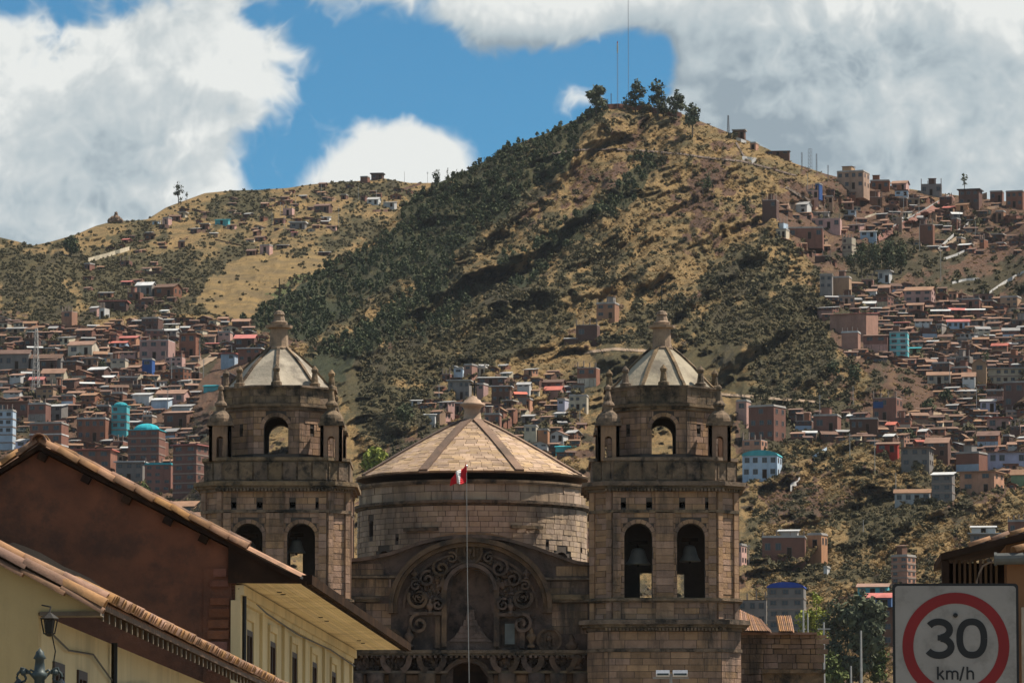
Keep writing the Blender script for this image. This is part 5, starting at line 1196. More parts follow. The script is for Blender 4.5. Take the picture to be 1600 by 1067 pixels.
def gable(mb, x0, x1, y0, y1, z, rise, axis, ov=.3, th=.10):
    """two roof planes with thickness; ridge along x or along y"""
    if axis == 'x':
        ym = (y0+y1)/2
        for ya, zb in ((y0-ov, 1), (y1+ov, -1)):
            p = [(x0-ov, ya, z-ov*rise/((y1-y0)/2)), (x1+ov, ya, z-ov*rise/((y1-y0)/2)), (x1+ov, ym, z+rise), (x0-ov, ym, z+rise)]
            if zb < 0: p = [p[1], p[0], p[3], p[2]]
            mb.hexa([*p, *[(a, b, c+th) for a, b, c in p]])
    else:
        xm = (x0+x1)/2
        for xa, s in ((x0-ov, 1), (x1+ov, -1)):
            zz_ = z-ov*rise/((x1-x0)/2); p = [(xa, y0-ov, zz_), (xm, y0-ov, z+rise), (xm, y1+ov, z+rise), (xa, y1+ov, zz_)]
            if s < 0: p = [p[3], p[2], p[1], p[0]]
            mb.hexa([*p, *[(a, b, c+th) for a, b, c in p]])
def house(x0, y0, x1, y1, wall='br', roof='flat', rc='ti', fl=1, nc=2, yaw=-14, label=None, name='hillside_house', cat='house', group='houses on the hillsides', side=True, bands=False, posts=0, Y=None, base=None, short=None, topc=None):
    Y = Y or surf(x0+(x1-x0)*.4, y1); s = Y/F; wpx = x1-x0; f = math.radians(yaw)
    Wt = wpx*s; D = min(max(3.2, Wt*.75), 8.0); Wd = max(Wt*.45, (Wt-D*abs(math.sin(f)))/math.cos(f)); H = (y1-y0)*s
    rise = 0
    if roof in ('gx', 'gy'): rise = min(H*.30, 1.2); 
    elif roof == 'shed': rise = min(.7, H*.25)
    h = H-rise; org = P(x0, y1, Y)
    if f > 0: org = P(x1, y1, Y) - Vector((math.cos(f), math.sin(f), 0))*Wd
    t = thing(name, label, cat, org, f, group); dn = base if base is not None else 2.6
    m = MB(); m.bx(0, Wd, 0, D, -dn, h)
    if roof == 'gy': m.ext([(0, 0.001, h), (Wd, .001, h), (Wd/2, .001, h+rise)], (0, D-.002, 0))
    if roof == 'gx': m.ext([(0.001, 0, h), (.001, D, h), (.001, D/2, h+rise)], (Wd-.002, 0, 0))
    if roof == 'shed': m.ext([(0.001, 0, h), (.001, D, h), (.001, D, h+rise)], (Wd-.002, 0, 0))
    m.build('wall', WALLS[wall][0], t)
    R = ROOFS[rc][0]
    m = MB()
    if roof == 'flat': m.bx(-.12, Wd+.12, -.12, D+.12, h, h+.16); m.bx(0, Wd, 0, .15, h+.16, h+.42); m.bx(Wd-.15, Wd, .15, D, h+.16, h+.42)
    elif roof == 'slab': m.bx(-.45, Wd+.45, -.55, D+.3, h, h+max(.18, 1.6*s))
    elif roof == 'gx': gable(m, 0, Wd, 0, D, h, rise, 'x')
    elif roof == 'gy': gable(m, 0, Wd, 0, D, h, rise, 'y')
    elif roof == 'shed': m.hexa([(-.3, -.4, h-.1), (Wd+.3, -.4, h-.1), (Wd+.3, D+.2, h+rise), (-.3, D+.2, h+rise), (-.3, -.4, h), (Wd+.3, -.4, h), (Wd+.3, D+.2, h+rise+.1), (-.3, D+.2, h+rise+.1)])
    elif roof == 'dome': m.bx(-.15, Wd+.15, -.15, D+.15, h, h+.18); m.lathe([(min(Wd, D)*.50*math.cos(q), h+.18+min(Wd, D)*.26*math.sin(q)) for q in np.linspace(0, 1.5, 6)], 14, (Wd/2, D/2, 0))
    elif roof == 'vault':
        n = 10; m.ext([(Wd/2-Wd/2*1.04*math.cos(math.pi*k/n), -.2, h+Wd*.16*math.sin(math.pi*k/n)) for k in range(n+1)], (0, D+.4, 0))
    elif roof == 'none': m.bx(0, Wd, 0, D, h, h+.12)
    rr = m.build('roof', R, t, off=(0, 0, 0))
    if posts:
        for k in range(posts):
            link('column', COLMESH, t, (.12+(Wd-.24)*k/max(1, posts-1), .13, h+.12), None, (.22, .22, 1.3*(.7+.6*rnd.random())))
    fh = h/fl
    if bands:
        for k in range(fl):
            m = MB(); m.bx(-.06, Wd+.06, -.10, .04, k*fh-.1, k*fh+.16); m.bx(Wd-.02, Wd+.08, .04, D, k*fh-.1, k*fh+.16); m.build('floor_band', BAND if topc is None else WALLS[topc][0], t)
    if nc:
        ww = min(1.5, Wd/nc*.56); wh = min(1.4, fh*.46)
        for k in range(fl):
            for c in range(nc):
                if fl > 1 and k == 0 and wpx < 30: continue
                if rnd.random() < .08: continue
                x = Wd*(c+.5)/nc+rnd.uniform(-.1, .1); z = k*fh+fh*.38
                if k == 0 and c == nc//2 and fl < 3: link('door', DOORMESH, t, (x, 0, .05), None, (min(.95, ww), 1, min(2.0, fh*.8)))
                else: link('window', WINMESH, t, (x, 0, z), None, (ww, 1, wh))
            if side and D*abs(math.sin(f))/s > 9 and f < 0:
                for c in range(2): o = link('window', WINMESH, t, (Wd, D*(c+.5)/2, k*fh+fh*.38), math.pi/2, (min(1.2, D*.25), 1, wh))
    if roof == 'flat' and wpx > 20 and not posts and rnd.random() < .5:
        for k in range(4): link('column', COLMESH, t, (.14+(Wd-.3)*k/3, .12, h+.38), None, (.2, .2, rnd.uniform(.5, 1.3)))
    if roof in ('flat', 'none') and wpx > 22 and rnd.random() < .4:
        a = Wd*rnd.uniform(.05, .5); m = MB(); m.bx(a, a+Wd*.35, D*.3, D*.9, h+.12, h+1.9); o_ = m.build('rooftop_room', WALLS[rnd.choice(['br', 'db', 'gy', wall])][0], t)
        m = MB(); m.hexa([(a-.2, D*.25, h+1.9), (a+Wd*.35+.2, D*.25, h+1.9), (a+Wd*.35+.2, D*.95, h+2.2), (a-.2, D*.95, h+2.2), (a-.2, D*.25, h+2.0), (a+Wd*.35+.2, D*.25, h+2.0), (a+Wd*.35+.2, D*.95, h+2.3), (a-.2, D*.95, h+2.3)]); m.build('roof', ROOFS[rnd.choice(['tn', 'ti', 'dt'])][0], o_)
    if fl == 2 and wall in ('br', 'db', 'sa') and rnd.random() < .4:
        m = MB(); m.bx(.03, Wd-.03, -.03, .01, -1, h*.46); m.build('painted_storey', WALLS[rnd.choice(['cr', 'ta', 'pk', 'gy', 'pb'])][0], t)
    if short: LAND.append(((x0+x1)/2, (y0+y1)/2, short))
    HB.append((x0, y0, x1, y1)); return t
HB = []
L = 'label'
T = [
 # left town, near: large blocks
 (-6,642,23,704,'pb','flat','gy',5,2,-8,'pale blue glazed tower block at the left edge above the brown gable','pale blue tower block',1),
 (46,662,104,712,'br','flat','gy',3,3,-10,'brick block with white balcony bands left of the gable ridge','balcony block',1),
 (120,655,172,690,'br','flat','gy',2,4,-10,'wide brown brick house behind the brown gable, left of the blue glass tower','wide brick house',0),
 (174,634,201,684,'tq','dome','tq',4,2,-8,'narrow blue and turquoise glass tower with a domed turquoise top','blue glass tower',1),
 (200,672,256,722,'br','dome','tq',4,3,-10,'brick block crowned by a turquoise dome right of the blue glass tower','turquoise domed block',1),
 (114,703,180,750,'br','slab','rd',3,3,-8,'brick block under a long salmon red roof edge behind the gable','salmon roofed block',0),
 (181,722,228,752,'gy','slab','wh',2,3,-8,'low grey building with two white awnings below the turquoise dome','white awning building',0),
 (226,726,272,770,'br','flat','tq',4,3,-8,'brick block with green canopy beside the red topped tall block','green canopy block',0),
 (270,696,324,770,'br','slab','rd',5,2,-24,'tall brick block with bright red roof line and sunlit right side','red topped tall block',1),
 (246,782,316,818,'ta','gx','ti',2,3,-14,'tile roofed tan house at the foot of the left tower','tile roofed tan house',0),
 (283,800,318,830,'pk','gx','ti',2,2,-14,'small pink house with tiles just under the tan house by the left tower','small pink house',0),
 (44,632,78,660,'br','flat','gy',2,2,-14,'plain brick cube above the white balcony block','plain brick cube',0),
 (72,630,105,656,'gy','shed','wh',2,2,-20,'grey house with large white sheet roof above the balcony block','white sheet house',0),
 (-4,628,48,650,'br','slab','ti',1,3,-6,'long low house with tan tile edge above the pale blue tower','long tile edge house',0),
 (24,684,46,712,'la','shed','tn',2,1,-12,'small lavender grey house wedged beside the pale blue tower','lavender grey house',0),
 (256,640,300,668,'db','shed','ti',1,2,-14,'dark adobe house with long tiled lean-to right of the turquoise dome','long lean-to house',0),
 (228,690,262,716,'br','none','gy',3,2,-12,'unfinished brick house with bare columns left of the red topped block','bare column house',0),
 (-6,545,48,577,'gy','gx','dt',1,4,-4,'long pale grey warehouse with a white base at the left edge','grey warehouse',0),
 (48,552,98,578,'gy','gx','dt',1,2,-4,'grey warehouse with a hipped tile roof behind the lattice pylon','second warehouse',0),
 (106,532,153,556,'cr','gx','ti',1,2,-14,'cream house with broad tan tile roof right of the pylon','broad roofed cream house',0),
 (65,575,104,602,'cr','gx','ti',2,2,-8,'cream two storey house with two dark windows below the pylon foot','cream two storey house',0),
 (62,556,92,578,'db','gx','dt',1,2,-10,'dark adobe house with steep roof behind the cream two storey house','steep dark house',0),
 (96,487,120,512,'sa','none','gy',2,1,-22,'pink unfinished brick shell with tall blank sunlit wall on left slope','pink brick shell',0),
 (244,608,296,632,'pk','gx','ti',1,3,-12,'low pink house with wide tiled roof left of the left tower','low pink house',0),
 (207,612,238,632,'wh','shed','wh',1,0,-12,'white sheet shed at the upper end of the descending shed row','upper white shed',0),
 (236,620,268,640,'pb','shed','wh',1,0,-12,'pale blue sheet shed in the middle of the descending shed row','middle blue shed',0),
 (268,630,302,652,'wh','shed','tn',1,0,-12,'white shed with tin roof at the lower end of the shed row','lower white shed',0),
 (318,600,348,612,'tq','shed','tq',1,0,-8,'long turquoise shed roof just left of the left tower cupola','turquoise shed',0),
 (345,553,371,575,'pb','slab','rd',2,2,-12,'pale blue house under red roof slab left of the left cupola','pale blue red slab house',0),
 (346,582,372,603,'db','gy','wh',1,2,-6,'dark house with a pale gable edge left of the left cupola','pale gable house',0),
 (222,562,241,586,'bl','flat','gy',2,1,-10,'narrow house with bright blue ground floor door in the left town','blue door house',0),
 (218,532,272,562,'pk','none','wh',2,3,-12,'pink columned unfinished house with white top slab in left town','pink columned house',0),
 (280,522,313,558,'br','slab','ti',2,2,-16,'two storey brown house with tan roof slab beside the dark green tree','two storey slab house',0),
 (372,545,412,566,'br','slab','wh',2,3,-10,'brown house with white and red roof strips behind the left cupola','white strip house',0),
 (366,522,402,544,'db','gx','rd',1,2,-10,'dark house with reddish roof above the white strip house','reddish roof house',0),
 # back hill
 (254,341,268,352,'pk','flat','gy',1,1,-20,'small pink cube near the left skyline under the lone trees','pink skyline cube',0),
 (238,344,250,351,'pb','shed','wh',1,1,-10,'tiny pale blue shack left of the pink skyline cube','pale blue shack',0),
 (336,341,359,351,'tq','shed','tq',1,1,-8,'small turquoise shack high on the left hill','turquoise shack',0),
 (155,471,200,484,'db','slab','rd',1,3,-4,'long low house with red roof slab on the left slope','long low red slab house',0),
 (155,482,170,498,'wh','none','gy',1,1,-20,'white framed roofless shell below the long low house','white framed shell',0),
 (212,440,243,460,'gy','gx','wh',1,2,-14,'grey house with white sheet roof high in the left gully','gully grey house',0),
 (241,443,283,464,'br','gx','dt',1,2,-20,'red brown adobe house right of the grey gully house','red brown gully house',0),
 (256,504,279,515,'cr','shed','wh',1,1,-12,'small cream house with white roof at the top of left town','top cream house',0),
 (406,384,426,395,'pk','flat','gy',1,1,-18,'small pink brick house at the edge of the dry fields','pink field house',0),
 (385,389,402,399,'db','gx','dt',1,1,-12,'dark small house left of the pink field house','dark field house',0),
 (432,381,451,389,'db','shed','tn',1,1,-8,'low shed with tin roof right of the pink field house','low field shed',0),
 (497,392,516,400,'db','shed','tn',1,1,-8,'low brown shed beside the green hedges of the fields','hedge side shed',0),
 (580,272,600,281,'db','slab','da',1,2,-8,'dark flat roofed house standing on the middle skyline','dark skyline house',0),
 (563,277,578,286,'br','flat','gy',1,1,-16,'brown cube house on the skyline left of the dark flat roofed house','brown skyline cube',0),
 (498,285,511,293,'db','gx','dt',1,1,-12,'small adobe house on skyline left of the brown cube','left skyline adobe',0),
 (574,308,595,320,'wh','gx','tn',1,2,-14,'white house with grey roof below the dark skyline house','white house under skyline',0),
 (599,314,620,324,'wh','shed','tn',1,2,-14,'low white house next to the forest edge under the skyline','forest edge white house',0),
 (502,337,517,345,'wh','shed','wh',1,1,-10,'small bright white shack in the middle of the far village','bright white shack',0),
 (453,348,479,358,'gy','slab','wh',1,2,-8,'flat house with white roof edge at the foot of far village','flat white edge house',0),
 (442,326,460,337,'pk','none','gy',1,1,-14,'pinkish unfinished house on the far village slope','pinkish unfinished house',0),
 (491,318,519,331,'db','gx','dt',1,2,-14,'broad dark roofed house in the middle of the far village','broad dark roof house',0),
 # centre valley
 (725,571,746,590,'sa','flat','gy',2,1,-24,'sunlit salmon cube behind the dome cross','salmon cube',0),
 (709,576,726,592,'pb','flat','gy',2,1,-8,'pale blue house with windows left of the salmon cube','pale blue neighbour',0),
 (746,586,792,602,'db','shed','tn',1,3,-6,'long dark house under a pale slanting tin roof right of the salmon cube','slanting tin roof house',0),
 (700,595,737,624,'gy','slab','gy',2,4,-8,'grey brown two storey block left of the dome cross','grey two storey block',0),
 (745,601,763,622,'pk','flat','gy',2,1,-20,'pink rendered house just right of the dome cross','pink house by the cross',0),
 (768,604,800,630,'db','slab','wh',2,3,-8,'dark two storey house with white roof line right of the pink house','white roof line house',0),
 (838,592,884,610,'db','gx','dt',1,3,-10,'wide dark adobe house with low tiled roof in the centre valley','wide adobe house',0),
 (850,603,882,624,'sa','gx','rd',1,2,-16,'salmon roofed house in the middle of the centre valley','salmon roofed house',0),
 (819,624,833,638,'og','flat','gy',1,1,-14,'small orange brick cube in the centre valley','orange cube',0),
 (871,625,890,643,'la','flat','gy',2,1,-20,'lavender house with a sunlit side left of the right tower','lavender house',0),
 (889,619,920,640,'cr','flat','gy',2,3,-8,'cream block with rows of windows left of the right tower','cream window block',0),
 (757,648,784,666,'br','flat','gy',1,3,-8,'brick house directly right of the dome lantern','brick house by the lantern',0),
 (819,666,841,690,'cr','flat','gy',2,2,-8,'cream house over the right slope of the big dome','cream dome side house',0),
 (840,672,859,692,'og','flat','gy',2,2,-8,'yellow orange fronted house over the right slope of the dome','orange fronted house',0),
 (860,673,888,690,'wh','gy','ti',1,2,-20,'white gabled house with sunlit front right of the orange fronted one','white gabled house',0),
 (868,695,900,706,'tq','shed','tq',1,1,-6,'low turquoise shed by the dome edge and right tower','low turquoise shed',0),
 (816,646,836,662,'gy','shed','tn',1,1,-10,'grey house with tin roof above the cream dome side house','grey tin house',0),
 (866,642,886,658,'wh','shed','tn',1,1,-14,'white house with tin lean-to under the lavender house','white lean-to house',0),
 (932,475,968,498,'sa','flat','gy',2,2,-16,'lone pinkish house with two dark windows high over the centre valley','lone pinkish house',0),
 (900,508,938,532,'db','none','gy',1,2,-10,'dark roofless house with white posts below the lone pinkish house','white post house',0),
 (882,526,912,538,'db','shed','tn',1,2,-6,'low house with pale tin edge left of the white post house','pale tin edge house',0),
 (902,575,938,605,'br','none','wh',2,2,-14,'brown shell with white bare columns near the right tower pinnacle','white column shell',0),
 (702,630,730,648,'br','slab','wh',1,3,-6,'low brown house with white eaves left of the dome lantern','white eaves house',0),
 (663,645,682,655,'wh','shed','wh',1,0,-6,'small white sheet shack left of the dome in the scrub','white scrub shack',0),
 (642,623,659,634,'wh','shed','tn',1,1,-6,'tiny white hut alone in dark scrub left of the dome','tiny white hut',0),
 # right town, top
 (1308,269,1361,297,'ta','flat','gy',2,4,-18,'large tan flat block on the right skyline','tan skyline block',0),
 (1360,283,1393,298,'br','flat','gy',1,3,-8,'long low brick house right of the tan skyline block','long skyline brick house',0),
 (1393,282,1422,298,'pk','gx','ti',1,2,-18,'pink house with orange tile roof on the right skyline','pink tile skyline house',0),
 (1439,288,1474,306,'gy','none','da',1,3,-6,'dark boxy unfinished house with posts on the right skyline','dark posted skyline box',0),
 (1498,297,1537,322,'db','slab','da',2,3,-16,'dark stacked house under the sparse skyline tree','house under sparse tree',0),
 (1547,300,1570,316,'br','flat','gy',1,2,-14,'brown cube house on the skyline near the right edge','brown right skyline cube',0),
 (1572,300,1606,325,'br','flat','gy',2,3,-20,'brick house with sunlit side at the right edge skyline','right edge brick house',0),
 (1274,288,1286,298,'bl','flat','gy',1,1,-20,'bright blue cube below the tan skyline block','bright blue cube',0),
 (1236,315,1269,332,'wh','gx','tn',2,2,-20,'white two storey house with grey roof on the right upper slope','white upper house',0),
 (1268,329,1297,340,'gy','shed','wh',1,1,-8,'low hut under a big white sheet beside the white upper house','white sheet hut',0),
 (1309,326,1339,336,'pb','shed','wh',1,3,-6,'long pale blue shed on the upper right slope','long pale blue shed',0),
 (1191,313,1218,343,'db','none','gy',2,2,-14,'dark brown tall shell at the left end of the right village','dark tall shell',0),
 (1232,357,1290,374,'br','flat','gy',1,4,-6,'long row of brick rooms on the upper right slope','long brick row',0),
 (1265,342,1318,358,'pk','none','gy',1,4,-8,'pinkish arcaded house above the long brick row','pinkish arcade house',0),
 (1316,372,1338,404,'cr','none','gy',3,2,-24,'pale unfinished three storey tower house beside the dark trees','pale tower house',1),
 (1344,359,1371,371,'pb','shed','wh',1,2,-6,'pale house at the lower end of the red stairs','stair foot house',0),
 (1437,351,1462,382,'br','none','gy',2,2,-14,'brown cube house right of the dark trees below the stairs','brown cube by the stairs',0),
 (1494,316,1518,330,'og','gx','ti',1,1,-20,'small orange house below the sparse skyline tree','small orange house',0),
 (1556,331,1573,344,'og','flat','gy',1,1,-18,'orange cube near the right edge of the upper town','orange right cube',0),
 (1281,430,1303,464,'gy','flat','gy',3,2,-8,'blue grey narrow block on the left end of the lower right town','blue grey block',0),
 (1302,434,1332,466,'ta','flat','gy',2,0,-14,'blank tan walled cube beside the blue grey block','blank tan cube',0),
 (1372,424,1395,442,'wh','slab','tn',1,2,-18,'white house with long grey roof below the dark trees','white house under trees',0),
 (1350,451,1372,464,'wh','gx','ti',1,2,-10,'white fronted little house with tile roof in the dense right town','white fronted little house',0),
 (1413,447,1464,473,'pk','gx','ti',2,3,-14,'large pink sunlit house at the top of the dense right town','large pink house',0),
 (1297,487,1374,528,'sa','shed','rd',3,0,-26,'tall salmon brick block under a long pinkish red roof','salmon block with red roof',0),
 (1315,520,1346,548,'sa','flat','wh',2,0,-14,'salmon brick cube with white top edge below the tall salmon block','white topped salmon cube',0),
 (1349,520,1392,550,'br','shed','dt',2,2,-10,'brown house with dark sloping roof left of the teal banded house','dark sloping roof house',0),
 (1390,520,1422,558,'tq','flat','gy',4,2,-10,'teal house with pale horizontal balcony bands in the right town','teal banded house',1),
 (1421,541,1440,553,'gn','shed','tq',1,1,-10,'low pale green roofed hut right of the teal banded house','green roofed hut',0),
 (1480,498,1517,514,'pb','gx','rd',1,4,-6,'pale blue house under a red roof in the dense right town','pale blue red roof house',0),
 (1449,580,1488,600,'cr','gx','ti',1,3,-6,'cream house with three dark windows under the dense town','three window cream house',0),
 (1504,581,1526,604,'wh','gx','ti',2,2,-8,'white house with tile roof left of the arched stone tower house','white tile house',0),
 (1519,560,1544,600,'ta','gy','dt',2,1,-8,'brown tower-like house with arched gable near right edge','arched tower house',0),
 (1544,576,1604,600,'cr','slab','gy',2,5,-6,'long cream two storey house at the right edge','long cream house',1),
 (1568,598,1606,640,'db','flat','gy',2,2,-12,'large dark brown block at the right edge under the long cream house','large dark block',0),
 (1532,622,1558,644,'la','shed','tn',1,2,-8,'pale bluish shed left of the large dark block','pale bluish shed',0),
 (1364,622,1412,658,'br','none','gy',2,3,-20,'brick house with bright blue window band on the mid right road','blue window band house',0),
 (1328,655,1375,676,'db','flat','gy',1,4,-6,'long dark house with four pale windows under the road','four window dark house',0),
 (1271,650,1316,675,'br','flat','gy',1,2,-14,'brown block with blank walls left of the four window house','blank brown block',0),
 (1170,636,1229,690,'br','flat','gy',3,3,-28,'large brick block with sunlit right side beside the right tower','large brick block',0),
 (1151,627,1174,662,'pk','flat','gy',2,1,-20,'pale pink house squeezed between right tower and large brick block','squeezed pink house',0),
 (1160,688,1200,714,'sa','none','gy',2,2,-22,'unfinished salmon house below the large brick block','unfinished salmon house',0),
 (1160,712,1224,748,'pb','vault','tq',2,4,-12,'blue based building with long curved turquoise roof beside right tower','turquoise roof building',0),
 (1369,689,1407,707,'rd','shed','ti',1,2,-10,'red walled house under a tan roof on the right slope','red walled house',0),
 (1446,683,1488,712,'db','gx','ti',2,2,-14,'dark house with broad tiled gable right of the red walled house','broad gable dark house',0),
 (1408,700,1461,732,'gy','slab','ti',2,3,-14,'grey two storey house with tan roof edge below the broad gable','grey tan edge house',0),
 (1494,709,1545,740,'br','flat','gy',2,0,-26,'blank brown cube with sunlit right face on the right slope','blank sunlit cube',0),
 (1544,707,1606,728,'la','slab','ti',1,4,-4,'long pale lavender house with tan roof at the right edge','long lavender house',0),
 (1527,673,1566,698,'br','gx','dt',2,2,-14,'brown house with sunlit gable above the long lavender house','sunlit gable house',0),
 (1542,653,1582,673,'pk','slab','rd',1,2,-12,'pink house with orange red roof slab near the right edge','orange red slab house',0),
 (1456,736,1494,784,'gy','shed','wh',3,2,-14,'three storey grey block with white roof and glazed floors','three storey grey block',1),
 (1398,763,1457,787,'wh','gx','ti',1,4,-6,'white house with blue base and tile roof on the lower right slope','white blue base house',0),
 (1500,738,1572,770,'og','slab','ti',2,2,-22,'large orange brown house with dark openings right of the grey block','large orange brown house',0),
 (1580,733,1606,760,'gn','gx','ti',1,1,-14,'green walled house at the right edge','green walled house',0),
 (1191,840,1263,872,'br','flat','gy',1,4,-6,'long brick row right of the right tower belfry','long brick row by the belfry',0),
 (1262,836,1294,860,'og','flat','gy',1,1,-24,'sunlit orange brick house at the right end of the long brick row','sunlit orange brick house',0),
 (1216,826,1250,840,'wh','shed','wh',1,0,-10,'white tent-like sheet roof above the long brick row','white tent roof',0),
 (1151,852,1168,884,'pk','flat','gy',2,1,-20,'narrow pink house peeping out right of the right tower','narrow pink house',0),
 (1393,870,1432,914,'sa','flat','gy',4,2,-32,'slender brick apartment block with sunlit ribbed side above the sign','slender brick block',1),
 (1518,820,1558,834,'wh','shed','wh',1,1,-6,'upper white roofed shed above the dark timber eaves','upper white roofed shed',0),
 (1516,834,1574,850,'gy','slab','wh',1,3,-6,'lower grey shed with two white roof strips above the timber eaves','lower white strip shed',0),
 (1575,815,1606,842,'br','flat','gy',1,2,-10,'brown house at the right edge above the timber eaves','brown edge house',0),
 (1199,918,1262,986,'gy','vault','bl',4,3,-8,'pale blue glazed building under a deep blue vaulted roof','blue vaulted building',1),
 (1152,938,1200,980,'gy','none','da',2,3,-4,'dark concrete frame building left of the blue vaulted roof','dark concrete frame',0),
 (1340,911,1393,930,'tq','gx','ti',1,3,-10,'turquoise house with pinkish tile roof left of the sign','turquoise house by the sign',0),
 (1352,926,1398,950,'bl','gx','rd',1,2,-10,'blue walled house with red tile roof left of the sign','blue walled house',0),
 (1358,950,1400,1012,'db','slab','da',3,2,-8,'dark brown three storey house partly behind the sign','dark house behind the sign',0),
 (1287,887,1299,897,'wh','flat','gy',1,0,-14,'tiny white cube alone on the tan knoll','tiny white cube',0),
]
for r in T:
    x0, y0, x1, y1, w_, rf, rc, fl, nc, yaw, lab, sh, bands = r
    block = fl >= 3
    o = house(x0, y0, x1, y1, w_, rf, rc, fl, nc, yaw, lab, 'apartment_block' if block else 'hillside_house', 'building' if block else 'house', 'blocks and houses on the hillsides', True, bool(bands), 4 if rf == 'none' else 0, short=sh, topc=('wh' if 'balcony' in sh or 'banded' in sh else None))
    if 'window band' in lab:
        m = MB(); m.bx(.1, 2.4, -.06, -.02, 2.9, 4.3); m.build('window_band', WALLS['bl'][0], o)
# plain houses filling the towns: each told apart by its look and the landmark beside it
ZONES = [([(0,505),(130,515),(240,500),(330,500),(400,515),(425,545),(360,600),(330,600),(320,700),(310,780),(200,760),(70,690),(0,660)], 62, (18,34), (9,17)),
 ([(700,575),(760,575),(900,590),(920,640),(915,715),(850,715),(780,672),(690,668),(660,640)], 16, (16,28), (9,16)),
 ([(1300,440),(1460,455),(1600,480),(1600,640),(1480,640),(1440,580),(1330,560),(1290,500)], 52, (17,36), (9,17)),
 ([(1200,320),(1300,300),(1450,305),(1600,325),(1600,400),(1440,395),(1340,380),(1300,420),(1250,400),(1200,360)], 34, (14,28), (7,14)),
 ([(1160,640),(1300,650),(1420,640),(1600,640),(1600,770),(1480,735),(1380,700),(1250,690),(1170,690)], 22, (18,34), (10,18)),
 ([(270,330),(420,300),(560,290),(650,300),(600,330),(540,360),(400,380),(250,390),(170,405),(160,390)], 24, (11,20), (6,10)),
 ([(130,420),(240,410),(290,450),(260,500),(120,490)], 9, (14,26), (7,12))]
plain = []
for poly, n, (w0, w1), (h0, h1) in ZONES:
    xs = [p[0] for p in poly]; ys = [p[1] for p in poly]; k = tries = 0
    while k < n and tries < 6000:
        tries += 1; x = rnd.uniform(min(xs), max(xs)); y = rnd.uniform(min(ys), max(ys))
        if not bool(inpoly(np.array([x]), np.array([y]), poly)[0]): continue
        if bool(hidden(np.array([x]), np.array([y]))[0]) or (1325 < x < 1430 and 366 < y < 430): continue
        w = rnd.uniform(w0, w1); h = rnd.uniform(h0, h1); x0, x1, y0, y1 = x-w/2, x+w/2, y-h, y
        bad = False
        for (a, b, c_, d) in HB:
            ox = min(x1, c_)-max(x0, a); oy = min(y1, d)-max(y0, b)
            if ox > 0 and oy > 0 and ox*oy > .22*min(w*h, (c_-a)*(d-b)): bad = True; break
        if bad: continue
        HB.append((x0, y0, x1, y1)); plain.append((x0, y0, x1, y1)); k += 1
LINES = {}; SEEN = set()
plain.sort(key=lambda b: b[1])
for x0, y0, x1, y1 in plain:
    cx_, cy_ = (x0+x1)/2, (y0+y1)/2
    w_ = rnd.choices(['br', 'db', 'ta', 'sa', 'cr', 'wh', 'gy', 'pk', 'pb'], [38, 26, 12, 6, 6, 5, 5, 4, 2])[0]
    rf = rnd.choices(['gx', 'gy', 'flat', 'shed', 'slab', 'none'], [36, 10, 20, 18, 8, 8])[0]; rc = rnd.choices(['ti', 'dt', 'tn', 'wh', 'rd'], [36, 30, 16, 9, 9])[0] if rf in ('gx', 'gy', 'shed') else rnd.choice(['gy', 'gy', 'dt'])
    lx, ly, ln_ = min(LAND, key=lambda q: math.hypot((q[0]-cx_), (q[1]-cy_)*1.3)); dx, dy = cx_-lx, cy_-ly
    ver = 'above' if dy < -5 else 'below' if dy > 5 else ''; hor = 'left of' if dx < -9 else 'right of' if dx > 9 else ''
    rel = (ver + (' and ' + hor if hor else '')) if ver else (hor or 'beside')
    rn = {'gx': 'long roofed', 'gy': 'gable fronted', 'flat': 'flat roofed', 'shed': 'lean-to', 'slab': 'slab roofed', 'none': 'roofless'}[rf]
    fl = 2 if (y1-y0) > 13 else 1
    key = (w_, rf, rel, ln_); LINES[key] = LINES.get(key, 0)+1
    size = 'wide ' if (x1-x0) > 26 else 'narrow ' if (x1-x0) < 17 else ''
    od = {1: '', 2: 'second from top ', 3: 'third from top ', 4: 'fourth from top ', 5: 'fifth from top '}[min(5, LINES[key])]
    lab = f"{size}{WALLS[w_][1]} {rn} house, {od}{rel} the {ln_}"
    if lab in SEEN: lab = lab.replace('house,', 'house with ' + ROOFS[rc][1] + ' top,')
    SEEN.add(lab)
    if len(lab.replace(',', '').split()) > 16: lab = lab.replace('from top ', '').replace('wide ', '').replace('narrow ', '').replace(' roofed', '')
    house(x0, y0, x1, y1, w_, rf, rc, fl, (2 if (x1-x0) > 15 else 1) + ((x1-x0) > 28), rnd.choice([-26, -20, -14, -10, -6, 8]), lab, posts=3 if rf == 'none' else 0, group='plain houses filling the hill towns')
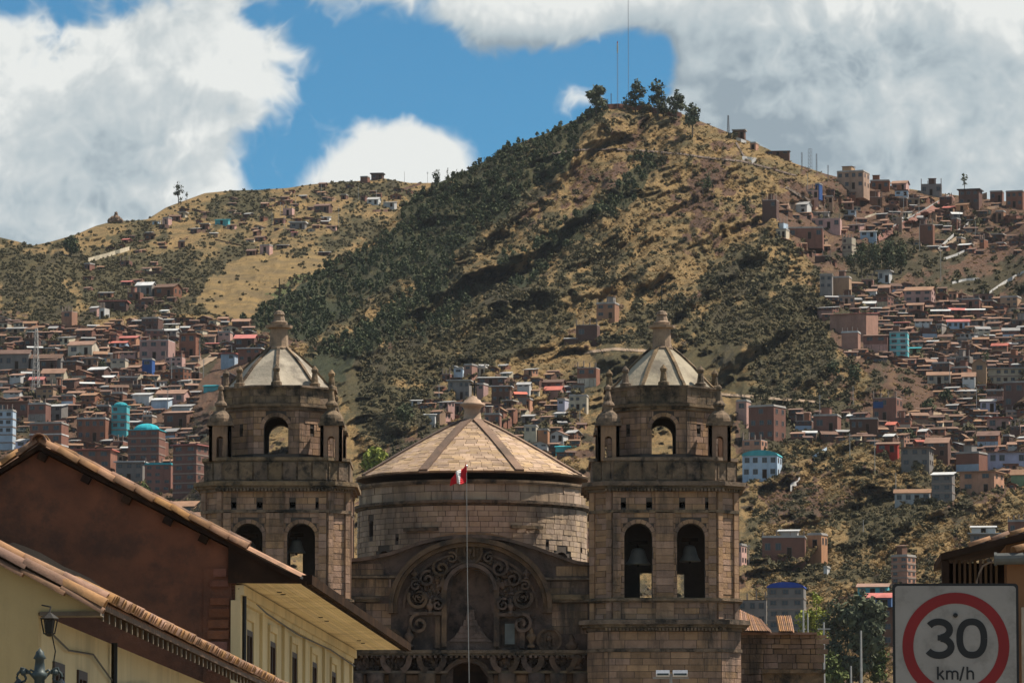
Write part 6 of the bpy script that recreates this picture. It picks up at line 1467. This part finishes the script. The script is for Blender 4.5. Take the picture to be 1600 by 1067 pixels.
# ---- the smallest houses packed between the others, and the low terrace walls
pk = MB(); PKM = [WALLS['br'][0], WALLS['db'][0], WALLS['ta'][0], ROOFS['ti'][0], ROOFS['dt'][0], ROOFS['tn'][0], PANE, WALLS['cr'][0], ROOFS['wh'][0]]
def pack_house(x, y, w, h):
    Y = surf(x, y); s_ = Y/F; f = math.radians(rnd.choice([-26, -18, -12, -6, 6])); c, si = math.cos(f), math.sin(f); W_ = w*s_; H = h*s_; D = max(3, W_*.8); o = P(x-w/2, y, Y)
    L_ = lambda a, b, z: (o.x+a*c-b*si, o.y+a*si+b*c, o.z+z)
    wm_ = rnd.choices([0, 1, 2, 7], [45, 38, 10, 7])[0]; rm = rnd.choices([3, 4, 5, 8], [44, 44, 9, 3])[0]; rise = H*rnd.uniform(.18, .34); e = H-rise; t_ = rnd.random()
    pk.hexa([L_(0,0,-2.2), L_(W_,0,-2.2), L_(W_,D,-2.2), L_(0,D,-2.2), L_(0,0,e), L_(W_,0,e), L_(W_,D,e), L_(0,D,e)], wm_, t_)
    k = rnd.random()
    if k < .62: pk.hexa([L_(-.3,-.4,e-.15), L_(W_+.3,-.4,e-.15), L_(W_+.3,D/2,H), L_(-.3,D/2,H), L_(-.3,-.4,e), L_(W_+.3,-.4,e), L_(W_+.3,D/2,H+.12), L_(-.3,D/2,H+.12)], rm, t_); pk.hexa([L_(0,D/2,e), L_(W_,D/2,e), L_(W_,D,e), L_(0,D,e), L_(0,D/2,H-.02), L_(W_,D/2,H-.02), L_(W_,D,e+.05), L_(0,D,e+.05)], wm_, t_)
    elif k < .85:
        for a, b in ((-.3, W_/2), (W_+.3, W_/2)):
            q0, q1, q2, q3 = L_(a,-.3,e-.1), L_(b,-.3,H), L_(b,D,H), L_(a,D,e-.1); up_ = lambda p: (p[0], p[1], p[2]+.12)
            pk.hexa([q0, q1, q2, q3, up_(q0), up_(q1), up_(q2), up_(q3)], rm, t_)
        pk.ext([L_(0,.01,e), L_(W_,.01,e), L_(W_/2,.01,H-.05)], (-si*D*.9, c*D*.9, 0), wm_, t_)
    else: pk.hexa([L_(-.2,-.3,e), L_(W_+.2,-.3,e), L_(W_+.2,D,e), L_(-.2,D,e), L_(-.2,-.3,e+.2), L_(W_+.2,-.3,e+.2), L_(W_+.2,D,e+.2), L_(-.2,D,e+.2)], rm, t_)
    for q in range(1+int(w > 14)):
        a = W_*(.25+.45*q); pk.hexa([L_(a,-.05,e*.3), L_(a+.8,-.05,e*.3), L_(a+.8,.02,e*.3), L_(a,.02,e*.3), L_(a,-.05,e*.75), L_(a+.8,-.05,e*.75), L_(a+.8,.02,e*.75), L_(a,.02,e*.75)], 6)
PB = list(HB)
for (poly, n, (w0, w1), (h0, h1)), cnt in zip(ZONES, (190, 55, 190, 80, 70, 45, 14)):
    xs = [p[0] for p in poly]; ys = [p[1] for p in poly]; k = tries = 0
    while k < cnt and tries < 5000:
        tries += 1; x = rnd.uniform(min(xs), max(xs)); y = rnd.uniform(min(ys), max(ys)); w = rnd.uniform(w0*.62, w1*.62); h = rnd.uniform(h0*.75, h1*.62)
        if not bool(inpoly(np.array([x]), np.array([y]), poly)[0]) or bool(hidden(np.array([x]), np.array([y]))[0]) or (1325 < x < 1430 and 366 < y < 430): continue
        bad = False
        for a, b, c_, d in PB:
            ox = min(x+w/2, c_)-max(x-w/2, a); oy = min(y, d)-max(y-h, b)
            if ox > 0 and oy > 0 and ox*oy > .34*min(w*h, (c_-a)*(d-b)): bad = True; break
        if bad: continue
        PB.append((x-w/2, y-h, x+w/2, y)); pack_house(x, y, w, h); k += 1
tag(pk.build('packed_small_houses', PKM), kind='stuff')
tw_ = MB()
for poly, n, a_, b_ in ZONES:
    xs = [p[0] for p in poly]; ys = [p[1] for p in poly]
    for _ in range(int(n*.9)):
        x = rnd.uniform(min(xs), max(xs)); y = rnd.uniform(min(ys), max(ys)); l = rnd.uniform(14, 46); sl_ = rnd.uniform(-.35, .25); hpx = rnd.uniform(1.6, 3.6)
        if not bool(inpoly(np.array([x]), np.array([y]), poly)[0]) or bool(hidden(np.array([x+l/2]), np.array([y]))[0]): continue
        pr = None; mt = rnd.choices([0, 1, 2, 3], [40, 34, 18, 8])[0]
        for q in range(int(l/6)+1):
            qx = x+6*q; Y = surf(qx, y+sl_*6*q)-.9; b = P(qx, y+sl_*6*q, Y); hh = hpx*Y/F
            if pr: tw_.hexa([pr[0]-Vector((0,0,1.5)), b-Vector((0,0,1.5)), b+Vector((0,.3,-1.5)), pr[0]+Vector((0,.3,-1.5)), pr[0]+Vector((0,0,pr[1])), b+Vector((0,0,hh)), b+Vector((0,.3,hh)), pr[0]+Vector((0,.3,pr[1]))], mt, rnd.random())
            pr = (b, hh)
tag(tw_.build('terrace_walls', [WALLS['db'][0], WALLS['br'][0], WALLS['ta'][0], WALLS['cr'][0]]), kind='stuff')
# ---- walls on the slopes
def wallrun(pl, hpx, m, label, name='boundary_wall', cat='wall', group=None, th=.35, lift=1.0):
    q_ = []
    for (x0, y0), (x1, y1) in zip(pl, pl[1:]):
        n = max(1, int(math.hypot(x1-x0, y1-y0)/7))
        for k in range(n): q_.append((x0+(x1-x0)*k/n, y0+(y1-y0)*k/n))
    q_.append(pl[-1]); mb = MB(); b = []
    for x, y in q_:
        Y = surf(x, y)-lift; b.append((P(x, y, Y), hpx*Y/F))
    for (a, h), (c_, h2_) in zip(b, b[1:]):
        mb.hexa([a-Vector((0, 0, 1.2)), c_-Vector((0, 0, 1.2)), c_+Vector((0, th, -1.2)), a+Vector((0, th, -1.2)), a+Vector((0, 0, h)), c_+Vector((0, 0, h2_)), c_+Vector((0, th, h2_)), a+Vector((0, th, h))])
    o = mb.build(name, m, None, off=b[0][0], loc=b[0][0]); return tag(o, label, cat, group)
WW = WALLS['wh'][0]; GW = 'white walls stepping along the slopes'
wallrun([(1366,370),(1400,352),(1440,331),(1486,304)], 2.2, WW, 'long white wall climbing along the red stair road', group=GW)
wallrun([(1466,391),(1482,376),(1500,360)], 4, WW, 'short white wall right of the brown cube by the stairs', group=GW)
wallrun([(1506,358),(1524,341)], 5, WW, 'bright white stepped wall right of the red stair road', group=GW)
wallrun([(1474,406),(1492,400),(1510,392)], 3, WW, 'white terrace wall below the short white wall on the right', group=GW)
wallrun([(1488,443),(1510,438),(1530,437)], 3, WW, 'white terrace wall above the dense right town', group=GW)
wallrun([(1546,458),(1566,444),(1590,430),(1600,426)], 3, WW, 'slanting white wall near the right edge above the dense town', group=GW)
wallrun([(1150,218),(1166,224)], 4, WW, 'short white wall under the hut on the right summit shoulder', group=GW)
wallrun([(1160,247),(1182,250)], 3, WW, 'white wall piece at the end of the upper hill track', group=GW)
wallrun([(138,409),(165,402),(202,391)], 6, WALLS['cr'][0], 'pale stone wall descending the left hill below the skyline', group=GW)
wallrun([(1235,760),(1250,748)], 4, WW, 'white stair wall at the edge of the right knoll', group=GW)
wallrun([(1270,716),(1292,702)], 4, WALLS['pb'][0], 'pale blue wall climbing the knoll right of the turquoise roof', group=GW)
wallrun([(1290,624),(1360,626)], 3, WALLS['db'][0], 'low dark wall along the road left of blue window band house', group=GW)
wallrun([(944,170),(968,169),(1000,172),(1035,177),(1065,183)], 7, mat('summit_brick_wall', (.24, .105, .075), (.16, .08, .06), 1, .9), 'reddish brick wall round the hilltop under the summit trees', group=None)
# huts on the summit shoulder
house(1146, 204, 1166, 216, 'db', 'slab', 'tn', 1, 2, -10, 'small hut with pale slab roof on the right summit shoulder', short=None)
house(1172, 224, 1186, 234, 'sa', 'flat', 'gy', 1, 1, -18, 'little salmon brick hut right of the summit shoulder hut', short=None)
house(1198, 234, 1236, 243, 'db', 'shed', 'da', 1, 3, -6, 'long low dark shed on the right ridge line', short=None)

# ------------------------------------------------------------------ trees one can tell apart
def tree(px, ytop, ybase, wpx, kind, label, Y=None, n=420, group=None):
    Y = Y or surf(px, ybase); s = Y/F; H = (ybase-ytop)*s; Wd = wpx*s
    b = P(px, ybase, Y); t = thing('tree', label, 'tree', b, 0, group); r = random.Random(int(px*7+ytop)); r0 = max(.10, H*.022)
    tr = MB(); leaf = {'euc': LEUC, 'dense': LPINE, 'pine': LPINE, 'bright': LBRIGHT, 'green': LGREEN, 'sparse': LEUC}[kind]; ell = []
    if kind in ('euc', 'sparse', 'green', 'bright'):
        lean = r.uniform(-.05, .05)*H; path = [(0, 0, -.8), (lean*.3, 0, H*.3), (lean*.7, .1, H*.6), (lean, 0, H*.88)]; tr.tube(path, [r0, r0*.8, r0*.5, r0*.2], 7)
        nl = 12 if kind != 'sparse' else 5
        for k in range(nl):
            a = r.uniform(0, 6.28); z0 = H*r.uniform(.10, .66); rad = Wd*.5*r.uniform(.30, .72)*(1.15-.4*z0/H); z1 = min(H*.93, z0+H*r.uniform(.08, .22))
            e = (lean*z1/H+rad*math.cos(a), rad*math.sin(a)*.9, z1); tr.tube([(lean*z0/H, 0, z0), (lean*.5+e[0]*.5, e[1]*.5, (z0+z1)/2+H*.02), e], [r0*.45, r0*.3, r0*.12], 5)
            q_ = Wd*r.uniform(.20, .30)*(.75 if kind == 'sparse' else 1); ell.append((e[0], e[1], e[2], q_, q_, q_*.8))
        ell.append((lean, 0, H*.9, Wd*.2, Wd*.2, H*.10)); ell.append((lean*.7, 0, H*.70, Wd*.26, Wd*.26, H*.13))
        if kind != 'sparse': ell.append((lean*.5, 0, H*.5, Wd*.28, Wd*.28, H*.13))
    elif kind == 'dense':
        tr.tube([(0, 0, -.8), (0, 0, H*.5)], [r0, r0*.6], 7); ell = [(0, 0, H*.50, Wd*.46, Wd*.46, H*.38), (Wd*.12, 0, H*.78, Wd*.28, Wd*.28, H*.2), (-Wd*.16, .1, H*.6, Wd*.3, Wd*.3, H*.26), (Wd*.2, 0, H*.36, Wd*.26, Wd*.26, H*.2)]
    else:
        tr.tube([(0, 0, -.8), (0, 0, H*.9)], [r0, r0*.3], 7)
        for k in range(5): q_ = Wd*.5*(1-k/5.6); ell.append((r.uniform(-.1, .1)*Wd, 0, H*(.22+.16*k), q_, q_, H*.12))
    tr.build('trunk', BARK, t); c_ = MB(); leaves(c_, int(n*1.5), ell, (Wd*(.085 if n < 800 else .05) if kind != 'sparse' else Wd*.09), 0, .25, int(px)); c_.build('crown', leaf, t); return t
GS = 'tall eucalyptus trees on the hilltop'
tree(931, 130, 182, 36, 'euc', 'bushy dark tree at left end of the hilltop row', group=GS, n=520)
tree(979, 146, 176, 16, 'euc', 'small tree left of the tallest hilltop tree', group=GS, n=160)
tree(993, 122, 178, 28, 'euc', 'tallest narrow tree in the hilltop row', group=GS, n=420)
tree(1028, 123, 182, 32, 'euc', 'leaning open crowned tree in the middle of the hilltop row', group=GS, n=330)
tree(1038, 146, 184, 22, 'euc', 'low tree between the open crowned and the pointed hilltop trees', group=GS, n=220)
tree(1057, 139, 186, 30, 'euc', 'pointed dense tree right of centre in the hilltop row', group=GS, n=420)
tree(1082, 158, 213, 32, 'euc', 'tree with bare trunk standing lowest at right end of hilltop row', group=GS, n=380)
tree(279, 282, 319, 16, 'euc', 'lone tall tree on the left skyline', group=None, n=220); tree(292, 299, 316, 9, 'sparse', 'small thin tree beside the lone tall skyline tree', n=60)
tree(111, 366, 402, 28, 'dense', 'dark round tree near the left skyline', n=420)
tree(682, 262, 291, 15, 'dense', 'round dark tree on the middle skyline by the forest', n=180); tree(699, 259, 289, 9, 'pine', 'first slim conifer right of the round skyline tree', n=140); tree(713, 263, 285, 8, 'pine', 'second slim conifer by the forest top on the skyline', n=120)
tree(757, 243, 266, 10, 'pine', 'slim conifer at the top edge of the forest', n=120); tree(773, 236, 258, 12, 'dense', 'bushy tree on the forest skyline left of summit', n=140)
tree(1507, 270, 302, 20, 'sparse', 'sparse windblown tree on the right skyline', n=70)
for k, (a, b, c_, w_) in enumerate(((1346,374,428,26),(1366,370,430,28),(1388,368,430,30),(1408,374,428,24),(1330,392,426,18))): tree(a, b, c_, w_, 'dense', ['dark tree left of the tallest in the grove under the stairs', 'second dark tree of the grove under the red stairs', 'tallest dark tree of the grove under the red stairs', 'right end tree of the grove under the red stairs', 'low dark tree beside the pale tower house'][k], n=300, group='dark grove below the red stairs')
tree(1107, 263, 299, 18, 'pine', 'dark conifer alone on the dry slope below the summit', n=200); tree(1098, 276, 299, 11, 'dense', 'bush left of the lone conifer on the dry slope', n=90)
tree(311, 518, 557, 19, 'dense', 'dark green tree beside the two storey slab house', n=260); tree(160, 556, 584, 16, 'dense', 'dark tree between houses right of the cream two storey house', n=180)
tree(583, 697, 752, 46, 'bright', 'bright yellow green tree just left of the big dome', n=620); tree(190, 740, 768, 22, 'green', 'small green tree behind the gable under the white awnings', n=180); tree(226, 750, 780, 24, 'green', 'green bush tree under the green canopy block', n=200)
tree(1344, 922, 1085, 92, 'euc', 'tall grey green eucalyptus with pale limbs left of the sign', n=2200); tree(1300, 935, 1082, 58, 'euc', 'narrower eucalyptus between the bright tree and tall eucalyptus', n=1200)
tree(1271, 920, 1072, 58, 'bright', 'bright yellow green tree right of the blue vaulted building', n=1000); tree(1299, 1015, 1090, 46, 'green', 'low mid green bush at the bottom beside the stone annex', n=700); tree(1376, 998, 1085, 38, 'green', 'leafy green bush tree at the left edge of the sign', n=600)
tree(632, 628, 664, 34, 'dense', 'dark bush mass in the scrub left of the dome roof', n=300); tree(1302, 560, 592, 24, 'dense', 'dark tree below the white topped salmon cube', n=220); tree(1335, 562, 600, 26, 'dense', 'dark tree under the dark sloping roof house', n=240)
tree(1450, 620, 650, 28, 'dense', 'dark tree on the road right of blue window band house', n=220); tree(1540, 545, 566, 16, 'dense', 'small dark tree behind the arched tower house', n=120); tree(1418, 668, 692, 30, 'dense', 'dark bush tree between road and red walled house', n=220); tree(1478, 606, 630, 26, 'dense', 'dark tree under the three window cream house', n=200)

# ------------------------------------------------------------------ masts, poles and the lattice pylon
WPOLE = mat('pale_pole', (.46, .44, .41), None, 3, .7); MASTG = mat('grey_mast', (.30, .30, .32), None, 3, .6); DPOLE = mat('dark_steel_mast', (.10, .10, .105), None, 3, .6); REDM = mat('mast_red', (.45, .06, .05), None, 3, .6)
def lattice(px, yt, yb, wpx, label, m=DPOLE, seg=10, legs=3, name='radio_mast', cat='mast', r=.05, tip=None, taper=1.0, group=None):
    Y = surf(px, yb); s = Y/F; b = P(px, yb, Y); H = (yb-yt)*s; w = wpx*s; t = thing(name, label, cat, b, 0, group)
    pt = lambda k, z: ((w/2*(1-(1-taper)*z/H))*math.cos(.5+2*math.pi*k/legs), (w/2*(1-(1-taper)*z/H))*math.sin(.5+2*math.pi*k/legs), z)
    for k in range(legs):
        mb = MB(); mb.tube([pt(k, -1), pt(k, H)], r, 4); mb.build('leg', m, t)
    br = MB()
    for q in range(seg):
        for k in range(legs): br.tube([pt(k, H*q/seg), pt(k+1, H*(q+1)/seg)], r*.6, 3); br.tube([pt(k, H*(q+1)/seg), pt(k+1, H*(q+1)/seg)], r*.6, 3)
    br.build('bracing', m, t)
    if tip:
        mb = MB(); mb.tube([(0, 0, H-tip*s), (0, 0, H)], w*.62, 6); mb.build('antenna', WPOLE, t); mb = MB(); mb.tube([(0, 0, H), (0, 0, H+3*s)], w*.4, 6); mb.build('tip', REDM, t)
    return t
lattice(965, 66, 170, 2.0, 'tall radio mast with pale antenna head on the hilltop', seg=20, r=.022, m=MASTG, tip=15)
lattice(982, -60, 170, 1.3, 'thinnest and tallest radio mast rising out of the picture top', seg=30, r=.018, m=MASTG)
lattice(955, 146, 168, 1.5, 'short thin mast left of the tall hilltop mast', seg=6, r=.03)
lattice(1138, 180, 208, 4.5, 'small lattice mast on the right summit shoulder', seg=8, r=.06, taper=.4)
lattice(1253, 238, 268, 2.5, 'left thin mast of the three on the right ridge', seg=8, r=.03); lattice(1266, 232, 272, 7, 'widest lattice mast of the three on the right ridge', seg=7, r=.035); lattice(1276, 240, 272, 2.2, 'right thin mast of the three on the right ridge', seg=8, r=.03)
lattice(1294, 258, 281, 2.2, 'short mast beside the tan skyline block', seg=6, r=.03)
lattice(56, 512, 618, 15, 'tall steel lattice pylon beside the warehouses in the left town', WPOLE, 12, 4, 'lattice_pylon', 'pylon', .07, taper=.28)
def pole(px, yt, yb, label, arm=True, m=WPOLE, r=.10, Y=None, group='utility poles on the slopes'):
    Y = Y or surf(px, yb); s = Y/F; b = P(px, yb, Y); H = (yb-yt)*s; t = thing('utility_pole', label, 'pole', b, 0, group)
    mb = MB(); mb.tube([(0, 0, -1), (0, 0, H)], [r*1.2, r*.8], 6); mb.build('post', m, t)
    if arm: mb = MB(); mb.bx(-H*.09, H*.09, -.05, .05, H*.90, H*.90+.10); mb.bx(-H*.06, H*.06, -.05, .05, H*.80, H*.80+.08); mb.build('crossarm', m, t)
def near(px, py):
    q_ = min(LAND, key=lambda q: math.hypot(q[0]-px, q[1]-py)); side = 'left of' if px < q_[0]-4 else 'right of' if px > q_[0]+4 else 'in front of'; return f'{side} the {q_[2]}'
PL = set()
for px_, a, b in ((502,286,306),(438,316,338),(462,304,322),(529,322,352),(560,290,312),(588,296,318),(632,268,286),(668,268,286),(425,332,352),(444,338,360),(1262,270,296),(1412,300,330),(1436,314,340),(1500,332,366),(1470,380,440),(1437,352,392),(1524,344,372),(1289,318,348),(1230,335,372),(1338,330,352),(312,528,566),(268,560,600),(318,560,590),(278,690,724),(262,606,640),(362,540,568),(686,600,622),(880,640,660),(906,642,664),(1333,602,632),(1281,616,648),(1526,604,648),(1400,738,790),(1367,684,740),(1328,676,716),(1484,572,604),(1558,640,664),(1170,850,882),(1349,812,832)):
    lab = 'thin pale utility pole ' + near(px_, b)
    while lab in PL: lab = lab.replace('thin pale', 'another thin') if 'thin pale' in lab else lab + ', lower down'
    PL.add(lab); pole(px_, a, b, lab, arm=rnd.random() < .55, r=.075)
pole(1256, 952, 1085, 'left of two close pale poles before the bright tree', False, r=.10, Y=420, group='poles right of the church'); pole(1263, 958, 1085, 'right of two close pale poles before the bright tree', False, r=.08, Y=430, group='poles right of the church'); pole(1288, 972, 1085, 'pole before the narrower eucalyptus right of the church', True, r=.10, Y=420, group='poles right of the church'); pole(1346, 985, 1085, 'pale pole before the tall eucalyptus left of the sign', False, r=.11, Y=420, group='poles right of the church'); pole(1330, 1040, 1085, 'short pole at the bottom between the church and the sign', False, r=.09, Y=400, group='poles right of the church')
# rock on the left skyline
rk = MB()
for x, z, r_ in ((-1.9, -.2, 1.0), (-.9, .3, 1.1), (0, .8, 1.2), (.2, 1.9, .8), (.9, .2, 1.2), (1.9, -.1, .9), (.1, 2.6, .5)): rk.sphere((x, rnd.uniform(-.6, .6), z), r_, 8, 6, sz=1.15)
rk.v = [(x+rnd.uniform(-.22, .22), y+rnd.uniform(-.22, .22), z+rnd.uniform(-.25, .25)) for x, y, z in rk.v]
b_ = P(181, 345, surf(181, 347)-3); tag(rk.build('rock_outcrop', RIBST, None, loc=b_), 'brown rock outcrop on the left skyline', 'rock')
# ------------------------------------------------------------------ thin mountain haze
hz_ = MB(); hz_.bx(-2900, 2900, -500, 5000, -4.0, 296)
HM = bpy.data.materials.new('haze'); HM.use_nodes = True; t = HM.node_tree; t.nodes.clear()
pv = nd(t, 'ShaderNodeVolumePrincipled'); pv.inputs['Color'].default_value = (0.86, 0.92, 1.0, 1); pv.inputs['Density'].default_value = 0.00002; pv.inputs['Anisotropy'].default_value = 0.0
ou = nd(t, 'ShaderNodeOutputMaterial'); t.links.new(pv.outputs[0], ou.inputs['Volume'])
tag(hz_.build('haze', HM), kind='stuff')
